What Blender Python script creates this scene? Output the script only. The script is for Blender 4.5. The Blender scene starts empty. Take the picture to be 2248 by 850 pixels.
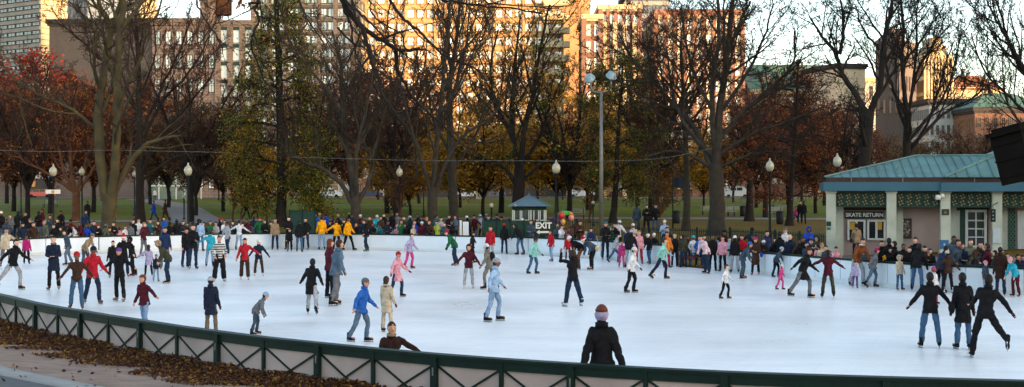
import bpy, bmesh, math, random
import numpy as np
from mathutils import Vector, Matrix, Euler
R = math.radians
C = bpy.context.scene.collection
SC = bpy.context.scene
# ------------------------------------------------------------------ camera, sky, sun, exposure
F, H, HZ, CX = 2810.0, 3.6, 410.0, 1124.0        # focal length in photo pixels, eye height, horizon row, centre column
cd = bpy.data.cameras.new('camera'); cam = bpy.data.objects.new('camera', cd); C.objects.link(cam)
cam.location = (0, 0, H); cam.rotation_euler = (R(90), 0, 0)
cd.sensor_width = 36; cd.lens = F/2248*36; cd.shift_y = -(425-HZ)/2248
cd.clip_end = 3000; cd.clip_start = .1
SC.camera = cam
SUN_EL = R(5.0)
SUN_DIR = Vector((.78, -.62, 0)).normalized()
w = bpy.data.worlds.new('World'); SC.world = w; w.use_nodes = True
nt = w.node_tree; sky = nt.nodes.new('ShaderNodeTexSky'); sky.sky_type = 'NISHITA'; sky.sun_disc = False
sky.sun_elevation = SUN_EL; sky.sun_rotation = math.atan2(SUN_DIR.x, SUN_DIR.y)
sky.air_density = .65; sky.dust_density = 1.2; sky.ozone_density = .2; sky.altitude = 10
bg = nt.nodes['Background']; bg.inputs['Strength'].default_value = .15
nt.links.new(sky.outputs[0], bg.inputs['Color'])
sl = bpy.data.lights.new('sun', 'SUN'); sl.energy = 2.6; sl.angle = R(.5); sl.color = (1, .62, .33)
so = bpy.data.objects.new('sun', sl); C.objects.link(so)
sd = Vector((SUN_DIR.x*math.cos(SUN_EL), SUN_DIR.y*math.cos(SUN_EL), math.sin(SUN_EL)))
so.rotation_euler = sd.to_track_quat('Z', 'Y').to_euler(); so.location = (60, -40, 60)
SC.view_settings.view_transform = 'Standard'; SC.view_settings.look = 'None'
SC.view_settings.exposure = 2.62; SC.view_settings.gamma = 1
SC.cycles.max_bounces = 5; SC.cycles.diffuse_bounces = 2; SC.cycles.glossy_bounces = 2
SC.cycles.transparent_max_bounces = 6; SC.cycles.use_denoising = True

# ------------------------------------------------------------------ helpers
def PX(px, D): return (px-CX)*D/F
def PZ(py, D): return H-(py-HZ)*D/F
def W3(px, py, D): return Vector((PX(px, D), D, PZ(py, D)))
def smooth(t): t = np.clip(t, 0, 1); return t*t*(3-2*t)
def tag(o, label=None, cat=None, group=None, kind=None):
    if label: o['label'] = label
    if cat: o['category'] = cat
    if group: o['group'] = group
    if kind: o['kind'] = kind
    return o
def empty(name, loc, rz=0):
    o = bpy.data.objects.new(name, None); C.objects.link(o); o.location = loc; o.rotation_euler = (0, 0, rz)
    o.empty_display_size = .3
    return o
def link(name, me, parent=None, mat=None, loc=None):
    o = bpy.data.objects.new(name, me); C.objects.link(o)
    if mat is not None and len(me.materials) == 0: me.materials.append(mat)
    if parent is not None: o.parent = parent
    if loc is not None: o.location = loc
    return o
def fast_mesh(name, verts, faces_flat, starts, totals, sm=False, mats=None, midx=None):
    me = bpy.data.meshes.new(name)
    me.vertices.add(len(verts)); me.vertices.foreach_set('co', np.asarray(verts, np.float32).ravel())
    me.loops.add(len(faces_flat)); me.loops.foreach_set('vertex_index', np.asarray(faces_flat, np.int32))
    me.polygons.add(len(starts)); me.polygons.foreach_set('loop_start', np.asarray(starts, np.int32))
    me.polygons.foreach_set('loop_total', np.asarray(totals, np.int32))
    if sm: me.polygons.foreach_set('use_smooth', np.ones(len(starts), bool))
    if midx is not None: me.polygons.foreach_set('material_index', np.asarray(midx, np.int32))
    for m in (mats or []): me.materials.append(m)
    me.update(calc_edges=True); me.validate()
    return me
def quads_mesh(name, verts, quads, sm=False, mats=None, midx=None):
    q = np.asarray(quads, np.int32); n = len(q)
    return fast_mesh(name, verts, q.ravel(), np.arange(n)*4, np.full(n, 4), sm, mats, midx)
class MB:
    """collects solid pieces for ONE mesh object"""
    def __init__(s): s.v = []; s.f = []; s.m = []; s.n = 0
    def add(s, vs, fs, mi=0):
        s.v.extend(tuple(v) for v in vs); s.f.extend(tuple(i+s.n for i in f) for f in fs); s.m.extend([mi]*len(fs)); s.n += len(vs)
    def box(s, x0, x1, y0, y1, z0, z1, mi=0, M=None):
        vs = [Vector((x, y, z)) for z in (z0, z1) for y in (y0, y1) for x in (x0, x1)]
        if M is not None: vs = [M @ v for v in vs]
        s.add(vs, [(0,2,3,1), (4,5,7,6), (0,1,5,4), (2,6,7,3), (0,4,6,2), (1,3,7,5)], mi)
    def bar(s, a, b, wd, ht, mi=0):
        a = Vector(a); b = Vector(b); d = (b-a).normalized()
        up = Vector((0, 0, 1)) if abs(d.z) < .9 else Vector((0, 1, 0))
        sd_ = d.cross(up).normalized()*wd/2; u = sd_.cross(d).normalized()*ht/2
        vs = [a-sd_-u, a+sd_-u, a+sd_+u, a-sd_+u, b-sd_-u, b+sd_-u, b+sd_+u, b-sd_+u]
        s.add(vs, [(0,3,2,1), (4,5,6,7), (0,1,5,4), (1,2,6,5), (2,3,7,6), (3,0,4,7)], mi)
    def lathe(s, prof, n=16, c=(0, 0, 0), mi=0, sx=1, sy=1):
        vs = []; fs = []
        for r, z in prof:
            for k in range(n):
                a = 2*math.pi*k/n; vs.append((c[0]+r*sx*math.cos(a), c[1]+r*sy*math.sin(a), c[2]+z))
        for i in range(len(prof)-1):
            for k in range(n):
                k2 = (k+1) % n; fs.append((i*n+k, i*n+k2, (i+1)*n+k2, (i+1)*n+k))
        fs.append(tuple(range(n))[::-1]); fs.append(tuple((len(prof)-1)*n+k for k in range(n)))
        s.add(vs, fs, mi)
    def tube(s, pts, rad, n=8, mi=0):
        pts = [Vector(p) for p in pts]; rs = rad if hasattr(rad, '__len__') else [rad]*len(pts); vs = []; fs = []
        for i, p in enumerate(pts):
            d = (pts[min(i+1, len(pts)-1)]-pts[max(i-1, 0)]).normalized()
            ref = Vector((0, 0, 1)) if abs(d.z) < .95 else Vector((1, 0, 0))
            u = d.cross(ref).normalized(); v = u.cross(d)
            for k in range(n):
                a = 2*math.pi*k/n; vs.append(p+rs[i]*(math.cos(a)*u+math.sin(a)*v))
        for i in range(len(pts)-1):
            for k in range(n):
                k2 = (k+1) % n; fs.append((i*n+k, i*n+k2, (i+1)*n+k2, (i+1)*n+k))
        fs.append(tuple(range(n))[::-1]); fs.append(tuple((len(pts)-1)*n+k for k in range(n)))
        s.add(vs, fs, mi)
    def ell(s, c, r, n=12, m=8, mi=0, M=None):
        vs = []; fs = []
        for i in range(m+1):
            t = math.pi*i/m
            for k in range(n):
                a = 2*math.pi*k/n
                v = Vector((r[0]*math.sin(t)*math.cos(a), r[1]*math.sin(t)*math.sin(a), r[2]*math.cos(t)))
                if i in (0, m): v = Vector((0, 0, r[2]*math.cos(t)))+Vector((math.cos(a), math.sin(a), 0))*1e-4
                vs.append((M @ v if M is not None else v)+Vector(c))
        for i in range(m):
            for k in range(n):
                k2 = (k+1) % n; fs.append((i*n+k, (i+1)*n+k, (i+1)*n+k2, i*n+k2))
        s.add(vs, fs, mi)
    def mesh(s, name, mats, sm=False):
        me = bpy.data.meshes.new(name); me.from_pydata(s.v, [], s.f)
        for m in (mats if isinstance(mats, (list, tuple)) else [mats]): me.materials.append(m)
        me.polygons.foreach_set('material_index', s.m)
        if sm: me.polygons.foreach_set('use_smooth', np.ones(len(s.f), bool))
        me.update(); return me
    def build(s, name, mats, parent=None, sm=False, loc=None):
        return link(name, s.mesh(name, mats, sm), parent, None, loc)
def copy_tree(o, parent=None):
    c = o.copy(); C.objects.link(c)
    if parent is not None: c.parent = parent
    for ch in list(o.children): copy_tree(ch, c)
    return c

# ------------------------------------------------------------------ materials
def hexl(h):
    h = h.lstrip('#'); v = [int(h[i:i+2], 16)/255 for i in (0, 2, 4)]
    return tuple((x/12.92 if x <= .04045 else ((x+.055)/1.055)**2.4) for x in v)+(1,)
MATS = {}
def mat(name, col, rough=.8, var=.2, scale=4.0, metal=0, bump=0, spec=.3, col2=None, coord='Object', detail=4):
    if name in MATS: return MATS[name]
    m = bpy.data.materials.new(name); m.use_nodes = True; t = m.node_tree; b = t.nodes['Principled BSDF']
    c = hexl(col) if isinstance(col, str) else tuple(col)+(1,)
    b.inputs['Roughness'].default_value = rough; b.inputs['Metallic'].default_value = metal
    b.inputs['Specular IOR Level'].default_value = spec
    tc = t.nodes.new('ShaderNodeTexCoord'); nz = t.nodes.new('ShaderNodeTexNoise')
    nz.inputs['Scale'].default_value = scale; nz.inputs['Detail'].default_value = detail
    t.links.new(tc.outputs[coord], nz.inputs['Vector'])
    rp = t.nodes.new('ShaderNodeValToRGB'); t.links.new(nz.outputs['Fac'], rp.inputs['Fac'])
    c2 = (hexl(col2) if isinstance(col2, str) else None) or tuple(x*(1+var) for x in c[:3])+(1,)
    rp.color_ramp.elements[0].position = .3; rp.color_ramp.elements[1].position = .7
    rp.color_ramp.elements[0].color = tuple(x*(1-var) for x in c[:3])+(1,) if col2 is None else c
    rp.color_ramp.elements[1].color = c2
    t.links.new(rp.outputs['Color'], b.inputs['Base Color'])
    if bump:
        bp = t.nodes.new('ShaderNodeBump'); bp.inputs['Strength'].default_value = bump; bp.inputs['Distance'].default_value = .02
        t.links.new(nz.outputs['Fac'], bp.inputs['Height']); t.links.new(bp.outputs['Normal'], b.inputs['Normal'])
    MATS[name] = m; return m
def leafmat(name, cols, rough=.7):
    if name in MATS: return MATS[name]
    m = bpy.data.materials.new(name); m.use_nodes = True; t = m.node_tree; b = t.nodes['Principled BSDF']
    g = t.nodes.new('ShaderNodeNewGeometry'); rp = t.nodes.new('ShaderNodeValToRGB')
    cr = rp.color_ramp; cr.interpolation = 'CONSTANT'
    while len(cr.elements) < len(cols): cr.elements.new(.5)
    for i, c in enumerate(cols): cr.elements[i].position = i/len(cols); cr.elements[i].color = hexl(c)
    t.links.new(g.outputs['Random Per Island'], rp.inputs['Fac']); t.links.new(rp.outputs['Color'], b.inputs['Base Color'])
    b.inputs['Roughness'].default_value = rough; b.inputs['Specular IOR Level'].default_value = .2
    tr = t.nodes.new('ShaderNodeBsdfTranslucent'); mx = t.nodes.new('ShaderNodeMixShader'); mx.inputs[0].default_value = .4
    t.links.new(rp.outputs['Color'], tr.inputs['Color']); t.links.new(b.outputs[0], mx.inputs[1]); t.links.new(tr.outputs[0], mx.inputs[2]); t.links.new(mx.outputs[0], t.nodes['Material Output'].inputs['Surface'])
    MATS[name] = m; return m
def brickmat(name, c1, c2, mortar, sx, sz=1.0, rough=.9):
    """courses of masonry laid in object space on walls that face x or y"""
    if name in MATS: return MATS[name]
    m = bpy.data.materials.new(name); m.use_nodes = True; t = m.node_tree; b = t.nodes['Principled BSDF']
    tc = t.nodes.new('ShaderNodeTexCoord'); sp = t.nodes.new('ShaderNodeSeparateXYZ'); cb = t.nodes.new('ShaderNodeCombineXYZ')
    ad = t.nodes.new('ShaderNodeMath'); ad.operation = 'ADD'
    t.links.new(tc.outputs['Object'], sp.inputs[0]); t.links.new(sp.outputs[0], ad.inputs[0]); t.links.new(sp.outputs[1], ad.inputs[1])
    t.links.new(ad.outputs[0], cb.inputs[0]); t.links.new(sp.outputs[2], cb.inputs[1])
    br = t.nodes.new('ShaderNodeTexBrick'); br.inputs['Scale'].default_value = sx
    br.inputs['Color1'].default_value = hexl(c1); br.inputs['Color2'].default_value = hexl(c2); br.inputs['Mortar'].default_value = hexl(mortar)
    br.inputs['Mortar Size'].default_value = .03
    t.links.new(cb.outputs[0], br.inputs['Vector'])
    nz = t.nodes.new('ShaderNodeTexNoise'); nz.inputs['Scale'].default_value = .25; nz.inputs['Detail'].default_value = 6
    t.links.new(tc.outputs['Object'], nz.inputs['Vector'])
    mx = t.nodes.new('ShaderNodeMixRGB'); mx.blend_type = 'MULTIPLY'; mx.inputs['Fac'].default_value = .5
    t.links.new(br.outputs['Color'], mx.inputs[1])
    rp = t.nodes.new('ShaderNodeValToRGB'); rp.color_ramp.elements[0].color = (.45, .45, .45, 1); rp.color_ramp.elements[0].position = .3
    rp.color_ramp.elements[1].position = .7
    t.links.new(nz.outputs['Fac'], rp.inputs['Fac']); t.links.new(rp.outputs['Color'], mx.inputs[2])
    t.links.new(mx.outputs[0], b.inputs['Base Color']); b.inputs['Roughness'].default_value = rough
    MATS[name] = m; return m
green_paint = mat('green_paint', '#09201a', .6, .25, 3, spec=.2)
fence_panel = mat('fence_panel', '#a6958e', .85, .2, 1.1, bump=.1, detail=8)
white_board = mat('white_board', '#ccd4dc', .45, .06, 1.2, detail=8)
white_paint = mat('white_paint', '#d5d5cf', .6, .06, 2)
black_iron = mat('black_iron', '#15181a', .5, .2, 5)
grey_metal = mat('grey_metal', '#6f706c', .45, .15, 6, metal=.3)
glass_dark = mat('glass_dark', '#1c2428', .08, .3, .5, spec=.8)
kerb_stone = mat('kerb_stone', '#84837f', .85, .15, 2.5, bump=.2)
bark = mat('bark', '#352f28', .95, .35, 2.5, bump=.6, detail=8)
bark_moss = mat('bark_moss', '#39342b', .95, .3, 1.2, bump=.6, col2='#544b30')
bark_dark = mat('bark_dark', '#221c19', .95, .3, 3, bump=.5)
bark_warm = mat('bark_warm', '#5a3a26', .95, .35, 2, bump=.5)  # warm brown; on the vase tree it paints orange light into the bark
twig_m = mat('twig', '#33291f', .95, .3, .3)
twig_red = mat('twig_red', '#42291f', .95, .3, .3)
skin = mat('skin', '#b98a72', .55, .08, 8)
# ------------------------------------------------------------------ rink outline and terrain
NEAR = [(-260, 594), (-120, 620), (-60, 632), (3, 646), (41, 655), (85, 665), (133, 674), (184, 682), (244, 692), (315, 702.5), (395, 715), (485, 727), (585, 739.5),
        (705, 752), (825, 764), (960, 776), (1105, 787), (1258, 797), (1420, 806.5), (1592, 815), (1763, 821.5), (1945, 827), (2130, 832), (2320, 837)]
def nearD(y): return 2.5*F/(y-HZ)
near_pts = [(PX(px, nearD(y)), nearD(y)) for px, y in NEAR]
FARP = [(0, 568), (100, 560), (350, 552), (600, 547), (800, 549), (1000, 554), (1160, 559), (1320, 569), (1485, 584), (1560, 592), (1680, 604), (1790, 616), (1900, 627), (2000, 636), (2120, 643), (2248, 649), (2330, 652)]
far_pts = [(PX(px, H*F/(y-HZ)), H*F/(y-HZ)) for px, y in FARP]
left_close = [(-38.0, 58.5), (-36, 62), (-31, 64.2)]
right_close = [(21, 41.2), (25, 37.5), (27, 31), (25.5, 24.5), (20.5, 19.6), (14, 17.2)]
near_close = [(near_pts[0][0]-4.5, near_pts[0][1]+5)]
RINK = left_close+far_pts+right_close+near_pts[::-1]+near_close
RP = np.array(RINK)
def sdist(x, y):
    x = np.asarray(x, float); y = np.asarray(y, float); p = np.stack([x, y], -1)
    best = np.full(x.shape, 1e9); inside = np.zeros(x.shape, bool)
    for i in range(len(RP)):
        a = RP[i]; b = RP[(i+1) % len(RP)]; ab = b-a
        t = np.clip(((p-a) @ ab)/(ab @ ab), 0, 1); q = a+t[..., None]*ab
        best = np.minimum(best, np.hypot(p[..., 0]-q[..., 0], p[..., 1]-q[..., 1]))
        c = ((a[1] > y) != (b[1] > y)) & (x < (b[0]-a[0])*(y-a[1])/((b[1]-a[1]) or 1e-9)+a[0]); inside ^= c
    return np.where(inside, -best, best)
def gz(x, y):
    x = np.asarray(x, float); y = np.asarray(y, float); d = sdist(x, y)
    wfar = smooth((y-33-np.maximum(0, -x-12)*.9)/12)
    near = .36*smooth((d+.7)/.6)+np.clip(d, 0, 18)*.085-.25*(1-smooth((d+.7)/.6))
    far = -.25*(1-smooth((d-.12)/.3))+.04*smooth((d-.12)/.3)+.75*smooth((d-5)/16)+.8*smooth((y-100)/110)
    return near*(1-wfar)+far*wfar
def gz1(x, y): return float(gz(np.array([x]), np.array([y]))[0])
def axis(pts):
    out = []
    for a, b, s in pts: out += list(np.arange(a, b, s))
    return np.array(out+[pts[-1][1]])
gx = axis([(-900, -160, 74), (-160, -60, 4), (-60, -36, 1.5), (-36, 32, .5), (32, 60, 2), (60, 160, 4), (160, 900, 74)])
gy = axis([(-200, -4, 14), (-4, 10, 1.5), (10, 80, .5), (80, 120, 1.5), (120, 240, 4), (240, 1000, 76)])
GX, GY = np.meshgrid(gx, gy); GZ = gz(GX, GY)
gv = np.stack([GX, GY, GZ], -1).reshape(-1, 3); nx, ny = len(gx), len(gy)
ii = (np.arange(ny-1)[:, None]*nx+np.arange(nx-1)[None]).ravel()
def ground_material():
    m = bpy.data.materials.new('park_ground'); m.use_nodes = True; t = m.node_tree; b = t.nodes['Principled BSDF']
    tc = t.nodes.new('ShaderNodeTexCoord'); b.inputs['Roughness'].default_value = .95; b.inputs['Specular IOR Level'].default_value = .1
    def noise(s, d=5):
        n = t.nodes.new('ShaderNodeTexNoise'); n.inputs['Scale'].default_value = s; n.inputs['Detail'].default_value = d
        t.links.new(tc.outputs['Object'], n.inputs['Vector']); return n.outputs['Fac']
    def ramp(f, p0, c0, p1, c1):
        r = t.nodes.new('ShaderNodeValToRGB'); t.links.new(f, r.inputs['Fac']); e = r.color_ramp.elements
        e[0].position = p0; e[0].color = c0; e[1].position = p1; e[1].color = c1; return r.outputs['Color']
    def mix(f, a, b_):
        x = t.nodes.new('ShaderNodeMixRGB'); t.links.new(f, x.inputs['Fac']); t.links.new(a, x.inputs[1]); t.links.new(b_, x.inputs[2]); return x.outputs[0]
    grass = ramp(noise(1.3), .3, hexl('#4c5616'), .7, hexl('#666c1e'))
    leafc = ramp(noise(5, 8), .35, hexl('#4e3a1e'), .65, hexl('#7c5a28'))
    dirt = ramp(noise(2.5, 9), .3, hexl('#766358'), .7, hexl('#927d70'))
    sp = t.nodes.new('ShaderNodeSeparateXYZ'); t.links.new(tc.outputs['Object'], sp.inputs[0])
    # leaf litter lies thick close to the rink and thins out towards the street
    mr = t.nodes.new('ShaderNodeMapRange'); mr.inputs['From Min'].default_value = 95; mr.inputs['From Max'].default_value = 135
    mr.inputs['To Min'].default_value = .12; mr.inputs['To Max'].default_value = -.12; t.links.new(sp.outputs['Y'], mr.inputs['Value'])
    ad = t.nodes.new('ShaderNodeMath'); ad.operation = 'ADD'; t.links.new(noise(.12, 6), ad.inputs[0]); t.links.new(mr.outputs[0], ad.inputs[1])
    fleaf = ramp(ad.outputs[0], .42, (0, 0, 0, 1), .58, (.85, .85, .85, 1))
    park = mix(fleaf, grass, leafc)
    mn = t.nodes.new('ShaderNodeMapRange'); mn.inputs['From Min'].default_value = 41; mn.inputs['From Max'].default_value = 48
    t.links.new(sp.outputs['Y'], mn.inputs['Value'])
    t.links.new(mix(mn.outputs[0], dirt, park), b.inputs['Base Color'])
    bp = t.nodes.new('ShaderNodeBump'); bp.inputs['Strength'].default_value = .5; bp.inputs['Distance'].default_value = .05
    t.links.new(noise(9, 6), bp.inputs['Height']); t.links.new(bp.outputs['Normal'], b.inputs['Normal'])
    return m
gme = quads_mesh('ground', gv, np.stack([ii, ii+1, ii+1+nx, ii+nx], -1), True, [ground_material()])
tag(link('ground', gme), kind='structure')
# ice
def ice_material():
    m = bpy.data.materials.new('ice'); m.use_nodes = True; t = m.node_tree; b = t.nodes['Principled BSDF']
    tc = t.nodes.new('ShaderNodeTexCoord'); mp = t.nodes.new('ShaderNodeMapping'); mp.inputs['Scale'].default_value = (.15, .9, 1)
    t.links.new(tc.outputs['Object'], mp.inputs[0])
    n1 = t.nodes.new('ShaderNodeTexNoise'); n1.inputs['Scale'].default_value = 1.0; n1.inputs['Detail'].default_value = 8; t.links.new(mp.outputs[0], n1.inputs['Vector'])
    r = t.nodes.new('ShaderNodeValToRGB'); t.links.new(n1.outputs['Fac'], r.inputs['Fac'])
    r.color_ramp.elements[0].position = .25; r.color_ramp.elements[0].color = (.76, .755, .755, 1)
    r.color_ramp.elements[1].position = .7; r.color_ramp.elements[1].color = (.89, .88, .865, 1)
    # skate scratches: thin stretched noise lines
    n2 = t.nodes.new('ShaderNodeTexNoise'); n2.inputs['Scale'].default_value = 2.2; n2.inputs['Detail'].default_value = 10; n2.inputs['Distortion'].default_value = 2.5
    t.links.new(mp.outputs[0], n2.inputs['Vector'])
    r2 = t.nodes.new('ShaderNodeValToRGB'); t.links.new(n2.outputs['Fac'], r2.inputs['Fac']); e = r2.color_ramp.elements
    e[0].position = .47; e[0].color = (1, 1, 1, 1); e[1].position = .5; e[1].color = (.86, .88, .9, 1); e.new(.53).color = (1, 1, 1, 1)
    mx = t.nodes.new('ShaderNodeMixRGB'); mx.blend_type = 'MULTIPLY'; mx.inputs['Fac'].default_value = .9
    t.links.new(r.outputs[0], mx.inputs[1]); t.links.new(r2.outputs[0], mx.inputs[2]); t.links.new(mx.outputs[0], b.inputs['Base Color'])
    last = mx.outputs[0]
    for ang, sc_, p0, dk in ((12, (.12, 7, 1), .55, .95), (-24, (.10, 9, 1), .56, .955), (58, (.14, 8, 1), .58, .96), (-70, (.12, 6, 1), .57, .965)):     # blade marks in several directions
        ma = t.nodes.new('ShaderNodeMapping'); ma.inputs['Rotation'].default_value = (0, 0, R(ang)); mb = t.nodes.new('ShaderNodeMapping'); mb.inputs['Scale'].default_value = sc_
        t.links.new(tc.outputs['Object'], ma.inputs[0]); t.links.new(ma.outputs[0], mb.inputs[0]); nn = t.nodes.new('ShaderNodeTexNoise'); nn.inputs['Scale'].default_value = 1.6; nn.inputs['Detail'].default_value = 3; nn.inputs['Distortion'].default_value = .6
        t.links.new(mb.outputs[0], nn.inputs['Vector']); rr_ = t.nodes.new('ShaderNodeValToRGB'); t.links.new(nn.outputs['Fac'], rr_.inputs['Fac']); q = rr_.color_ramp.elements; q[0].position = p0; q[0].color = (1, 1, 1, 1); q[1].position = p0+.03; q[1].color = (dk, dk, dk, 1)
        m2 = t.nodes.new('ShaderNodeMixRGB'); m2.blend_type = 'MULTIPLY'; m2.inputs['Fac'].default_value = .8; t.links.new(last, m2.inputs[1]); t.links.new(rr_.outputs[0], m2.inputs[2]); last = m2.outputs[0]
    n3 = t.nodes.new('ShaderNodeTexNoise'); n3.inputs['Scale'].default_value = .22; n3.inputs['Detail'].default_value = 5; t.links.new(tc.outputs['Object'], n3.inputs['Vector'])
    r3 = t.nodes.new('ShaderNodeValToRGB'); t.links.new(n3.outputs['Fac'], r3.inputs['Fac']); r3.color_ramp.elements[0].position = .35; r3.color_ramp.elements[0].color = (.90, .905, .91, 1); r3.color_ramp.elements[1].position = .6
    m3 = t.nodes.new('ShaderNodeMixRGB'); m3.blend_type = 'MULTIPLY'; m3.inputs['Fac'].default_value = 1; t.links.new(last, m3.inputs[1]); t.links.new(r3.outputs[0], m3.inputs[2]); t.links.new(m3.outputs[0], b.inputs['Base Color'])
    r4 = t.nodes.new('ShaderNodeMapRange'); r4.inputs['To Min'].default_value = .18; r4.inputs['To Max'].default_value = .5; t.links.new(n3.outputs['Fac'], r4.inputs['Value']); t.links.new(r4.outputs[0], b.inputs['Roughness']); b.inputs['Specular IOR Level'].default_value = .45
    return m
me = bpy.data.meshes.new('ice'); me.from_pydata([(x, y, 0) for x, y in RINK], [], [tuple(range(len(RINK)))[::-1]]); me.materials.append(ice_material()); me.update()
if me.polygons[0].normal.z < 0: me.flip_normals()
tag(link('ice', me), kind='structure')
# offset curves of the near rail: apron strip, kerb, asphalt path
NC = np.array(near_pts)
def catmull(P, n):
    P = np.asarray(P, float); Q = np.vstack([2*P[0]-P[1], P, 2*P[-1]-P[-2]]); out = []
    for i in range(1, len(Q)-2):
        for k in range(n):
            t = k/n; a, b, c, d = Q[i-1], Q[i], Q[i+1], Q[i+2]
            out.append(.5*((2*b)+(-a+c)*t+(2*a-5*b+4*c-d)*t*t+(-a+3*b-3*c+d)*t**3))
    out.append(P[-1]); return np.array(out)
ND = catmull(NC, 6)
tn = np.gradient(ND, axis=0); tn /= np.linalg.norm(tn, axis=1)[:, None]; NN = np.stack([tn[:, 1], -tn[:, 0]], 1)   # outward
NN[NN[:, 1] > 0] *= -1
def strip(name, d0, d1, dz, m, kind='structure', steps=4, thick=0):
    rows = []
    for k in range(steps+1):
        d = d0+(d1-d0)*k/steps; q = ND+NN*d; rows.append(np.column_stack([q, gz(q[:, 0], q[:, 1])+dz]))
    n = len(ND); v = np.vstack(rows)
    if thick:
        v = np.vstack([np.column_stack([rows[0][:, :2], rows[0][:, 2]-thick]), v, np.column_stack([rows[-1][:, :2], rows[-1][:, 2]-thick])])
    nr = len(v)//n; i = (np.arange(nr-1)[:, None]*n+np.arange(n-1)[None]).ravel()
    o = link(name, quads_mesh(name, v, np.stack([i, i+n, i+n+1, i+1], -1), not thick, [m])); o['kind'] = kind; return o
asphalt = mat('asphalt', '#4a4b4c', .9, .15, 6, bump=.3, detail=8)
strip('kerb', 3.15, 3.75, .035, kerb_stone, thick=.2, steps=2)
strip('path', 3.75, 9.5, -.03+.055, asphalt, steps=8)
# near rink fence
fence = empty('rink_fence', (near_pts[11][0], near_pts[11][1], 0)); FO = fence.location.copy()
tag(fence, 'dark green cross braced rink fence with pinkish panels along the near edge', 'fence')
TOP = 1.1
def v3(p, z, off=0, nrm=None):
    q = Vector((p[0], p[1], z))-FO
    if off: q += Vector((nrm[0], nrm[1], 0))*off
    return q
def ribbon(name, line, nrm, o0, o1, z0, z1, m, parent, FO=FO):
    n = len(line); vs = []
    for o_, z in ((o0, z0), (o1, z0), (o1, z1), (o0, z1)):
        for p, q in zip(line, nrm): vs.append((p[0]+q[0]*o_-FO[0], p[1]+q[1]*o_-FO[1], z-FO[2]))
    fs = []
    for a in range(4):
        b_ = (a+1) % 4
        for i in range(n-1): fs.append((a*n+i, a*n+i+1, b_*n+i+1, b_*n+i))
    fs.append((0, n, 2*n, 3*n)); fs.append((n-1, 4*n-1, 3*n-1, 2*n-1))
    me = bpy.data.meshes.new(name); me.from_pydata(vs, [], fs); me.materials.append(m); me.update()
    return link(name, me, parent)
ribbon('panel', ND, NN, -.04, .04, -.2, TOP-.12, fence_panel, fence)
ribbon('top_rail', ND, NN, -.075, .10, TOP-.045, TOP, green_paint, fence)
ribbon('under_rail', ND, NN, .0401, .075, TOP-.17, TOP-.046, green_paint, fence)
ribbon('bottom_rail', ND, NN, .0401, .07, .30, .40, green_paint, fence)
for i in range(len(near_pts)):
    k = i*6; p, q = ND[min(k, len(ND)-1)], NN[min(k, len(ND)-1)]; thick = (i % 2 == 1)
    px_ = NEAR[i][0]; thick = px_ in (85, 184, 315, 485, 705, 960, 1258, 1592, 1945, 2320, 3, -120)
    a = math.atan2(q[1], q[0]); wd = .052 if thick else .03; dp = .12 if thick else .085
    m = MB(); m.box(.04, dp, -wd, wd, .12, TOP-.047, 0, Matrix.Translation(v3(p, 0)) @ Matrix.Rotation(a, 4, 'Z'))
    if thick: m.box(dp, dp+.006, -.012, .012, TOP-.32, TOP-.2, 1, Matrix.Translation(v3(p, 0)) @ Matrix.Rotation(a, 4, 'Z'))
    m.build('post', [green_paint, grey_metal], fence)
    if i < len(near_pts)-1:
        p2, q2 = ND[min(k+6, len(ND)-1)], NN[min(k+6, len(ND)-1)]; m = MB()
        m.bar(v3(p, TOP-.15, .056, q), v3(p2, .25, .056, q2), .018, .03); m.bar(v3(p, .25, .062, q), v3(p2, TOP-.15, .062, q2), .018, .03)
        m.build('cross_brace', green_paint, fence)
# dead leaves blown against the fence: a low mound with loose leaves on it
rng = np.random.default_rng(5)
leaf_pile_m = leafmat('dead_leaf', ['#43291e', '#54331f', '#5f3c24', '#38231b', '#6a4a28', '#4a3024', '#3c2a22', '#8a6c34'])
def leaf_quads(cs, size, rng, flat=0.0):
    n = len(cs); nrm = rng.normal(0, 1, (n, 3)); nrm[:, 2] += flat; nrm /= np.linalg.norm(nrm, axis=1)[:, None]
    u = np.cross(nrm, rng.normal(0, 1, (n, 3))); u /= np.linalg.norm(u, axis=1)[:, None]; v = np.cross(nrm, u)
    s = (size*rng.uniform(.6, 1.3, n))[:, None]
    V = np.stack([cs-u*s, cs+v*s*.55, cs+u*s, cs-v*s*.55+nrm*s*.2], 1).reshape(-1, 3)
    return V, np.arange(4*n).reshape(-1, 4)
NL = 34000
t = rng.uniform(0, 1, NL)**1.0*(len(ND)*.74-1); i0 = t.astype(int); fr = (t-i0)[:, None]
base = ND[i0]*(1-fr)+ND[np.minimum(i0+1, len(ND)-1)]*fr; nb = NN[i0]
d = np.abs(rng.normal(0, .55, NL))+.1; wv = 1+.35*np.sin(t*.9)+.25*np.sin(t*.37+1); d *= np.clip(wv, .5, 1.6)
keep = (d < 1.7); q = base+nb*d[:, None]
z = gz(q[:, 0], q[:, 1])+.20*np.exp(-(d/.5)**2)*rng.uniform(.2, 1, NL)+.02
cs = np.column_stack([q, z])[keep]
# stray leaves on the apron and the path
n2 = 700; t = rng.uniform(0, len(ND)-2, n2); i0 = t.astype(int); q = ND[i0]+NN[i0]*rng.uniform(1.2, 8, n2)[:, None]
st = np.column_stack([q, gz(q[:, 0], q[:, 1])+.045])
V, Q = leaf_quads(np.vstack([cs, st]), np.full(len(cs)+n2, .045), rng, 1.2)
tag(link('fallen_leaves', quads_mesh('fallen_leaves', V, Q, False, [leaf_pile_m])), kind='stuff')
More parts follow.
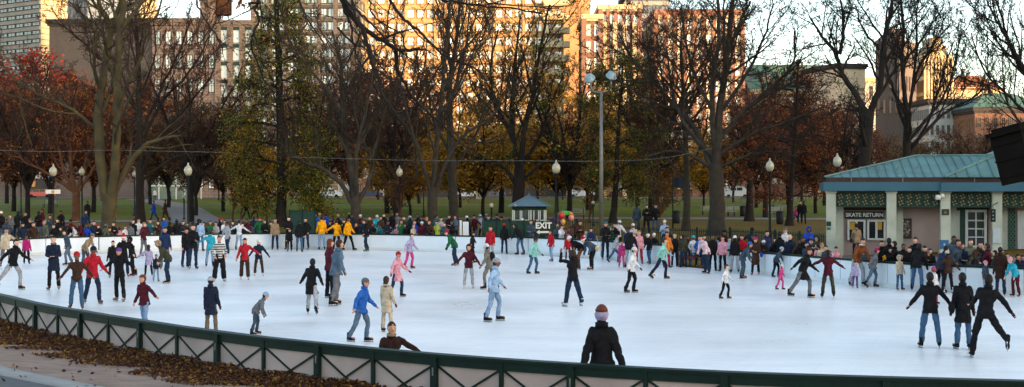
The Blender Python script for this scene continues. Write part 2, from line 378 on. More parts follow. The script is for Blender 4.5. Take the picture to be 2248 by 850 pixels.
# far rink wall in two runs with the opening to the benches between them
FD = catmull(np.array(left_close+far_pts+right_close[:2]), 4)
ft = np.gradient(FD, axis=0); ft /= np.linalg.norm(ft, axis=1)[:, None]; FN = np.stack([-ft[:, 1], ft[:, 0]], 1)
idx = lambda px: min(range(len(FD)), key=lambda i: abs(CX+FD[i, 0]*F/FD[i, 1]-px) if FD[i, 1] > 41 and abs(FD[i, 0]) < 40 else 9e9)
def rink_wall(i0, i1, label):
    w = empty('rink_wall', (FD[i0, 0], FD[i0, 1], 0)); o = w.location.copy(); tag(w, label, 'rink wall')
    L = FD[i0:i1+1]; N_ = FN[i0:i1+1]
    for k in range(0, len(L)-1, 2):
        s_ = slice(k, min(k+3, len(L))); a = L[s_].copy(); 
        if len(a) < 2: continue
        a[0] += (a[1]-a[0])*.02; a[-1] += (a[-2]-a[-1])*.02
        ribbon('board', a, N_[s_], -.02, .03, .16, .86, white_board, w, o)
    ribbon('kick_plate', L, N_, -.03, .028, .002, .158, mat('kick', '#c3c9cc', .5, .08, 1), w, o)
    ribbon('top_rail', L, N_, -.05, .10, .862, .94, green_paint, w, o)
    for k in range(0, len(L), 2):
        m = MB(); p = L[k]; a = math.atan2(N_[k][1], N_[k][0])
        m.box(.031, .09, -.03, .03, -.2, .86, 0, Matrix.Translation(Vector((p[0], p[1], 0))-o) @ Matrix.Rotation(a, 4, 'Z'))
        m.build('post', green_paint, w)
iA = idx(1485); iB = idx(1560)
rink_wall(0, iA, 'long white boarded rink wall with dark green cap, left of the bench opening')
rink_wall(iB, len(FD)-1, 'white boarded rink wall in front of the skate house, right of the bench opening')
far_px = np.array([p[0] for p in FARP]); far_D = np.array([p[1] for p in far_pts])
def wallD(px): return float(np.interp(px, far_px, far_D))
# paved apron behind the wall and park paths
def drape(name, line, width, m, dz=.03, n=60):
    P = catmull(np.array(line, float), 16); t_ = np.gradient(P, axis=0); t_ /= np.linalg.norm(t_, axis=1)[:, None]; N_ = np.stack([-t_[:, 1], t_[:, 0]], 1)
    rows = []
    for k in range(9):
        q = P+N_*width*(k/8-.5); rows.append(np.column_stack([q, gz(q[:, 0], q[:, 1])+dz]))
    v = np.vstack(rows); n = len(P); i = (np.arange(8)[:, None]*n+np.arange(n-1)[None]).ravel()
    return tag(link(name, quads_mesh(name, v, np.stack([i, i+n, i+n+1, i+1], -1), True, [m])), kind='structure')
pathm = mat('park_path', '#77706c', .9, .12, .8, detail=7)
drape('path', [(-70, 98), (-30, 104), (0, 112), (25, 110), (60, 104)], 5, pathm)
drape('path', [(-120, 168), (-60, 166), (0, 163), (60, 160), (120, 160)], 1.8, pathm)
drape('path', [(-24, 98), (-30, 120), (-42, 160), (-60, 205)], 4, pathm, .035)
drape('path', [(-34, 69.5), (-14, 77), (-3, 74), (6, 68), (14, 61), (20, 56), (27, 50)], 4.5, mat('pavers', '#6c6862', .9, .15, 1.5), .05)
drape('street', [(-200, 222), (-60, 222), (60, 222), (200, 222)], 13, mat('street_asphalt', '#5b5c5e', .9, .1, .5))
drape('pavement', [(-200, 212.5), (-60, 212.5), (60, 212.5), (200, 212.5)], 4.5, mat('pavement', '#84807a', .9, .1, .5), .14)
# hill added out of view to block the sun; crest shaped for the shade line
def sun_blocker_hill():
    n = SUN_DIR; tt = Vector((.62, .78, 0)).normalized(); vs = []; prof = []
    ts = np.linspace(-260, 420, 120); rs = np.linspace(0, 1, 13)
    for r_ in rs:
        for t_ in ts:
            hmax = np.interp(t_, [-260, 60, 85, 110, 157, 164, 172, 250, 420], [50, 55, 58, 94, 94, 64, 51, 47, 45])
            c = n*(175+r_*170)+tt*t_
            vs.append((c.x, c.y, 1.5+(hmax-1.5)*math.sin(math.pi*min(1, r_*1.0))**.8 - (3 if r_ in (0, 1) else 0)))
    nt_ = len(ts); i = (np.arange(12)[:, None]*nt_+np.arange(nt_-1)[None]).ravel()
    return quads_mesh('sun_blocker_hill', np.array(vs), np.stack([i, i+nt_, i+nt_+1, i+1], -1), True, [mat('sun_blocker_hill', '#4a4a3a', .95, .3, .05)])
tag(link('sun_blocker_hill', sun_blocker_hill()), kind='structure')
# ------------------------------------------------------------------ buildings
def facade_mat(n, c, var=.12, sc=.4, rough=.9): return mat(n, c, rough, var, sc, detail=6)
brick_red = brickmat('brick_red', '#6e4032', '#7f4c3a', '#8a7a6c', 1.6)
brick_dark = brickmat('brick_dark', '#4d423f', '#5c4f4a', '#6a625c', 1.6)
brownstone = brickmat('brownstone', '#8c7466', '#9a8172', '#7c685b', .5)
granite = brickmat('granite', '#6e6c6b', '#7c7977', '#5b5958', .35)
cream_stone = facade_mat('cream_stone', '#b09f80')
grey_conc = facade_mat('grey_conc', '#85817e')
tan_wall = facade_mat('tan_wall', '#9a7452')
tan_dark = facade_mat('tan_dark', '#6f5f55')
white_conc = facade_mat('white_conc', '#b2afa8')
metal_blue = facade_mat('metal_blue', '#66707c', .15, .2, .5)
copper = mat('copper_green', '#4c6a5e', .7, .3, .3, detail=7)
red_slate = facade_mat('red_slate', '#8a5a3a')
spandrel_green = facade_mat('spandrel_green', '#2c4446')
dark_trim = facade_mat('dark_trim', '#3c3836')
def winmat(name, c1, c2):
    """panes: blinds and mirrored sky painted as one tone, differing from window to window"""
    if name in MATS: return MATS[name]
    m = bpy.data.materials.new(name); m.use_nodes = True; t = m.node_tree; b = t.nodes['Principled BSDF']
    oi = t.nodes.new('ShaderNodeObjectInfo'); g = t.nodes.new('ShaderNodeNewGeometry'); ad = t.nodes.new('ShaderNodeMath'); ad.operation = 'ADD'
    fr = t.nodes.new('ShaderNodeMath'); fr.operation = 'FRACT'
    t.links.new(oi.outputs['Random'], ad.inputs[0]); t.links.new(g.outputs['Random Per Island'], ad.inputs[1]); t.links.new(ad.outputs[0], fr.inputs[0])
    rp = t.nodes.new('ShaderNodeValToRGB'); e = rp.color_ramp.elements; e[0].color = hexl(c1); e[0].position = .1; e[1].color = hexl(c2); e[1].position = .75
    t.links.new(fr.outputs[0], rp.inputs['Fac']); t.links.new(rp.outputs[0], b.inputs['Base Color'])
    b.inputs['Roughness'].default_value = .12; b.inputs['Specular IOR Level'].default_value = 1.0
    b.inputs['Coat Weight'].default_value = .5; b.inputs['Coat Roughness'].default_value = .04
    MATS[name] = m; return m
win_sky_reflect = winmat('window_sky_reflect', '#a8aeaa', '#eceee8')  # pale base colour paints the reflected sky into the glass
win_mid = winmat('window_mid', '#4c5256', '#c8ccc8')
win_darkm = winmat('window_dark', '#14181b', '#4c5256')
def win_mesh(wd, ht, frame, pane, cols=2, rows=2):
    m = MB(); f = min(.09, wd*.1)
    m.box(0, wd, -.03, .0, 0, ht, 1)                      # panes
    m.box(-f, 0, -.12, 0, -f, ht+f, 0); m.box(wd, wd+f, -.12, 0, -f, ht+f, 0)
    m.box(0, wd, -.12, 0, ht, ht+f, 0); m.box(-.1, wd+.1, -.18, 0, -f-.08, -f, 0)
    for c in range(1, cols): m.box(wd*c/cols-.03, wd*c/cols+.03, -.07, -.0305, 0, ht, 0)
    for r in range(1, rows): m.box(0, wd, -.065, -.0306, ht*r/rows-.03, ht*r/rows+.03, 0)
    return m
def building(name, label, cat, px0, px1, ytop, D, depth, wall, cols=0, rows=0, fl=3.4, ww=.6, wh=.5, win=None, frame=None, yaw=0, band=None, pier=None,
             cornice=None, side=True, wc=2, wr=2, zb=1.2, top0=1.2, roof=None, extra=None, maxw=100, rowskip=None):
    x0, x1 = PX(px0, D), PX(px1, D); W = x1-x0; Ht = PZ(ytop, D)-zb
    b = empty(name, (x0, D, zb), R(yaw)); tag(b, label, cat)
    W = W/max(.3, math.cos(R(yaw)))
    m = MB(); m.box(0, W, 0, depth, -3, Ht); m.build('wall', wall, b)
    frame = frame or dark_trim; win = win or win_mid; cells = []
    if cols:
        bw = W/cols; w_, h_ = bw*ww, fl*wh
        nrow = rows or int((Ht-top0)/fl)
        for r in range(nrow):
            z = Ht-top0-(r+1)*fl+fl*(1-wh)/2
            if z < 0: break
            for c in range(cols): cells.append((c*bw+(bw-w_)/2, z, r, c))
        wm = win_mesh(w_, h_, frame, win, wc, wr); wme = wm.mesh('window', [frame, win])
        for (x, z, r, c) in cells[:maxw]:
            link('window', wme, b, None, (x, -.002, z))
        rest = MB()
        for (x, z, r, c) in cells[maxw:]:
            T = Vector((x, -.002, z)); rest.add([Vector(v)+T for v in wm.v], wm.f); rest.m[-len(wm.m):] = wm.m
        if side and depth > 4:
            ns = max(1, int(depth/bw)); sw = depth/ns
            for sx, rot in ((W, 90), (0, -90)):
                for r in range(nrow):
                    z = Ht-top0-(r+1)*fl+fl*(1-wh)/2
                    if z < 0: break
                    for c in range(ns):
                        y = c*sw+(sw-w_)/2 if rot == 90 else (c+1)*sw-(sw-w_)/2
                        T = Matrix.Translation((sx+(.002 if rot == 90 else -.002), y, z)) @ Matrix.Rotation(R(rot), 4, 'Z')
                        rest.add([T @ Vector(v) for v in wm.v], wm.f); rest.m[-len(wm.m):] = wm.m
        if rest.n: tag(rest.build('window_rows', [frame, win], b), kind='stuff')
        if band:
            m = MB()
            for r in range(nrow+1):
                z = Ht-top0-r*fl
                if z < .5: break
                m.box(-.12, W+.12, -.24, 0, z-fl*(1-wh)*.36, z+fl*(1-wh)*.16)
                m.box(W, W+.12, 0, depth, z-fl*(1-wh)*.36, z+fl*(1-wh)*.16); m.box(-.12, 0, 0, depth, z-fl*(1-wh)*.36, z+fl*(1-wh)*.16)
            m.build('floor_band', band, b)
        if pier:
            pm, every, pw = pier; m = MB()
            for c in range(0, cols+1, every):
                x = c*bw; m.box(x-pw/2, x+pw/2, -.42, 0, -2, Ht-.3)
            m.build('pier', pm, b)
    if cornice:
        m = MB(); m.box(-.5, W+.5, -.5, depth+.5, Ht-.7, Ht+.1); m.box(-.25, W+.25, -.3, depth+.25, Ht-1.1, Ht-.705); m.build('cornice', cornice, b)
    else:
        m = MB(); m.box(-.06, W+.06, -.08, .35, Ht, Ht+.5); m.box(-.06, .3, .351, depth, Ht, Ht+.5); m.box(W-.3, W+.06, .351, depth, Ht, Ht+.5); m.build('parapet', wall, b)
    if extra: extra(b, W, Ht, depth)
    return b
def lit_side(b, W, Ht, dp):  # cream sheet on the grey tower puts sunlight into the side's colour
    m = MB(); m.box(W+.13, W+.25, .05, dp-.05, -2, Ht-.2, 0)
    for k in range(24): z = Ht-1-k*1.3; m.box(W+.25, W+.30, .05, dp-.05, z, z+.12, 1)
    m.build('sunlit_side_panel', [cream_stone, dark_trim], b)
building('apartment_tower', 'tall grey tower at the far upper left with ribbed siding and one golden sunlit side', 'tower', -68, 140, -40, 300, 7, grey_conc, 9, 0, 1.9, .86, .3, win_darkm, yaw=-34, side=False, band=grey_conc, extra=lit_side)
building('office_tower', 'blue grey ribbed tower rising behind the dark blank brick block', 'tower', 128, 204, -40, 330, 20, metal_blue, 8, 0, 3.4, .35, .9, win_darkm, yaw=-24, side=False, wc=1, wr=1)
building('office_tower', 'pale narrow tower with sunlit strip just left of the brownstone block top', 'tower', 226, 300, -40, 345, 20, cream_stone, 5, 0, 3.4, .6, .6, win_darkm, side=False)
building('department_store', 'dark blank brick block behind the reddish trees on the left', 'building', 108, 338, 44, 226, 18, brick_dark, yaw=-4, cornice=dark_trim)
def brown_extra(b, W, Ht, dp):
    m = MB(); m.box(W*.66, W*.86, 3, 8, Ht, Ht+3.6); m.box(W*.65, W*.87, 2.8, 8.2, Ht+3.6, Ht+4.0); m.build('penthouse', brownstone, b)
    m = MB(); m.lathe([(1.5, 1.4), (1.55, 1.4), (1.55, 4.2), (.1, 5.4)], 16, (W*.95, 6, Ht))
    for k in range(4): a = k*math.pi/2+.4; m.bar((W*.95+1.2*math.cos(a), 5+1.2*math.sin(a), Ht), (W*.95+1.2*math.cos(a), 5+1.2*math.sin(a), Ht+1.45), .15, .15)
    m.build('water_tank', bark_warm, b)
building('brownstone_block', 'pinkish brownstone block with small paired windows and a heavy cornice', 'building', 334, 478, 42, 224, 14, brownstone, 6, 0, 4.2, .45, .52, win_sky_reflect, cornice=brownstone, yaw=-3, side=False, extra=brown_extra)
building('store_block', 'stone block with wide white windows over dark green spandrels', 'building', 479, 560, 46, 223.5, 14, brownstone, 3, 0, 3.1, .74, .66, win_sky_reflect, frame=white_paint, yaw=-2, cornice=brownstone, band=spandrel_green, pier=(brownstone, 1, 1.0), wc=4, wr=2, side=False)
building('apartment_block', 'long shaded apartment slab with white window bands left of the golden block', 'apartment block', 556, 775, -60, 224, 20, white_conc, 12, 0, 2.35, .78, .55, win_sky_reflect, frame=dark_trim, yaw=-3, band=tan_dark, pier=(brownstone, 2, .8), wr=1)
def balconies(b, W, Ht, dp):
    for r in range(22):
        z = Ht-1.2-(r+1)*2.55+.2
        if z < 2: break
        m = MB(); m.box(W-3.6, W+1.2, -1.5, -.02, z-.18, z); m.box(W-3.6, W+1.2, -1.5, -1.42, z, z+.95); m.box(W+1.12, W+1.2, -1.42, -.02, z, z+.95)
        m.build('balcony', cream_stone, b)
    m = MB(); m.box(-.5, W+.5, -1.0, -.45, -3, 7.0); m.box(-.8, W+.8, -1.6, -.45, 7.001, 7.5); m.build('shopfront', dark_trim, b)
building('apartment_block', 'golden sunlit apartment block with a dense window grid behind the bare trees', 'apartment block', 762, 1236, -60, 236, 20, facade_mat('gold_stone', '#a08058'), 22, 0, 2.55, .62, .52, win_sky_reflect, frame=tan_wall, band=MATS['gold_stone'], pier=(MATS['gold_stone'], 3, .5), extra=balconies, wr=1)
building('blank_tower', 'plain tan slab tower between the golden block and the brick block', 'tower', 1222, 1296, -50, 300, 24, tan_wall, cornice=None)
def bays(b, W, Ht, dp):
    m = MB()
    for k in range(4):
        x = W*(.06+.25*k); m.box(x, x+W*.10, -.9, -.43, 0, Ht-3.2)
    m.build('bay_column', cream_stone, b)
building('brick_apartments', 'red brick apartment block with cream bays and stepped cream top, right of the tan slab', 'apartment block', 1318, 1404, 12, 232, 16, brick_red, 5, 0, 3.0, .5, .62, win_sky_reflect, frame=cream_stone, cornice=cream_stone, pier=(brick_red, 1, .7), extra=bays)
building('brick_apartments', 'lower brick wing with a cream cap joined left of the stepped brick block', 'apartment block', 1282, 1319, 33, 229, 16, brick_red, 2, 0, 3.0, .55, .62, win_sky_reflect, frame=cream_stone, cornice=cream_stone, pier=(brick_red, 2, .9))
building('glass_tower', 'dark glass tower with balconies peeking above the stepped brick block', 'tower', 1372, 1470, -60, 320, 20, metal_blue, 5, 0, 3.2, .8, .5, win_darkm, band=grey_conc)
building('brick_tower', 'tall orange brick tower with pale vertical bays behind the big bare tree', 'tower', 1440, 1630, 22, 246, 22, brick_red, 9, 0, 3.0, .5, .6, win_sky_reflect, frame=cream_stone, cornice=brick_red, pier=(brick_red, 1, .8), band=cream_stone)
def mansard(b, W, Ht, dp):
    m = MB(); o = 4.5
    m.add([(-.6, -.6, Ht), (W+.6, -.6, Ht), (W+.6, dp+.6, Ht), (-.6, dp+.6, Ht), (1, o, Ht+6.2), (W-1, o, Ht+6.2), (W-1, dp-o, Ht+6.2), (1, dp-o, Ht+6.2)],
          [(0,1,5,4), (1,2,6,5), (2,3,7,6), (3,0,4,7), (4,5,6,7)]); m.build('roof', copper, b)
    for k in range(5):
        m = MB(); x = W*(.12+.19*k); m.box(x, x+1.6, .6, 3, Ht+.4, Ht+3.2); m.box(x-.15, x+1.75, .4, 3.4, Ht+3.2, Ht+3.5); m.build('dormer', cream_stone, b)
building('hotel', 'brick hotel with a long green copper mansard roof behind the rust coloured tree', 'hotel', 1655, 1838, 196, 300, 18, brick_red, 10, 0, 3.6, .5, .55, win_mid, frame=cream_stone, cornice=cream_stone, extra=mansard, yaw=2)
building('cream_block', 'cream panel building with a golden lit face right of the copper roofed hotel', 'building', 1836, 1904, 140, 285, 16, facade_mat('pale_cream', '#cfc0a4'), yaw=14, cornice=dark_trim)
building('cream_block', 'pale building with tall windows directly below the dark brick tower', 'building', 1884, 2036, 172, 296, 14, white_conc, 8, 0, 4.6, .35, .7, win_mid, frame=grey_conc, cornice=cream_stone)
def tower_top(b, W, Ht, dp):
    m = MB(); m.add([(-.4, -.4, Ht), (W*.72, -.4, Ht), (W*.72, dp+.4, Ht), (-.4, dp+.4, Ht), (W*.36, dp/2, Ht+4.2)], [(0,1,4), (1,2,4), (2,3,4), (3,0,4), (0,3,2,1)]); m.build('roof', brick_dark, b)
    m = MB(); m.box(W*.75, W*.95, 1, 3, Ht, Ht+3.0); m.build('chimney', brick_red, b)
building('church_tower', 'dark brick tower with a low pointed roof among the bare branches at right', 'tower', 1922, 1964, 96, 278, 9, brick_dark, 4, 3, 5.0, .3, .6, win_darkm, frame=brick_dark, extra=tower_top, yaw=-40)
def setbacks(b, W, Ht, dp):
    for k, (a, c, h) in enumerate(((.18, .82, 2.5), (.32, .66, 4.4))):
        m = MB(); m.box(W*a, W*c, .6+k*.5, dp-2, Ht+.001*k, Ht+h); m.build('setback', cream_stone, b)
building('stepped_tower', 'golden stepped stone tower with vertical ribs right of the dark brick tower', 'tower', 2030, 2090, 124, 290, 10, cream_stone, 8, 0, 3.6, .4, .72, win_darkm, frame=tan_wall, pier=(cream_stone, 1, .5), extra=setbacks, wc=1, wr=1)
building('shaded_block', 'grey shaded stone block tucked left of the golden stepped tower', 'building', 2004, 2026, 136, 300, 10, tan_dark, 4, 0, 3.6, .4, .6, win_darkm, yaw=-40)
def hiproof(mt, hh):
    def f(b, W, Ht, dp):
        m = MB(); m.add([(-.6, -.6, Ht), (W+.6, -.6, Ht), (W+.6, dp+.6, Ht), (-.6, dp+.6, Ht), (W*.3, dp/2, Ht+hh), (W*.72, dp/2, Ht+hh)],
              [(0,1,5,4), (1,2,5), (2,3,4,5), (3,0,4), (0,3,2,1)]); m.build('roof', mt, b)
        m = MB(); m.box(W*.36, W*.40, dp*.4, dp*.5, Ht+hh*.7, Ht+hh+1.6); m.build('chimney', brick_dark, b)
    return f
building('long_hall', 'long orange sunlit hall with a sloped roof behind the green roofed row', 'building', 2092, 2200, 196, 320, 14, cream_stone, 8, 2, 3.5, .5, .5, win_mid, extra=hiproof(red_slate, 4.0))
building('townhouse_row', 'pale grey townhouse front behind the branches below the golden stepped tower', 'house', 2040, 2148, 218, 262, 12, white_conc, 9, 0, 3.4, .45, .55, win_darkm, frame=grey_conc, cornice=dark_trim)
building('brick_house', 'brick house under a green copper hip roof at the far right', 'house', 2140, 2300, 236, 250, 14, brick_red, 9, 0, 3.4, .45, .55, win_darkm, frame=tan_wall, cornice=dark_trim, extra=hiproof(copper, 3.2))
building('brick_row', 'low red brick row across the street seen through the trees at the centre', 'building', 690, 865, 345, 232, 10, brick_red, 10, 2, 3.2, .45, .55, win_mid, frame=white_paint, maxw=20)
building('shop_row', 'dark low shop row across the street at the far left', 'shop', -40, 190, 340, 229, 8, brick_dark, 10, 1, 3.6, .55, .6, win_sky_reflect, frame=white_paint, maxw=10)
building('granite_base', 'grey granite street front behind the forked left trunk', 'building', 190, 332, 352, 229.5, 8, granite, 6, 1, 5, .55, .6, win_darkm, frame=dark_trim)
# glass station entrance at street level, left
st = empty('station_entrance', (PX(330, 205), 205, 1.45)); tag(st, 'small glass and white framed station entrance beyond the lawn at left', 'station entrance')
Wd = PX(425, 205)-PX(330, 205); hh = 4.3
m = MB(); m.box(0, Wd, 0, 5, hh, hh+.35); m.box(-.3, Wd+.3, -.3, 5.3, hh+.35, hh+.5); m.build('roof', white_paint, st)
m = MB()
for k in range(6):
    x = Wd*k/5; m.box(x-.1, x+.1, -.1, .1, 0, hh)
    m.box(x-.1, x+.1, 4.9, 5.1, 0, hh)
m.box(0, Wd, -.08, .08, 2.2, 2.4); m.box(-.05, .05, -.08, 5, 2.2, 2.39); m.build('frame', white_paint, st)
for k in range(5): m = MB(); m.box(Wd*k/5+.101, Wd*(k+1)/5-.101, -.02, .02, .05, hh-.02); m.build('glass_panel', mat('station_glass', '#56706c', .1, .3, .6, spec=1), st)
# lit shop sign boards at the far left
for (a, b_, y0, y1, colr, lab) in ((100, 124, 388, 402, '#2f78b8', 'blue shop fascia sign across the street at far left'), (64, 78, 392, 410, '#b98a4c', 'small tan shop sign left of the blue fascia')):
    D_ = 228; o = MB(); o.box(0, PX(b_, D_)-PX(a, D_), -.3, -.05, 0, (y1-y0)*D_/F); o = o.build('shop_sign', mat('sgn'+colr, colr, .5, .1, 2), None, loc=(PX(a, D_), D_, PZ(y1, D_))); tag(o, lab, 'shop sign')
py_ = MB(); D_ = 208; py_.box(0, PX(1059, D_)-PX(1045, D_), 0, 1, 0, 2.15); py_.box(-.05, 1.09, -.05, 1.05, 2.15, 2.3)
tag(py_.build('stone_pillar', cream_stone, None, loc=(PX(1045, D_), D_, 1.5)), 'pale square stone pillar by the street beside the white car', 'pillar')
# ------------------------------------------------------------------ skate house
D0 = 62.0; s_ = D0/F
hx = PX(1812, D0); HT = R(12.5)
def HX(px): u = (px-CX)/F; return (u*D0-hx)/(math.cos(HT)+u*math.sin(HT))      # along the facade, which runs a little towards the viewer
def HW(px, y, z): t = HX(px); return (hx+t*math.cos(HT)+y*math.sin(HT), D0-t*math.sin(HT)+y*math.cos(HT), z)
zg = gz1(20, 61)-.1; HZ_ = lambda py: PZ(py, D0)
hs = empty('skate_house', (hx, D0, 0), -HT); tag(hs, 'low skate house with pale columns and blue green seamed metal roof by the rink', 'skate house')
cream_wall = mat('pink_beige_wall', '#92817d', .8, .16, .8, detail=6); colm = mat('pale_green_column', '#a3a89c', .6, .14, 1.5)
fascia_m = mat('fascia_teal', '#31596a', .45, .12, .6); roof_m = mat('roof_patina', '#587a78', .6, .22, .7, detail=7); lattice_m = mat('lattice_green', '#1b3a32', .6, .2, 4)
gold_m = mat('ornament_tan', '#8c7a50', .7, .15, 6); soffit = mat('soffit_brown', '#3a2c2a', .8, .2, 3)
WX = HX(2420); BD = 10.0
zf0, zf1, zr = HZ_(419), HZ_(400), HZ_(390)
m = MB(); m.box(.3, WX, 1.0, BD-1, zg-.3, zf0); m.build('wall', cream_wall, hs)
m = MB(); m.box(-.1, HX(2062), -.6, -.5, zf0, zf1); m.box(-.1, 0, -.5, BD, zf0, zf1); m.box(HX(2062), WX, -.75, -.6, zf0-.02, zf1-.02); m.box(HX(2062)-.002, HX(2062)+.1, -.6, -.5, zf0-.02, zf1-.02)
m.build('fascia', fascia_m, hs)
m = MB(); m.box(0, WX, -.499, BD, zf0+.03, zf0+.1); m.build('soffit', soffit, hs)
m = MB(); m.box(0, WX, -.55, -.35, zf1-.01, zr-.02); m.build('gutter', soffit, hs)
def seam_roof(name, corners, nseam, m_, a, b_):
    mm = MB(); return mm
zr0 = zr; ridge_z = PZ(344, D0+4.2); rx0 = 4.6; rx1 = HX(2300)
m = MB(); e0 = Vector((-.05, -.45, zr0)); e1 = Vector((HX(2300)+.1, -.45, zr0)); r0 = Vector((rx0, 4.2, ridge_z)); r1 = Vector((rx1, 4.2, ridge_z))
e3 = Vector((-.05, 8.9, zr0)); e2 = Vector((HX(2300)+.1, 8.9, zr0)); th = Vector((0, 0, .05))
m.add([e0, e1, r1, r0, e3, e2], [(0,1,2,3), (0,3,4), (4,3,2,5), (0,4,5,1), (1,5,2)], 0)
def seams(mm, ea, eb, ra, rb, hipA, n, mi=0):
    """standing seams that run up the slope from the eave; hips cut them short"""
    for k in range(1, n):
        p = ea.lerp(eb, k/n); run = (ra-ea); up = Vector((0, 1, (ra.z-ea.z)/(ra.y-ea.y)))
        L = (ra.y-ea.y); f1 = (p.x-ea.x)/max(1e-6, (ra.x-ea.x)) if hipA else 1
        f = min(1, f1); q = p+up*L*f
        if q.y-p.y < .1: continue
        mm.bar(p+Vector((0, 0, .03)), q+Vector((0, 0, .03)), .035, .05, mi)
seams(m, e0, Vector((rx1, -.45, zr0)), r0, r1, True, 24)
m.bar(e0+th, r0+th, .09, .07); m.bar(r0+th, r1+th, .09, .07)
m.build('roof', roof_m, hs)
m = MB(); c0 = Vector((HX(2070), -.72, zr0)); pk = Vector((c0.x+7.2, 6.6, zr0+2.9)); c1 = Vector((c0.x+14.4, -.72, zr0)); bk0 = Vector((c0.x, 14, zr0)); bk1 = Vector((c0.x+14.4, 14, zr0))
m.add([c0, c1, bk1, bk0, pk], [(0,1,4), (1,2,4), (2,3,4), (3,0,4), (0,3,2,1)]); m.bar(c0+th, pk+th, .1, .08); m.bar(c1+th, pk+th, .1, .08)
for k in range(1, 26):
    x = 14.4*k/26; f = min(x, 14.4-x)/7.2; p = c0+Vector((x, 0, .03)); m.bar(p, p+Vector((0, 7.32*f, 2.9*f)), .035, .05)
m.build('front_roof', roof_m, hs)
m = MB()
for px in (1868, 1980, 2136): m.box(HX(px)-.02, HX(px)+.02, -.58, -.5, zf1, zr+.1)
for px in range(1850, 2060, 42): m.box(HX(px)-.05, HX(px)+.05, 1.2, 1.3, zr+.45, zr+.55)
m.build('snow_guard', grey_metal, hs)
for px in (1824, 1956, 2074, 2187, 2300):
    m = MB(); x = HX(px); m.box(x-.22, x+.22, -.35, .12, zg-.2, HZ_(424)); m.box(x-.27, x+.27, -.4, .17, HZ_(424), zf0-.001); m.box(x-.28, x+.28, -.41, .18, zg-.2, zg+.3)
    m.box(x-.19, x-.21+.02, -.36, .0, zg, zg); m.build('column', colm, hs)
    m = MB(); m.box(x+.26, x+.62, .75, 1.0, zg-.2, HZ_(452)); m.build('pilaster', colm, hs)
def frieze(x0, x1, z0, z1, y):
    f = MB(); t_ = .05; f.box(x0, x1, y, y+.06, z1-t_, z1, 0); f.box(x0, x1, y, y+.06, z0, z0+t_, 0)
    n = max(2, round((x1-x0)/(z1-z0)*1.9)); w_ = (x1-x0)/n; hz = (z1-z0-2*t_)/2
    f.box(x0, x1, y+.06, y+.08, z0, z1, 0)
    for k in range(n):
        for j in range(2):
            cx_ = x0+w_*(k+.5); cz = z0+t_+hz*(j+.5); rr = min(w_, hz)*.40
            for a in range(8):
                an = a*math.pi/4+math.pi/8; p = Vector((cx_+rr*math.cos(an)*1.1, y+.02, cz+rr*math.sin(an)*1.1)); q = Vector((cx_+rr*.45*math.cos(an), y+.02, cz+rr*.45*math.sin(an)))
                f.bar(p, q, .05, .05, 1 if (a % 2) else 0)
        f.box(x0+w_*k-.015, x0+w_*k+.015, y, y+.06, z0+t_, z1-t_, 0)
    return f
for a, b_ in ((1836, 1944), (1968, 2062), (2086, 2175), (2199, 2290)):
    frieze(HX(a)+.0, HX(b_), HZ_(454), HZ_(422), -.12).build('lattice_frieze', [lattice_m, gold_m], hs)
# skate return counter: recessed shutter frame, sign, two windows
m = MB(); m.box(HX(1852), HX(1948), .86, .999, HZ_(462), HZ_(456)); m.box(HX(1848), HX(1853), .86, .999, zg, HZ_(462)); m.build('shutter_box', soffit, hs)
def text(name, body, size, loc, m_, parent, rz=0, ext=.01, align='CENTER', rx=90, bold=.0, sx=1.0):
    c = bpy.data.curves.new(name, 'FONT'); c.body = body; c.size = size; c.extrude = ext; c.align_x = align; c.align_y = 'CENTER'; c.offset = bold
    o = bpy.data.objects.new(name, c); C.objects.link(o); o.location = loc; o.rotation_euler = (R(rx), 0, rz); o.scale = (sx, 1, 1); c.materials.append(m_)
    bpy.context.view_layer.update(); me = bpy.data.meshes.new_from_object(o.evaluated_get(bpy.context.evaluated_depsgraph_get())); q = link(name, me, parent); q.location = loc; q.rotation_euler = o.rotation_euler; q.scale = o.scale
    bpy.data.objects.remove(o); return q
sg = empty('sign', HW(1900, .95, HZ_(472.5)), -HT); tag(sg, 'dark sign reading SKATE RETURN over the counter windows', 'sign')
m = MB(); w2 = HX(1943)-HX(1900); m.box(-w2, w2, -.1, 0, -.17, .17); m.build('board', mat('sign_black', '#121614', .5, .1, 3), sg)
text('lettering', 'SKATE RETURN', .26, (0, -.102, -.005), white_paint, sg, bold=.006, sx=.98)
wf = mat('window_frame_white', '#b9bcba', .5, .05, 3)
for a, b_ in ((1862, 1902), (1906, 1947)):
    g = MB(); x0, x1, z0, z1 = HX(a), HX(b_), HZ_(528), HZ_(483)
    for (p, q, r_, t_) in ((x0, x1, z1-.09, z1), (x0, x1, z0, z0+.09), (x0, x0+.09, z0+.09, z1-.09), (x1-.09, x1, z0+.09, z1-.09), ((x0+x1)/2-.05, (x0+x1)/2+.05, z0+.09, z1-.09)): g.box(p, q, .84, .998, r_, t_)
    g = g.build('window', wf, hs); g2 = MB(); g2.box(x0+.09, x1-.09, .93, .99, z0+.09, z1-.09); g2.build('pane', glass_dark, g)
for px, pz in ((1872, 496), (1932, 496)):
    m = MB(); m.box(-.15, .15, -.01, 0, -.2, .2); tag(m.build('notice', mat('yellow_notice', '#b08a34', .7, .2, 8), None, loc=HW(px, .925, HZ_(pz))), 'yellow paper notice in the %s counter window' % ('left' if px < 1900 else 'right'), 'notice').rotation_euler = (0, 0, -HT)
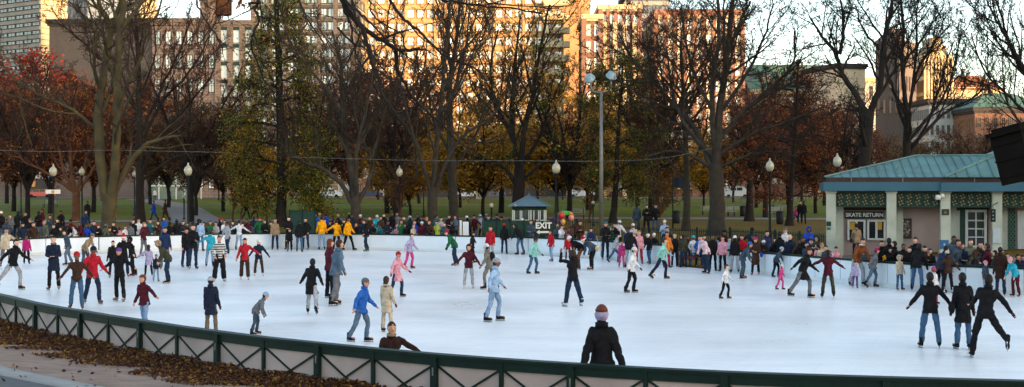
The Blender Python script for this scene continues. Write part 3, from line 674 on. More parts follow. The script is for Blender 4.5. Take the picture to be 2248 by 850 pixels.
# poster
m = MB(); m.box(-.32, .32, -.06, 0, -.49, .49, 0)
rr = random.Random(3)
pc = [mat('poster%d' % i, c, .6, .1, 9) for i, c in enumerate(['#7c3a34', '#9a8a4c', '#3c6a8a', '#b8a8a8', '#3a5a3c', '#2a2622'])]
for i in range(60):
    x = rr.uniform(-.22, .2); z = rr.uniform(-.38, .36); k = rr.randrange(5); d_ = .0605+i*.0002
    m.box(x, x+rr.uniform(.03, .09), -d_, -.06, z, z+rr.uniform(.03, .1), k+1)
tag(m.build('poster', [pc[5]]+pc[:5], None, loc=HW(1990, .998, HZ_(502))), 'dark framed poster with a colourful picture on the beige wall', 'poster').rotation_euler = (0, 0, -HT)
# door bay
m = MB(); m.box(HX(2090), HX(2176), .9, .998, zg, HZ_(456)); m.build('door_surround', lattice_m, hs)
m = MB(); m.box(HX(2098), HX(2112), .85, .899, zg, HZ_(462)); m.build('pilaster', colm, hs)
x0, x1, z0, z1 = HX(2124), HX(2172), zg, HZ_(460)
m = MB()
for (p, q, r_, t_) in ((x0, x1, z1-.12, z1), (x0, x1, z0, z0+.5), (x0, x0+.12, z0+.5, z1-.12), (x1-.12, x1, z0+.5, z1-.12)): m.box(p, q, .8, .897, r_, t_)
mx_ = (x0+x1)/2; m.box(mx_-.03, mx_+.03, .82, .896, z0+.5, z1-.12)
for k in range(1, 4): zz = z0+.5+(z1-.12-z0-.5)*k/4; m.box(x0+.12, x1-.12, .825, .895, zz-.03, zz+.03)
dr = m.build('door', wf, hs); g2 = MB(); g2.box(x0+.12, x1-.12, .86, .89, z0+.5, z1-.12); g2.build('pane', glass_dark, dr); g2 = MB(); g2.bar((x1-.2, .76, z0+1.0), (x1-.2, .76, z0+1.25), .04, .04); g2.build('handle', grey_metal, dr)
m = MB(); m.box(HX(2206), HX(2236), .85, .998, zg, HZ_(458)); m.build('door_surround', lattice_m, hs); m = MB()
for k in range(14):
    z = zg+.1+k*.22
    for j in range(4): x = HX(2208)+j*.15; m.bar((x, .83, z), (x+.14, .83, z+.2), .02, .02); m.bar((x+.14, .83, z), (x, .83, z+.2), .02, .02)
m.build('lattice_gate', gold_m if 0 else mat('lattice_light', '#5c7a66', .6, .2, 4), hs)
m = MB(); m.box(HX(2241), HX(2286), .9, .998, zg, HZ_(462)); m.build('side_door', wf, hs)
# small signs and lamps on the columns
def plaque(px0, px1, y0, y1, y, col, lab, txt=None, tc=None, cat='sign'):
    w_, h_ = (px1-px0)*s_, (y1-y0)*s_; o = MB(); o.box(-w_/2, w_/2, -.04, 0, -h_/2, h_/2)
    o = o.build('sign', mat('plq'+col, col, .6, .1, 4), None, loc=HW((px0+px1)/2, y, HZ_((y0+y1)/2))); o.rotation_euler = (0, 0, -HT); tag(o, lab, cat)
    if txt: text('lettering', txt, h_*.42, (0, -.042, 0), mat('plqt'+tc, tc, .6, .1, 4), o, ext=.004, bold=.003)
    return o
plaque(1814, 1824, 486, 496, -.352, '#12302a', 'upper small dark green plaque on the corner column'); plaque(1815, 1823, 499, 504, -.352, '#235a4c', 'small green strip sign under the plaque on the corner column')
plaque(2066, 2081, 458, 471, -.352, '#26302a', 'dark green plaque with faded gold marks on the third column', '||||', '#8a7a3c')
plaque(2062, 2080, 524, 543, -.352, '#2f5f86', 'blue sign with two pale figures on the third column', 'ii', '#c9d4dc')
plaque(2178, 2193, 498, 530, -.352, '#a9b4bb', 'pale grey paper notice taped to the fourth column')
hg = empty('hanging_sign', HW(2176, -.6, HZ_(471)), -HT); tag(hg, 'dark green sign hanging from a curled bracket by the white door', 'sign')
m = MB(); m.box(-.11, .11, -.02, .02, -.3, .3); m.build('board', green_paint, hg); text('lettering', '=\n=\n=', .17, (0, -.022, 0), mat('plqt#a9b4bb', '#a9b4bb', .6, .1, 4), hg, ext=.003)
m = MB(); m.tube([(0, 0, .3), (0, 0, .5), (.2, .1, .58), (.22, .2, .62)], .02, 6); m.build('bracket', black_iron, hg)
lm = empty('wall_lamp', HW(2062, -.42, HZ_(434)), -HT); tag(lm, 'white twin flood lamp under the eave at the third column', 'lamp')
m = MB(); m.lathe([(.03, 0), (.12, .02), (.13, .2), (.05, .25)], 12, (-.1, -.05, -.1)); m.lathe([(.03, 0), (.1, .02), (.11, .16), (.05, .2)], 12, (.1, -.05, .0)); m.build('lamp_head', white_paint, lm, True)
# ------------------------------------------------------------------ trees
def unit(v): return v/(np.linalg.norm(v)+1e-12)
def nrm(v): return v/(np.sqrt((v*v).sum(-1, keepdims=True))+1e-12)
def children_of(P, Rd, L, lvl, cfg, rng, t0, nc):
    """P (M,n+1,3) polylines -> nc side branches on each, all at once"""
    M, n1, _ = P.shape; n = n1-1; K = M*nc
    k = np.tile(np.arange(nc), M); b = np.repeat(np.arange(M), nc)
    t = t0+(1-t0)*(k+rng.uniform(.2, .8, K))/nc; x = t*n; i = np.minimum(x.astype(int), n-1); f = (x-i)[:, None]
    p = P[b, i]*(1-f)+P[b, i+1]*f; d = nrm(P[b, i+1]-P[b, i]); r = Rd[b, i]*(1-f[:, 0])+Rd[b, i+1]*f[:, 0]
    az = rng.uniform(0, 6.28, M)[b]+k*2.4+rng.normal(0, .4, K); a = cfg['ang']*rng.uniform(.65, 1.3, K)
    ref = np.where(np.abs(d[:, 2:]) < .9, np.array([[0, 0, 1.]]), np.array([[1., 0, 0]])); u = nrm(np.cross(d, ref)); v = np.cross(u, d)
    d = nrm(d*np.cos(a)[:, None]+(u*np.cos(az)[:, None]+v*np.sin(az)[:, None])*np.sin(a)[:, None])
    LL = L[b]*cfg['ratio']*rng.uniform(.6, 1.15, K)*(1.15-.45*t); rr_ = np.maximum(cfg['rmin'], r*rng.uniform(.45, .65, K)); l2 = lvl+1
    m = (7, 6, 5, 4, 3, 2)[min(l2, 5)]; wig = cfg.get('wig', .16)*(1+.25*l2); up = cfg.get('up', .08); pts = [p]; q = p
    for j in range(m):
        d = nrm(d+rng.normal(0, wig, (K, 3))+np.array([0, 0, up])); q = q+d*(LL/m)[:, None]; pts.append(q)
    w = np.linspace(0, 1, m+1)[None]; rt = np.maximum(cfg['rmin']*.8, rr_*.35)[:, None]
    return np.stack(pts, 1), rr_[:, None]*(1-w)+rt*w, LL
def spawn_all(out, pend, cfg, rng):
    """pend: first-order branches of every limb; follow them down to the twigs"""
    if not pend: return
    P = np.concatenate([a[0] for a in pend]); Rd = np.concatenate([a[1] for a in pend]); L = np.concatenate([a[2] for a in pend]); out.append((1, P, Rd))
    for lvl in range(1, cfg['max']):
        P, Rd, L = children_of(P, Rd, L, lvl, cfg, rng, cfg.get('tc', .2), cfg['n'][min(lvl, len(cfg['n'])-1)]); out.append((lvl+1, P, Rd))
def first(pend, pts, rad, L, cfg, rng, t0, nc):
    if nc: pend.append(children_of(pts[None], rad[None], np.array([L]), 0, cfg, rng, t0, nc))
def tubes(batches, name, m):
    V = []; Fq = []; off = 0
    for lvl, P, rad in batches:
        if P.ndim == 2: P = P[None]; rad = rad[None]
        k = (10, 6, 4, 3, 3, 3)[min(lvl, 5)]; M, n, _ = P.shape
        T = nrm(np.gradient(P, axis=1)); ver = np.abs(T[:, :, 2]).mean(1)[:, None, None] < .85
        ref = np.where(ver, np.array([.2, .1, 1.]), np.array([1., .2, 0])); U = nrm(np.cross(T, np.broadcast_to(ref, T.shape))); W = np.cross(T, U)
        a = np.arange(k)*2*np.pi/k; ca = np.cos(a)[:, None]; sa = np.sin(a)[:, None]
        ring = P[:, :, None]+rad[:, :, None, None]*(ca*U[:, :, None]+sa*W[:, :, None]); V.append(ring.reshape(-1, 3))
        i = (np.arange(n-1)[:, None]*k+np.arange(k)[None]); j = np.arange(n-1)[:, None]*k+(np.arange(k)+1)[None] % k
        q = np.stack([i, j, j+k, i+k], -1).reshape(-1, 4); q = (q[None]+(np.arange(M)*n*k)[:, None, None]).reshape(-1, 4)+off
        Fq.append(q); off += M*n*k
    return quads_mesh(name, np.vstack(V), np.vstack(Fq), True, [m])
LEAF = {
 'rust': leafmat('rust_leaf', ['#6a3824', '#864a26', '#543022', '#98602f', '#482c26', '#7c442a']),
 'brown': leafmat('brown_leaf', ['#4e3a2a', '#604832', '#6e5438', '#3e2e24', '#785a36']),
 'gold': leafmat('gold_leaf', ['#a07e2a', '#bc8c32', '#806424', '#c89438', '#6e5c26', '#a87826']),
 'olive': leafmat('olive_leaf', ['#4c5622', '#5c6626', '#70722a', '#3e481e', '#80742a', '#545c24']),
 'orange': leafmat('orange_leaf', ['#8a5020', '#a0622a', '#6c3c1c', '#7a4820', '#b06c30']),
 'maroon': leafmat('maroon_leaf', ['#5c3a30', '#6c4434', '#4a302a', '#7c5038']),
 'red': leafmat('red_leaf', ['#a03020', '#b84028', '#8a2a1c', '#7a3020']),
}
def leaf_cloud(polys, n, size, jit, rng, lvlmin=2, zmin=-9, flat=0, bias=1.0):
    tips = np.vstack([(P if P.ndim == 3 else P[None])[:, 1:].reshape(-1, 3) for l, P, r in polys if l >= lvlmin]); tips = tips[tips[:, 2] > zmin]
    # leaves hang in clumps: only some twig points carry them
    tips = tips[np.argsort(tips[:, 2])]; sel = tips[(rng.uniform(0, 1, max(60, n//30))**bias*len(tips)).astype(int)]
    c = sel[rng.integers(0, len(sel), n)]+rng.normal(0, jit, (n, 3))*np.array([1, 1, .7])
    return leaf_quads(c, np.full(n, size), rng, flat)
def make_tree(name, label, limbs, D, cfg, seed, bark_=bark, twig_=twig_m, leaves=None, group=None, depth=.35, tz=None):
    """limbs: [(polyline in photo pixels, r0, r1 in pixels, children)], the first one starts at the ground"""
    rng = np.random.default_rng(seed); out = []; s = D/F
    bx = PX(limbs[0][0][0][0], D); bz = gz1(bx, D)-.05; org = np.array([bx, D, bz]); pend = []
    for li, (pl, r0, r1, nc) in enumerate(limbs):
        P = np.array([[PX(x, D), D, PZ(y, D)] for x, y in pl])
        if li == 0: P[0, 2] = bz
        else:                                            # limbs lean to or away from the viewer as they rise
            k = rng.uniform(-1, 1)*depth; hgt = np.cumsum(np.r_[0, np.linalg.norm(np.diff(P, axis=0), axis=1)])
            P[:, 1] += k*hgt
        P = catmull(P, 5) if len(P) > 2 else catmull(np.array([P[0], (P[0]+P[1])/2, P[1]]), 4)
        P = P-org; n = len(P); P[1:] += rng.normal(0, .012*(1 if li else .5), (n-1, 3))*s*F/40
        rad = np.linspace(r0*s, r1*s, n)
        if li == 0: rad[:2] *= np.array([1.35, 1.1])
        out.append((0, P, rad))
        L = np.linalg.norm(np.diff(P, axis=0), axis=1).sum()
        first(pend, P, rad, cfg.get('L', L), cfg, rng, cfg.get('t0', .25) if li else cfg.get('tt', .55), nc)
    spawn_all(out, pend, cfg, rng)
    return finish_tree(name, label, out, org, bark_, twig_, leaves, group, rng)
def finish_tree(name, label, out, org, bark_, twig_, leaves, group, rng):
    t = empty(name, org); tag(t, label, 'tree', group)
    link('trunk', tubes([o for o in out if o[0] <= 1], 'trunk', bark_), t)
    tw = [o for o in out if o[0] > 1]
    if tw: link('crown', tubes(tw, 'crown', twig_), t)
    if leaves:
        for kind, n, size, jit, *rest in leaves:
            bias = rest[0] if rest else 1.0
            V, Q = leaf_cloud(out, n, size, jit, rng, 2, -9, 0, bias); link('foliage', quads_mesh('foliage', V, Q, False, [LEAF[kind]]), t)
    return t
bare = dict(max=5, n=(10, 8, 6, 4, 3), ang=.78, ratio=.5, rmin=.011, wig=.10, up=.05)
vase = dict(max=5, n=(10, 7, 6, 4, 3), ang=.55, ratio=.45, rmin=.011, wig=.10, up=.08)
make_tree('bare_tree', 'tall forked tree with mossy yellowish bark in front of the lawn at left', [
    ([(237, 500), (239, 455), (238, 425)], 17, 14, 0),
    ([(233, 440), (222, 350), (218, 250), (228, 170), (241, 100), (243, 55), (225, 20), (212, -30)], 12, 4, 10),
    ([(242, 62), (262, 20), (282, -25)], 4.5, 3, 5),
    ([(241, 440), (258, 370), (268, 290), (278, 190), (290, 90), (303, 30), (312, -50)], 11, 4.5, 10),
    ([(298, 55), (340, 40), (362, -15)], 3.5, 2, 5),
    ([(242, 470), (262, 400), (300, 335), (350, 305), (398, 298)], 8, 2.5, 6),
    ([(232, 300), (190, 265), (150, 235), (90, 210), (40, 180), (-10, 130)], 4, 2, 8),
    ([(42, 185), (45, 230), (58, 285), (70, 320)], 1.8, .8, 4)], 84, dict(bare, n=(9, 6, 5, 4, 3)), 11, bark_moss)
make_tree('bare_tree', 'straight dark trunk with wide fan of bare branches right of the forked mossy tree', [
    ([(308, 492), (307, 420), (306, 300), (304, 150), (298, 40)], 11.5, 3, 8),
    ([(306, 330), (350, 230), (420, 150), (458, 75)], 4, 1.5, 9), ([(306, 385), (360, 300), (430, 230), (485, 165)], 4, 1.4, 9),
    ([(305, 255), (262, 170), (205, 100), (150, 55)], 3.4, 1.2, 8), ([(306, 300), (350, 190), (385, 110), (405, 40)], 3.4, 1.2, 8),
    ([(306, 400), (370, 350), (440, 330), (500, 300)], 3.4, 1.2, 8), ([(306, 360), (260, 310), (215, 280)], 3, 1.2, 6)], 96, vase, 12, bark_dark, twig_red)
make_tree('vase_tree', 'small vase shaped tree with orange lit bark behind the lamp post at left', [
    ([(166, 476), (167, 440), (166, 418)], 9, 8, 0), ([(164, 425), (135, 370), (118, 300), (112, 240)], 4.5, 1.4, 8),
    ([(165, 420), (150, 360), (146, 280), (150, 215)], 4.5, 1.4, 8), ([(168, 420), (182, 370), (200, 300), (215, 235)], 4.5, 1.4, 8),
    ([(169, 425), (205, 372), (228, 335), (240, 290)], 4, 1.4, 6), ([(165, 422), (110, 380), (60, 350), (20, 330)], 3.6, 1.2, 6)], 104, vase, 13, bark_warm, twig_red,
    leaves=[('orange', 1500, .09, .35)])
make_tree('bare_tree', 'grey trunk forked low with one long limb sweeping left near the yellow jackets', [
    ([(783, 512), (781, 460), (780, 432)], 12.5, 10.5, 0), ([(779, 440), (768, 370), (752, 300), (742, 220), (738, 140), (712, 55)], 8, 2.4, 10),
    ([(783, 440), (785, 340), (800, 280), (815, 220), (832, 125)], 6, 2, 9), ([(786, 448), (808, 395), (813, 352), (792, 310), (775, 260)], 6, 2, 7),
    ([(812, 355), (832, 300), (856, 215)], 3.4, 1.4, 7), ([(776, 450), (745, 400), (705, 370), (665, 355), (637, 338), (625, 295)], 6, 2, 7),
    ([(745, 240), (715, 190), (672, 140), (640, 80)], 3, 1.3, 7)], 83, vase, 14, bark, twig_m)
make_tree('bare_tree', 'grey trunk behind the crowd whose limbs curve right, centre left of the booth', [
    ([(951, 505), (949, 450), (950, 410)], 13, 10, 0), ([(951, 430), (975, 370), (1000, 320), (1030, 290), (1075, 265), (1100, 230)], 5.5, 2, 8),
    ([(951, 430), (955, 350), (965, 250), (976, 130), (988, 10)], 7.5, 2.4, 10), ([(947, 430), (926, 350), (905, 280), (880, 180), (872, 90)], 5, 1.6, 9),
    ([(968, 250), (1010, 180), (1040, 110), (1060, 60)], 3, 1.2, 8)], 87, vase, 15, bark, twig_m)
make_tree('bare_tree', 'straight brown trunk just right of the grey curved one, left of the white boards', [
    ([(996, 505), (995, 430), (990, 330), (986, 200), (1000, 100), (1012, -20)], 12, 2.5, 14), ([(992, 380), (1040, 300), (1062, 240), (1100, 180)], 3.5, 1.3, 8),
    ([(990, 340), (950, 260), (940, 180)], 3.2, 1.2, 7)], 92, vase, 16, bark, twig_m)
make_tree('leafy_trunk_tree', 'thick crooked dark tree with upright limbs directly behind the small booth', [
    ([(1140, 500), (1138, 440), (1141, 370)], 15, 12, 0), ([(1139, 385), (1128, 310), (1108, 265), (1083, 220), (1076, 140), (1092, 50)], 6.5, 2, 10),
    ([(1143, 375), (1150, 290), (1166, 220), (1181, 130), (1204, 20)], 7, 2.2, 10), ([(1141, 380), (1131, 325), (1122, 250), (1130, 150), (1142, 30)], 6, 2, 10),
    ([(1135, 410), (1110, 372), (1070, 350), (1015, 342)], 5.5, 2, 6), ([(1146, 360), (1185, 300), (1206, 240), (1234, 170)], 4.5, 1.6, 8),
    ([(1146, 400), (1190, 360), (1240, 350), (1290, 370)], 4, 1.4, 7)], 100, vase, 17, bark_dark, twig_m, leaves=[('olive', 1800, .12, .3), ('gold', 1400, .12, .4)])
make_tree('bare_tree', 'huge bare tree with the thickest grey trunk and a wide fan of branches', [
    ([(1573, 515), (1574, 440), (1571, 360)], 19, 15, 0), ([(1571, 375), (1578, 250), (1590, 150), (1600, 40), (1612, -40)], 9.5, 4, 13),
    ([(1568, 320), (1560, 200), (1570, 90), (1560, -30)], 6.5, 3, 11), ([(1590, 140), (1625, 50), (1652, 0)], 4.5, 2.4, 8),
    ([(1562, 370), (1520, 342), (1470, 332), (1418, 346)], 5, 1.8, 8), ([(1566, 380), (1540, 300), (1500, 240), (1450, 180), (1400, 120), (1368, 55)], 7, 2, 12),
    ([(1576, 310), (1630, 250), (1700, 190), (1750, 135), (1756, 60)], 6, 1.8, 12), ([(1577, 340), (1640, 300), (1720, 270), (1795, 238)], 5, 1.6, 11),
    ([(1568, 345), (1512, 280), (1484, 200), (1472, 95)], 5.5, 1.8, 11), ([(1580, 250), (1630, 170), (1665, 90), (1680, 20)], 4.5, 1.5, 10),
    ([(1566, 250), (1530, 170), (1510, 90), (1500, 0)], 4.5, 1.5, 10), ([(1578, 370), (1630, 345), (1690, 335), (1740, 345)], 4, 1.4, 8)], 79, dict(bare, n=(9, 7, 6, 4), ratio=.42), 18, bark, twig_m)
make_tree('bare_tree', 'slim dark trunk immediately left of the huge bare tree', [
    ([(1506, 505), (1508, 430), (1506, 330), (1500, 220), (1494, 90)], 9, 2.4, 16), ([(1507, 400), (1460, 340), (1420, 260)], 3, 1.2, 8), ([(1507, 380), (1545, 310), (1560, 240)], 3, 1.2, 8)], 84, bare, 19, bark, twig_red)
make_tree('brown_oak', 'short trunked oak with low brown foliage right of the huge bare tree', [
    ([(1645, 482), (1646, 430), (1648, 350), (1650, 250)], 10, 2.4, 16), ([(1646, 400), (1600, 360), (1570, 350)], 3, 1.2, 7), ([(1647, 390), (1690, 350), (1715, 330)], 3, 1.2, 7)], 104, dict(bare, max=4, tc=.05, t0=.08, n=(12, 7, 5, 3)), 20, bark_dark, twig_red,
    leaves=[('maroon', 5000, .11, .35)])
make_tree('pin_oak', 'rust coloured pin oak with a straight leader and level branches behind the round lamp', [
    ([(1733, 500), (1736, 420), (1745, 300), (1752, 130)], 8.5, 1.5, 0)]+[([(1735+ (y < 380)*6, y), (1735+dx*.5, y-abs(dx)*.18), (1735+dx, y-abs(dx)*.22+8)], 2.6, .9, 8)
      for y, dx in ((440, -70), (435, 80), (400, -95), (392, 96), (360, -98), (350, 95), (320, -88), (310, 84), (280, -75), (268, 74), (240, -60), (228, 58), (200, -40), (190, 42), (165, 24))], 92,
    dict(bare, max=4, tc=.05, t0=.08, n=(8, 6, 5, 3), ratio=.42, up=.0, L=2.6), 21, bark_dark, twig_red, leaves=[('rust', 5200, .085, .28), ('orange', 700, .09, .3), ('red', 260, .09, .3)])
make_tree('bare_tree', 'dark gnarled bare tree with a heavy fork rising behind the skate house roof', [
    ([(1900, 500), (1897, 420), (1899, 340), (1908, 242)], 14, 12, 2), ([(1906, 255), (1885, 215), (1855, 160), (1842, 115), (1815, 75), (1788, 28)], 8, 2, 10),
    ([(1843, 120), (1850, 60), (1838, -10)], 4.5, 2, 7), ([(1910, 250), (1926, 190), (1926, 100), (1936, 20), (1918, -30)], 8, 2.4, 10),
    ([(1916, 232), (1960, 160), (2010, 100), (2062, 20)], 4, 1.3, 10), ([(1930, 110), (1900, 60), (1890, 10)], 3, 1.2, 7), ([(1898, 330), (1870, 318), (1850, 320)], 3.5, 1.5, 4)], 74, dict(bare, n=(9, 6, 5, 4, 3)), 22, bark_dark, bark_dark)
make_tree('bare_tree', 'upright bare tree fanning out like a vase above the middle of the skate house roof', [
    ([(1996, 500), (1994, 420), (1991, 320), (1993, 245)], 10.5, 8, 2), ([(1992, 255), (1985, 150), (1991, 60), (1984, -40)], 5.5, 2, 11), ([(1994, 262), (2012, 180), (2046, 110), (2104, 45)], 4.2, 1.4, 10),
    ([(1991, 290), (1966, 200), (1950, 120), (1962, 10)], 4.2, 1.4, 10), ([(1993, 310), (2050, 250), (2102, 180), (2142, 55)], 4.4, 1.3, 10),
    ([(1993, 330), (2080, 250), (2150, 212), (2206, 170)], 4.4, 1.2, 10), ([(1993, 345), (2030, 270), (2050, 190), (2070, 100)], 3.6, 1.2, 10), ([(1994, 250), (2020, 130), (2030, 30), (2040, -30)], 3.6, 1.2, 10)], 82, dict(vase, n=(10, 6, 5, 4, 3)), 23, bark_dark, bark_dark)
make_tree('bare_tree', 'bare tree leaning in from beyond the right edge above the dark loudspeaker', [
    ([(2370, 520), (2366, 400), (2350, 300)], 14, 11, 0), ([(2352, 320), (2300, 230), (2255, 150), (2222, 90), (2190, 30), (2165, -30)], 6, 1.6, 12),
    ([(2352, 300), (2290, 190), (2252, 110), (2238, 10), (2225, -30)], 5, 1.6, 12), ([(2352, 340), (2290, 270), (2232, 200), (2192, 150), (2170, 60)], 4.4, 1.3, 12),
    ([(2350, 300), (2310, 150), (2290, 40)], 5, 2, 9), ([(2352, 360), (2280, 310), (2215, 230), (2200, 120)], 3.6, 1.2, 9)], 70, dict(vase, n=(10, 6, 5, 4, 3)), 24, bark_dark, bark_dark)
EV = [([(617, 505), (618, 400), (614, 200), (608, 60), (604, -40)], 12.5, 4, 0)]
for k, (y, dx) in enumerate([(430, -70), (425, 82), (395, -80), (390, 100), (360, -112), (350, 70), (322, -92), (312, 112), (280, -104), (270, 64), (240, -50), (226, 85), (195, -60), (182, 48), (150, -36), (135, 64), (100, -40), (85, 38), (50, -24), (35, 34), (0, 16)]):
    EV.append(([(615, y), (612+dx*.5, y-12), (612+dx, y+(6 if k % 2 else -8))], 3, 1, 8))
make_tree('leafy_tree', 'dense olive green tree with a dark trunk left of the green screen', EV, 92, dict(bare, max=4, tc=.05, t0=.08, n=(8, 7, 5, 3), ratio=.45, up=.0, L=3.6), 25, bark_dark, bark_dark, leaves=[('olive', 17000, .095, .5, 1.7), ('gold', 4500, .08, .5, 2.0), ('brown', 5000, .09, .5, 1.3)])
G2 = [([(1345, 505), (1352, 400), (1360, 250), (1368, 140)], 8, 1.8, 0)]
for k, (y, dx) in enumerate([(420, 60), (400, -50), (370, 70), (345, -60), (315, 76), (290, -62), (255, 74), (230, -58), (200, 60), (180, -46), (150, 34)]): G2.append(([(1358, y), (1358+dx*.5, y-14), (1358+dx, y-8)], 2.6, 1, 8))
make_tree('leafy_tree', 'dark green tree directly right of the tall floodlight pole', G2, 98, dict(bare, max=4, tc=.05, t0=.08, n=(8, 6, 5, 3), ratio=.42, up=.02, L=2.6), 26, bark_dark, bark_dark, leaves=[('olive', 8000, .10, .5, 1.2), ('brown', 8000, .09, .45)])
# rows of park and street trees behind: one prototype per kind, copied
def proto_tree(name, label, Ht, seed, cfg, leaves, bk=bark_dark, tw=twig_red, group=None, forks=6, spread=.28, low=.17):
    rng = np.random.default_rng(seed); out = []; pend = []; th = Ht*low
    P = np.array([[0, 0, 0], [.05, 0, th*.5], [rng.normal(0, .1), 0, th]]); P = catmull(P, 3); out.append((0, P, np.linspace(Ht*.0175, Ht*.013, len(P))))
    for k in range(forks):
        a = 2*math.pi*k/forks+rng.normal(0, .3); sp = spread*rng.uniform(.7, 1.5); d = np.array([math.cos(a)*sp, math.sin(a)*sp, 1.]); L = Ht*.74*rng.uniform(.8, 1.05)
        pts = [P[-1]-np.array([0, 0, .1])]
        for i in range(7): d = unit(d+rng.normal(0, .09, 3)+np.array([math.cos(a), math.sin(a), 0])*.02); pts.append(pts[-1]+d*L/7)
        pts = np.array(pts); rad = np.linspace(Ht*.012, Ht*.003, 8); out.append((0, pts, rad)); first(pend, pts, rad, L*.8, cfg, rng, .06, cfg['n'][0])
    spawn_all(out, pend, cfg, rng)
    return finish_tree(name, label, out, np.array([0, 0, 0.]), bk, tw, leaves, group, rng)
pc_ = dict(max=4, tc=.1, n=(10, 7, 5, 4), ang=.8, ratio=.4, rmin=.016, wig=.12, up=.04)
kinds = {
 'gold': proto_tree('golden_tree', 'x', 12, 41, pc_, [('gold', 12000, .17, .55), ('orange', 1500, .14, .55)], spread=.42),
 'rust': proto_tree('rust_tree', 'x', 13, 42, pc_, [('rust', 8500, .15, .5)], spread=.4),
 'bare': proto_tree('bare_tree', 'x', 16, 43, dict(pc_, n=(11, 8, 6, 4)), None, spread=.34),
 'maroon': proto_tree('maroon_tree', 'x', 14, 44, pc_, [('maroon', 8500, .15, .55)], spread=.4),
 'brown': proto_tree('brown_tree', 'x', 14, 45, dict(pc_, n=(10, 8, 5, 3)), [('brown', 7500, .15, .55)], spread=.38),
 'sapling': proto_tree('sapling', 'x', 6.5, 46, dict(pc_, n=(6, 5, 4, 2)), [('brown', 700, .10, .3)], spread=.3, bk=bark_warm),
}
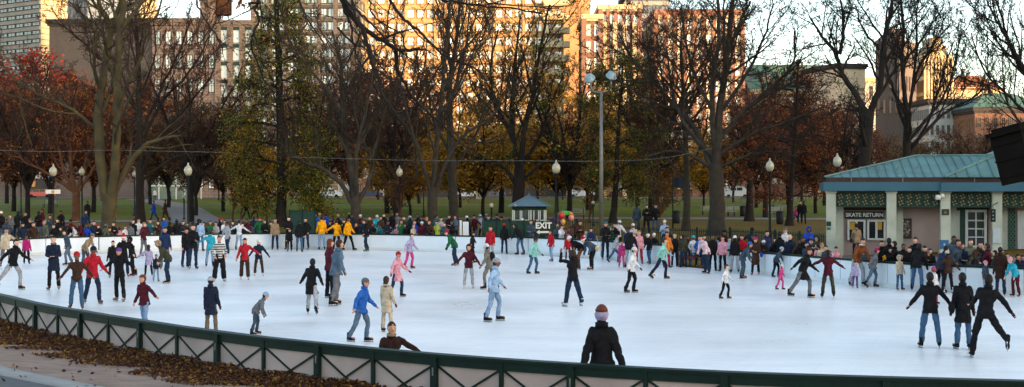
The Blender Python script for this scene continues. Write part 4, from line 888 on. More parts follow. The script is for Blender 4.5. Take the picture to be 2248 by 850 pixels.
#  kind, px, D, scale, group, label
BACK = [
 ('gold', 900, 116, .72, 'low yellow olive tree behind the lamp and the dense crowd, centre left'), ('gold', 1060, 118, .95, 'yellow leaved tree behind the white boards left of the booth'),
 ('gold', 1222, 124, 1.12, 'broad golden tree behind the booth and the round lamp to its right'), ('gold', 1290, 140, 1.05, 'golden tree further back left of the floodlight pole'),
 ('gold', 1440, 122, .82, 'golden tree behind three people standing on the bank'), ('gold', 560, 128, .8, 'yellowing tree half hidden by the olive green tree'),
 ('gold', 1010, 150, 1.0, 'yellow tree far back by the street near the white car'), ('gold', 1545, 150, .8, 'golden tree far back just left of the thickest trunk'),
 ('rust', 110, 128, 1.15, 'rust leaved tree beyond the vase shaped tree at left'), ('rust', 30, 135, 1.15, 'rust leaved tree at the left edge'), ('rust', 205, 132, 1.2, 'rust leaved tree directly behind the mossy forked tree'),
 ('rust', 1660, 150, 1.05, 'rust leaved tree far back left of the pin oak'), ('rust', 1790, 128, .95, 'rust leaved tree between the pin oak and the skate house'), ('rust', 1810, 160, 1.1, 'tall rust leaved tree far back at the skate house corner'),
 ('maroon', 700, 135, 1.1, 'maroon brown tree above the yellow jackets'), ('maroon', 850, 128, 1.15, 'maroon brown tree left of the dense standing crowd lamp'), ('maroon', 1730, 165, 1.0, 'maroon tree far behind the pin oak'),
 ('maroon', 1880, 120, .7, 'maroon tree just over the left half of the skate house roof'), ('maroon', 1400, 160, 1.1, 'maroon tree far behind the dark green tree'),
 ('brown', 430, 120, .85, 'brown twiggy tree behind the ball topped lamp at left'), ('brown', 490, 135, .9, 'brown tree in front of the white windowed store block'), ('brown', 1960, 125, .62, 'brown tree over the ridge of the skate house'),
 ('brown', 2060, 130, .66, 'brown tree over the right part of the skate house roof'), ('brown', 2140, 122, .6, 'brown tree low behind the valley of the skate house roof'), ('brown', 2215, 128, .64, 'brown tree behind the dark loudspeaker'),
 ('brown', 370, 150, 1.0, 'brown tree beside the glass station entrance'), ('brown', 920, 170, .9, 'brown tree by the street behind the centre left crowd'), ('brown', 1350, 175, 1.0, 'brown tree by the street right of the floodlight pole'), ('brown', 1610, 178, .8, 'brown street tree seen just right of the thickest trunk'),
 ('bare', 60, 110, .95, 'bare twiggy tree near the left edge in front of the rust leaves'), ('bare', 250, 150, 1.15, 'bare tree far back between the mossy fork and the dark block'), ('bare', 420, 100, .9, 'bare tree with fine dark twigs left of the store block windows'),
 ('bare', 690, 110, 1.0, 'bare tree right of the olive green tree'), ('bare', 870, 105, 1.05, 'bare tall tree left of the curved grey trunk'), ('bare', 1250, 110, .95, 'bare tree between the booth and the floodlight pole'),
 ('bare', 1430, 105, 1.1, 'bare tree left of the slim dark trunk'), ('bare', 1680, 115, .95, 'bare tree between the thickest trunk and the round lamp'), ('bare', 2160, 110, .6, 'bare tree behind the seamed roof near the loudspeaker'),
 ('bare', 1840, 118, .85, 'bare tree over the left hip of the skate house roof'), ('bare', 1100, 130, 1.15, 'bare tall tree left of the crooked dark tree'), ('bare', 560, 160, 1.1, 'bare tree far back beside the store block'),
 ('sapling', 512, 103, 1.0, 'thin sapling left of the twin stakes'), ('sapling', 530, 106, .9, 'thin sapling with an orange brown stem'), ('sapling', 1448, 88, .8, 'young tree with an orange lit stem behind the wall crowd'), ('sapling', 1825, 104, .9, 'low crooked small tree beside the corner column'),
 ('sapling', 880, 96, .9, 'small young tree in the crowd left of the lamp'), ('sapling', 1295, 100, .9, 'small tree between booth and floodlight pole'), ('maroon', 15, 170, 1.2, 'maroon tree far back at the left edge'), ('maroon', 330, 165, 1.1, 'maroon tree far back behind the straight dark trunk'),
 ('rust', -62, 150, 1.6, 'very tall red leaved tree at the far left whose top catches the sun'),
 ('gold', 1130, 195, .6, 'low golden tree by the street just left of the crooked dark tree'), ('gold', 985, 198, .55, 'low golden tree by the street left of the white car'), ('brown', 830, 198, .55, 'low brown tree by the street, centre left'), ('brown', 1235, 196, .55, 'low brown tree by the street right of the booth lamp'), ('gold', 1390, 192, .6, 'low golden tree by the street behind the three on the bank'), ('maroon', 1500, 196, .6, 'low maroon tree by the street behind the slim dark trunk'), ('brown', 640, 197, .6, 'low brown tree by the street behind the olive green tree'), ('gold', 860, 140, .7, 'low golden tree mid lawn left of the crowd lamp'), ('rust', 480, 192, .6, 'low rust tree by the street right of the station entrance'), ('maroon', 250, 194, .65, 'low maroon tree by the street behind the mossy fork'),
 ('rust', 770, 175, 1.0, 'rust street tree in front of the low red brick row'), ('gold', 1180, 175, .95, 'golden street tree far behind the booth'), ('brown', 1760, 185, .9, 'brown street tree far behind the pin oak lamp'),
]
used_k = set(); rr = random.Random(8)
for kind, px, D, sc_, lab in BACK:
    x = PX(px, D); p0 = kinds[kind]; o = p0 if kind not in used_k else copy_tree(p0); used_k.add(kind)
    o.location = (x, D, gz1(x, D)-.05); o.scale = (sc_*rr.uniform(.92, 1.08),)*2+(sc_,); o.rotation_euler = (0, 0, rr.uniform(0, 6.28)); tag(o, lab, 'tree', 'trees of the park and the street behind')
    if 'red leaved' in lab:
        for c_ in o.children:
            if c_.name.startswith('foliage'): c_.material_slots[0].link = 'OBJECT'; c_.material_slots[0].material = LEAF['red']
# the near tree whose boughs hang into the top of the picture
def near_tree():
    rng = np.random.default_rng(77); out = []; pend = []; org = np.array([-6.0, 4.0, gz1(-6, 4)]); 
    tr = catmull(np.array([[-6, 4, org[2]-.1], [-5.9, 4.1, 3.5], [-5.6, 4.6, 5.6], [-5.2, 5.2, 8.5]]), 5)-org; out.append((0, tr, np.linspace(.30, .13, len(tr))))
    def bough(pts, r0, r1): P = catmull(np.array(pts, float), 6)-org; out.append((0, P, np.linspace(r0, r1, len(P)))); return P
    bough([[-5.7, 4.5, 5.2], [-4.4, 6.2, 6.0], [-3.0, 8.3, 6.05], [-1.6, 9.8, 5.75], [-.6, 10.2, 5.6], [.6, 10.6, 5.75], [2.4, 11.2, 5.9]], .13, .035)
    cfg = dict(max=3, n=(7, 4, 3), ang=.75, ratio=.22, rmin=.0022, wig=.12, up=-.03)
    D_ = 10.2; top = 5.6
    for pl, r0, r1, nc in [
        ([(738, -40), (750, -5), (765, 25), (790, 55), (802, 66), (830, 83), (855, 97), (869, 107), (892, 109), (921, 105)], 6, 2.6, 3),
        ([(868, 105), (871, 150), (885, 180), (905, 215), (940, 245), (970, 275), (1000, 305), (1040, 330)], 3.4, 1.1, 6),
        ([(795, 58), (803, 85), (812, 115), (819, 145), (836, 180), (838, 200), (850, 222), (872, 250), (896, 282), (915, 315), (918, 350), (921, 395)], 4, 1.3, 6),
        ([(744, -30), (752, 20), (764, 45), (770, 85), (776, 115), (790, 150), (811, 180), (822, 203)], 2.2, .9, 6),
        ([(838, -50), (856, 0), (886, 40), (916, 62), (946, 95), (985, 127), (1003, 131), (1046, 146), (1062, 170)], 3.2, 1.1, 6),
        ([(900, -70), (965, -2), (1010, 12), (1060, 22), (1125, 30), (1190, 45)], 2.6, 1.2, 7),
        ([(780, -60), (781, 18), (800, 40), (832, 72), (855, 96)], 2.4, 1.6, 3), ([(790, -50), (813, 3), (815, 25), (842, 55), (880, 75), (891, 106), (900, 135), (945, 170), (975, 210)], 2, .7, 6),
        ([(650, -60), (665, 0), (680, 40), (700, 70), (725, 100), (742, 132)], 2.2, .9, 6), ([(565, -80), (568, 5), (563, 20), (573, 50), (562, 85), (560, 105), (575, 142), (590, 180), (617, 212)], 3, 1.0, 6),
        ([(430, -90), (441, 0), (460, 45), (490, 85), (510, 115), (516, 132)], 2.2, .7, 5), ([(565, 8), (545, 3), (532, 12)], 2.4, 1, 2), ([(740, 60), (770, 90), (800, 105), (840, 150), (860, 195), (880, 230)], 1.7, .6, 5),
        ([(915, 106), (917, 150), (920, 190)], 1.6, .5, 3), ([(500, -90), (500, -5), (470, 20), (455, 50)], 1.6, .6, 4), ([(960, -60), (1040, -10), (1100, 5), (1230, 12)], 2, .9, 6)]:
        dd = D_+rng.uniform(-1.2, 1.2); P = np.array([[PX(x, dd), dd, PZ(y, dd)] for x, y in pl])
        if pl[0][1] < 0:                                  # reach up to the bough above the frame
            P = np.vstack([[P[0][0]-.25, 10.2, 5.68], P])
        P[:, 1] += np.linspace(0, rng.uniform(-.6, .6), len(P)); P = catmull(P, 5)-org; s = dd/F
        P += rng.normal(0, .004, P.shape); rad = np.linspace(r0*s*1.35, r1*s*1.3, len(P)); out.append((0, P, rad)); L = np.linalg.norm(np.diff(P, axis=0), axis=1).sum()
        first(pend, P, rad, L*1.1, cfg, rng, .15, nc+2)
    spawn_all(out, pend, cfg, rng)
    t = empty('overhanging_tree', org); tag(t, 'dark near tree whose crooked bare boughs hang down from the top of the view', 'tree')
    link('trunk', tubes([o for o in out if o[0] == 0], 'trunk', bark_dark), t); link('crown', tubes([o for o in out if o[0] > 0], 'crown', bark_dark), t)
    c = np.array([[PX(532, 10.2), 10.2, PZ(8, 10.2)]])-org+rng.normal(0, .03, (14, 3)); V, Q = leaf_quads(c, np.full(14, .03), rng); link('foliage', quads_mesh('foliage', V, Q, False, [LEAF['orange']]), t)
near_tree()
# ------------------------------------------------------------------ park furniture
globe_m = mat('lamp_globe', '#a09a84', .25, .06, 3, spec=.6)
def lamp(px, ytop, D, label, first=[None]):
    x = PX(px, D); z = gz1(x, D); hgt = PZ(ytop, D)-z
    if first[0] is None:
        t = empty('street_lamp', (0, 0, 0)); first[0] = t; h = 4.4
        m = MB(); m.lathe([(.19, 0), (.19, .12), (.13, .2), (.12, .7), (.08, .8), (.06, 1.2), (.05, h-.78), (.09, h-.74), (.09, h-.66), (.13, h-.62)], 12); m.build('post', black_iron, t, True)
        m = MB(); m.lathe([(.11, h-.62), (.19, h-.5), (.215, h-.36), (.17, h-.2), (.08, h-.12)], 14); m.build('lamp_globe', globe_m, t, True)
        m = MB(); m.lathe([(.085, h-.12), (.06, h-.08), (.03, h-.04), (.045, h), (.01, h+.05)], 10); m.build('finial', globe_m, t, True); o = t
    else: o = copy_tree(first[0])
    o.location = (x, D, z); o.scale = (hgt/4.45,)*3; tag(o, label, 'street lamp', 'acorn topped park lamps'); return o
for a in [(117, 360, 76, 'lamp post at far left carrying a pale notice, in front of the orange lit tree'), (180, 365, 88, 'lamp post touching the orange lit tree at left'), (413, 357, 74, 'lamp post above the left crowd with a large pale globe'),
          (585, 379, 94, 'lamp post half hidden in the olive green tree'), (877, 364, 84, 'lamp post behind the dense crowd, centre left'), (1221, 351, 72, 'lamp post right of the small booth'),
          (930, 392, 118, 'distant lamp post between centre left trunks'), (1690, 347, 70, 'lamp post in front of the rust pin oak'), (1838, 336, 69, 'lamp post rising behind the corner of the skate house roof'),
          (295, 374, 120, 'distant lamp post left of the straight dark trunk'), (46, 370, 116, 'distant lamp post near the left edge'), (1297, 402, 128, 'distant lamp post between the booth and the floodlight pole'), (706, 396, 130, 'distant lamp post left of the forked grey tree')]: lamp(*a)
# low bollard lights on the lawn
bl0 = None
for px, D, yt in ((404, 108, 428), (1079, 84, 446), (1302, 92, 441)):
    x = PX(px, D); z = gz1(x, D); h = PZ(yt, D)-z
    if bl0 is None:
        bl0 = empty('bollard_light', (0, 0, 0)); m = MB(); m.lathe([(.14, 0), (.14, .1), (.06, .2), (.06, 1.75), (.1, 1.8)], 10); m.build('post', black_iron, bl0, True)
        m = MB(); m.lathe([(.08, 1.8), (.14, 1.86), (.14, 2.02), (.05, 2.1)], 10); m.build('lamp_head', globe_m, bl0, True); o = bl0
    else: o = copy_tree(bl0)
    o.location = (x, D, z); o.scale = (h/2.1,)*3
    tag(o, {404: 'short dark post with a pale head left of the ball topped lamp', 1079: 'short post with a pale head just left of the booth', 1302: 'short dark post between the vendor cart and the floodlight pole'}[px], 'post', 'short lawn posts')
# notice on the lamp at far left
m = MB(); w_ = 32*76/F; m.box(-w_/2, w_/2, -.05, 0, -.12, .12, 0); m.box(-.09, .09, -.055, -.05, -.09, .09, 1)
tag(m.build('sign', [white_paint, mat('orange_patch', '#c08a20', .6, .1, 5)], None, loc=(PX(118, 76), 75.9, PZ(421, 76))), 'white notice with an orange patch strapped to the far left lamp post', 'sign')
# floodlight pole
D = 80; x = PX(1320, D); z0 = gz1(x, D); fp = empty('floodlight_pole', (x, D, z0)); tag(fp, 'tall grey steel pole with two bluish floodlights on a forked arm', 'floodlight')
zt = PZ(203, D)-z0; m = MB(); m.tube([(0, 0, 0), (0, 0, zt*.5), (0, 0, zt)], [.15, .12, .085], 12); m.lathe([(.25, 0), (.25, .08), (.17, .1)], 12); m.build('pole', grey_metal, fp, True)
sp = D/F; m = MB(); a1 = (-23*sp, 0, zt+22*sp); a2 = (22*sp, 0, zt+28*sp)
m.tube([a1, (-22*sp, 0, zt+8*sp), (-16*sp, 0, zt+1*sp), (0, 0, zt-.02), (14*sp, 0, zt+3*sp), (22*sp, 0, zt+10*sp), a2], .055, 8); m.build('arm', grey_metal, fp, True)
fl_m = mat('floodlight_blue', '#7e97a2', .35, .12, 3, spec=.6)
for k, (c, tl) in enumerate(((Vector(a1)+Vector((-2*sp, 0, 8*sp)), -28), (Vector(a2)+Vector((0, 0, 8*sp)), 18))):
    M = Matrix.Translation(c) @ Matrix.Rotation(R(tl), 4, 'Y') @ Matrix.Rotation(R(35), 4, 'X')
    m = MB(); vs = []
    r_ = .32
    tmp = MB(); tmp.lathe([(.12, .3), (.26, .22), (r_, 0), (r_+.03, -.02), (r_+.03, -.08), (.05, -.1)], 14); m.add([M @ Vector(v) for v in tmp.v], tmp.f)
    o = m.build('floodlight_head', fl_m, fp, True); g = MB(); tmp = MB(); tmp.lathe([(.28, -.085), (.28, -.11), (.02, -.12)], 14); g.add([M @ Vector(v) for v in tmp.v], tmp.f); g.build('lens', glass_dark, o)
# booth
D = 76; bw = 76*D/F; x0 = PX(1124, D); zb = gz1(x0+1, D); bo = empty('ticket_booth', (x0, D, zb)); tag(bo, 'small booth with a blue grey pyramid roof and glazed sides behind the dark green screen', 'booth')
ze = PZ(453, D)-zb; za = PZ(430, D)-zb
m = MB(); m.box(0, bw, 0, bw, 0, 1.0); m.box(0, bw, 0, bw, ze-.22, ze-.01)
m.build('wall', green_paint, bo)
for (px_, py_2) in ((0, 0), (bw-.1, 0), (0, bw-.1), (bw-.1, bw-.1), (bw*.52, -.001)):
    m = MB(); m.box(px_, px_+.1, py_2, py_2+.1, 1.001, ze-.221); m.build('column', colm, bo)
o_ = .22; m = MB(); m.add([(-o_, -o_, ze), (bw+o_, -o_, ze), (bw+o_, bw+o_, ze), (-o_, bw+o_, ze), (bw/2, bw/2, za)], [(0,1,4), (1,2,4), (2,3,4), (3,0,4), (0,3,2,1)])
for c in ((-o_, -o_), (bw+o_, -o_)): m.bar((c[0], c[1], ze+.02), (bw/2, bw/2, za+.03), .06, .05)
m.lathe([(.05, 0), (.03, .15), (.005, .2)], 8, (bw/2, bw/2, za)); m.build('roof', mat('booth_roof', '#4e6672', .5, .12, 1.5), bo)
m = MB()
for a, b_ in ((.12, bw*.25), (bw*.27, bw*.5), (bw*.62, bw*.78), (bw*.8, bw-.12)):
    m.box(a, b_, .01, .04, 1.5, 1.56); m.box(a, a+.05, .01, .04, 1.0, ze-.25); m.box(b_-.05, b_, .01, .04, 1.0, ze-.25)
m.build('window_frame', wf, bo)
m = MB(); m.box(.12, bw-.12, .05, .06, 1.0, ze-.25); m.build('glass', mat('booth_glass', '#3a4440', .1, .3, 1, spec=1), bo)
m = MB(); m.lathe([(.02, 0), (.08, .03), (.08, .1), (.03, .16)], 10, (bw*.1, -.15, ze-.02)); m.build('lamp_head', globe_m, bo, True)
# EXIT board
D = 71; x = PX(1194, D); ex = empty('exit_sign', (x, D, PZ(503, D))); tag(ex, 'dark board reading EXIT above a white arrow that points left', 'sign')
m = MB(); w2 = 25*D/F; m.box(-w2, w2, 0, .05, -.36, .42); m.box(-w2+.05, -w2+.11, .05, .1, -1.6, .3); m.box(w2-.11, w2-.05, .05, .1, -1.6, .3); m.build('board', mat('exit_board', '#122520', .6, .15, 2), ex)
text('lettering', 'EXIT', .46, (-.02, -.012, .18), white_paint, ex, bold=.016, sx=.95)
m = MB(); A = [(-.42, -.17), (-.24, -.05), (-.24, -.12), (.44, -.11), (.44, -.22), (-.24, -.22), (-.24, -.30)]
m.add([(a, -.012, b) for a, b in A]+[(a, -.002, b) for a, b in A], [tuple(range(7))[::-1], tuple(range(7, 14))]+[(i, (i+1) % 7, (i+1) % 7+7, i+7) for i in range(7)]); m.build('arrow', white_paint, ex)
# dark green windscreen fence behind the wall, centre
def screen_fence(pxs, D, ytop, ybot, label, mat_, name='screen_fence'):
    x0 = PX(pxs[0], D); z = gz1(x0, D); t = empty(name, (x0, D, z)); tag(t, label, 'fence'); h = PZ(ytop, D)-z
    for a, b_ in zip(pxs[:-1], pxs[1:]):
        m = MB(); m.box(PX(a, D)-x0+.04, PX(b_, D)-x0-.04, -.015, .015, .08, h-.06); m.build('panel', mat_, t)
    for a in pxs:
        m = MB(); xx = PX(a, D)-x0; m.box(xx-.035, xx+.035, -.035, .035, 0, h+.05); m.build('post', green_paint, t)
    m = MB(); m.box(0, PX(pxs[-1], D)-x0, -.03, .03, h-.055, h); m.build('top_rail', green_paint, t); return t
mesh_g = mat('screen_green', '#17362c', .8, .3, 8)
screen_fence([1060, 1090, 1120, 1150, 1176], 72.6, 484, 530, 'dark green windscreen fence in front of the small booth', mesh_g)
screen_fence([636, 664, 692], 82, 462, 505, 'plain dark green screen behind the black clad skaters, centre left', mat('screen_teal', '#12332d', .6, .1, 2))
t = empty('white_board', (PX(1008, 72.4), 72.4, gz1(-3, 72.4))); tag(t, 'pair of upright white boards standing behind the wall left of the booth', 'board')
for a, b_, y in ((1009, 1015, 484), (1016, 1030, 487)):
    m = MB(); x0_ = PX(1008, 72.4); m.box(PX(a, 72.4)-x0_, PX(b_, 72.4)-x0_-.03, 0, .06, 0, PZ(y, 72.4)-gz1(-3, 72.4)); m.build('panel', white_board, t)
# iron picket fence at right and pale rails on the lawn
def picket(pxa, pxb, Da, Db, hgt, label):
    A = Vector((PX(pxa, Da), Da, 0)); B = Vector((PX(pxb, Db), Db, 0)); L = (B-A).length; n = max(1, round(L/2.2)); a = math.atan2(B.y-A.y, B.x-A.x)
    t = empty('picket_fence', (A.x, A.y, 0), a); tag(t, label, 'fence')
    for k in range(n):
        x0 = L*k/n; x1 = L*(k+1)/n; p = A.lerp(B, k/n); z = gz1(p.x, p.y); m = MB()
        for j in range(1, 14): xx = x0+(x1-x0)*j/14; m.box(xx-.013, xx+.013, -.013, .013, z+.08, z+hgt)
        m.box(x0+.04, x1, -.02, .02, z+hgt-.14, z+hgt-.10); m.box(x0+.04, x1, -.02, .02, z+.12, z+.16); m.build('picket_panel', green_paint, t)
        m = MB(); m.box(x0-.04, x0+.039, -.04, .04, z, z+hgt+.08); m.build('post', green_paint, t)
picket(1340, 1600, 74, 67, 1.25, 'dark iron picket fence behind the crowd below the thickest trunk'); picket(1602, 1812, 67, 60, 1.3, 'dark iron picket fence running up to the skate house corner')
picket(1200, 1336, 84, 80, 1.0, 'low dark picket fence between the booth and the floodlight pole')
def pale_rail(pxa, pxb, D, label):
    x0 = PX(pxa, D); L = PX(pxb, D)-x0; z = gz1(x0, D); t = empty('rail_fence', (x0, D, z)); tag(t, label, 'fence'); m = MB(); m.box(0, L, -.03, .03, .85, .93); m.box(0, L, -.02, .02, .45, .50); m.build('rail', grey_metal, t)
    for k in range(int(L/2.5)+1): m = MB(); m.box(k*2.5-.04, k*2.5+.04, -.031, .031, 0, .85); m.build('post', grey_metal, t)
pale_rail(1000, 1400, 172, 'thin pale rail along the street edge of the lawn behind the booth'); pale_rail(1420, 1760, 170, 'thin pale rail along the lawn edge behind the thickest trunk')
# stone wall at far left edge
m = MB(); D = 79; x0 = PX(-60, D); m.box(0, PX(30, D)-x0, 0, .5, 0, 1.0, 0); m.box(-.05, PX(30, D)-x0+.05, -.05, .55, 1.0, 1.12, 0)
tag(m.build('stone_wall', granite, None, loc=(x0, D, gz1(x0, D))), 'low granite block wall at the far left behind the crowd', 'wall')
# benches and bins
def bench(px, D, label, first=[None]):
    if first[0] is None:
        t = empty('park_bench', (0, 0, 0)); first[0] = t; o = t; bm = mat('bench_pale', '#8f9186', .7, .1, 4)
        m = MB()
        for k in range(4): m.box(-.9, .9, -.25+k*.12, -.16+k*.12, .42, .45)
        m.build('seat', bm, t); m = MB()
        for k in range(3): m.box(-.9, .9, .24, .27, .55+k*.13, .64+k*.13)
        m.build('backrest', bm, t)
        for s in (-.75, .75): m = MB(); m.box(s-.03, s+.03, -.22, -.17, 0, .419); m.box(s-.03, s+.03, .2, .239, 0, .9); m.box(s-.03, s+.03, -.169, .199, .37, .419); m.build('leg', black_iron, t)
    else: o = copy_tree(first[0])
    x = PX(px, D); o.location = (x, D, gz1(x, D)); tag(o, label, 'bench', 'pale benches on the far lawn'); return o
bench(1594, 118, 'pale park bench just right of the thickest trunk'); bench(1616, 120, 'pale park bench beside the dark bin on the right lawn'); bench(1697, 116, 'pale park bench left of the round lamp post base'); bench(1716, 126, 'pale park bench right of the round lamp post'); bench(1560, 122, 'pale park bench left of the thickest trunk'); bench(1262, 110, 'pale park bench behind the vendor cart'); bench(110, 150, 'pale park bench on the far left lawn')
def bin_(px, D, label, first=[None]):
    if first[0] is None:
        t = empty('litter_bin', (0, 0, 0)); first[0] = t; o = t; m = MB(); m.lathe([(.24, 0), (.27, .1), (.3, .8), (.28, .85)], 14); m.build('barrel', black_iron, t, True); m = MB(); m.lathe([(.33, .84), (.33, .9), (.2, 1.0), (.12, 1.02)], 14); m.build('lid', black_iron, t, True)
    else: o = copy_tree(first[0])
    x = PX(px, D); o.location = (x, D, gz1(x, D)); tag(o, label, 'bin', 'dark litter bins'); return o
bin_(1485, 98, 'dark litter bin on the lawn left of the slim trunk'); bin_(1631, 119, 'dark litter bin beside the pale bench right of the thickest trunk'); bin_(1712, 96, 'dark litter bin between the lamp post and the pin oak trunk')
# cars in the street
car_glass = mat('car_glass', '#20262a', .08, .2, 1, spec=1); tyre = mat('tyre', '#151515', .9, .1, 5)
def car(px, D, col, label, kind='parked_car', rz=0, van=False):
    x = PX(px, D); t = empty(kind, (x, D, gz1(x, D)+.05), rz); tag(t, label, 'van' if van else 'car', 'vehicles in the street'); body = mat('car'+col, col, .3, .05, 1, spec=.6)
    prof = [(-2.2, .35), (-2.25, .75), (-2.1, 1.0), (-1.35, 1.08), (-.75, 1.5), (.75, 1.52), (1.45, 1.12), (2.05, .98), (2.22, .7), (2.2, .35)]
    if van: prof = [(-2.3, .35), (-2.35, 1.0), (-2.25, 1.9), (-2.0, 2.05), (1.0, 2.05), (1.5, 1.75), (1.9, 1.2), (2.35, 1.0), (2.4, .6), (2.35, .35)]
    m = MB(); n = len(prof); W_ = .85
    m.add([(a, -W_, b) for a, b in prof]+[(a, W_, b) for a, b in prof], [tuple(range(n)), tuple(range(n, 2*n))[::-1]]+[(i, i+n, (i+1) % n+n, (i+1) % n) for i in range(n)]); m.build('body', body, t)
    m = MB(); zz = (1.1, 1.45) if not van else (1.3, 1.8); m.box(-1.05, -.05, -W_-.006, -W_, zz[0], zz[1]); m.box(.05, 1.0, -W_-.006, -W_, zz[0], zz[1]); m.build('side_window', car_glass, t)
    for a in (-1.35, 1.4):
        for s in (-1, 1):
            m = MB(); tm = MB(); tm.lathe([(.1, -.1), (.33, -.1), (.33, .1), (.1, .1)], 16); m.add([Matrix.Translation((a, s*.8, .33)) @ Matrix.Rotation(R(90), 4, 'X') @ Vector(v) for v in tm.v], tm.f); m.build('wheel', tyre, t)
    for s in (-.6, .6): m = MB(); m.box(2.17, 2.23, s-.15, s+.15, .68, .82); m.build('headlight', globe_m, t)
car(1026, 219, '#c4c8ca', 'white sedan in the street left of the pale stone pillar'); car(722, 220, '#b4bcc0', 'pale car in the street seen under the maroon tree'); car(1082, 220, '#5a6068', 'grey car in the street right of the pale stone pillar'); car(745, 226, '#4a2a28', 'dark red car behind the pale one, centre left')
car(1275, 220, '#a8b0b4', 'pale van in the street behind the distant lamp, right of the booth', 'parked_van', van=True); car(812, 221, '#2a3a5a', 'dark blue car in the street, centre left'); car(90, 219, '#a84a44', 'red car in the street at far left'); car(1615, 219, '#9aa0a2', 'silver van seen right of the thickest trunk', 'parked_van', van=True); car(560, 221, '#8a8c8c', 'grey car in the street behind the olive green tree')
# flag on a thin pole
D = 86; x = PX(1477, D); z = gz1(x, D); fg = empty('flag_pole', (x, D, z)); tag(fg, 'thin green pole with a dark blue flag left of the slim trunk', 'flag'); m = MB(); zt = PZ(388, D)-z; m.tube([(0, 0, 0), (0, 0, zt)], [.05, .035], 8); m.lathe([(.01, 0), (.05, .04), (.01, .1)], 8, (0, 0, zt)); m.build('pole', green_paint, fg, True)
m = MB(); vs = []; n = 8
for k in range(n+1):
    for z_ in (zt-.05, zt-.72): vs.append((.04+.75*k/n, .06*math.sin(k*1.1), z_-.08*k/n))
off = len(vs); vs += [(a, b+.01, c) for a, b, c in vs]
fs = [(2*k, 2*k+1, 2*k+3, 2*k+2) for k in range(n)]+[(off+2*k, off+2*k+2, off+2*k+3, off+2*k+1) for k in range(n)]
m.add(vs, fs); m.build('flag', mat('flag_navy', '#1c2838', .8, .1, 4), fg)
# hanging string wire across the park
wire = MB()
P = [W3(640, 345, 82), W3(900, 352, 81), W3(1110, 353, 80), W3(1319, 354, 79.8), W3(1450, 348, 79), W3(1562, 326, 78.3)]
wire.tube([tuple(p) for p in catmull(np.array([tuple(p) for p in P]), 8)], .014, 5); o = wire.build('overhead_wire', grey_metal, None, True); tag(o, 'thin pale wire strung from tree to floodlight pole to the thickest tree', 'wire')
wire = MB(); P = [W3(-20, 330, 83), W3(120, 333, 83), W3(236, 330, 83.5), W3(400, 333, 83), W3(500, 335, 84)]; wire.tube([tuple(p) for p in catmull(np.array([tuple(p) for p in P]), 6)], .014, 5); o = wire.build('overhead_wire', grey_metal, None, True); tag(o, 'thin pale wire crossing the mossy forked tree at left', 'wire')
# loudspeaker on a pole beyond the right edge
D = 13.0; sx = D/F; sp_ = empty('loudspeaker', (PX(2290, D), D, gz1(PX(2290, D), D) if sdist(np.array([PX(2290, D)]), np.array([D]))[0] > 0 else 0)); tag(sp_, 'dark ribbed loudspeaker box tilted on its pole at the right edge', 'loudspeaker')
o0 = sp_.location.copy(); c = W3(2250, 342, D)-o0
M = Matrix.Translation(c) @ Matrix.Rotation(R(28), 4, 'Z') @ Matrix.Rotation(R(-9), 4, 'Y') @ Matrix.Rotation(R(-10), 4, 'X')
hw, hd, hh_ = .20, .20, .25; dkb = mat('speaker_black', '#15100e', .85, .3, 4, spec=.08)
m = MB(); m.box(-hw, hw, -hd, hd, -hh_, hh_, 0, M)
for z_ in (-.17, .0, .16): m.box(-hw-.008, hw+.008, -hd-.008, hd+.008, z_-.008, z_+.008, 0, M)
m.build('cabinet', dkb, sp_); m = MB(); m.box(-hw-.025, hw+.025, -hd-.025, hd+.025, hh_+.001, hh_+.05, 0, M); m.box(-hw*.9, hw*.9, -hd*.9, hd*.9, hh_+.051, hh_+.08, 0, M); m.build('lid', dkb, sp_)
m = MB(); zz = c.z+.5; m.tube([(0, 0, 0), (0, 0, zz)], .05, 10); m.bar((0, 0, c.z), (c.x+.1, c.y, c.z), .05, .05); m.build('pole', black_iron, sp_, True)
# vendor cart with balloons
D = 77; x = PX(1242, D); z = gz1(x, D); vc = empty('vendor_cart', (x, D, z)); tag(vc, 'toy vendor cart under a bright green canopy right of the booth', 'cart'); q = D/F
m = MB(); m.box(-.5, .5, -.3, .3, .45, 1.0); m.build('body', mat('cart_brown', '#4a3226', .7, .2, 4), vc)
m = MB(); zc = PZ(466, D)-z; m.add([(-.55, -.45, zc-.12), (.55, -.45, zc-.2), (.55, .45, zc-.2), (-.55, .45, zc-.12), (-.2, -.3, zc+.1), (.25, -.3, zc+.06), (.25, .3, zc+.06), (-.2, .3, zc+.1)], [(0,1,5,4), (1,2,6,5), (2,3,7,6), (3,0,4,7), (4,5,6,7), (0,3,2,1)]); m.build('canopy', mat('canopy_green', '#2c9a34', .6, .1, 4), vc)
for a in (-.5, .5): m = MB(); m.tube([(a, 0, .9), (a*.9, 0, zc-.1)], .02, 6); m.build('pole', grey_metal, vc, True)
for a in (-.35, .35): m = MB(); tm = MB(); tm.lathe([(.05, -.03), (.25, -.03), (.25, .03), (.05, .03)], 14); m.add([Matrix.Translation((a, -.32, .25)) @ Matrix.Rotation(R(90), 4, 'X') @ Vector(v) for v in tm.v], tm.f); m.build('wheel', tyre, vc)
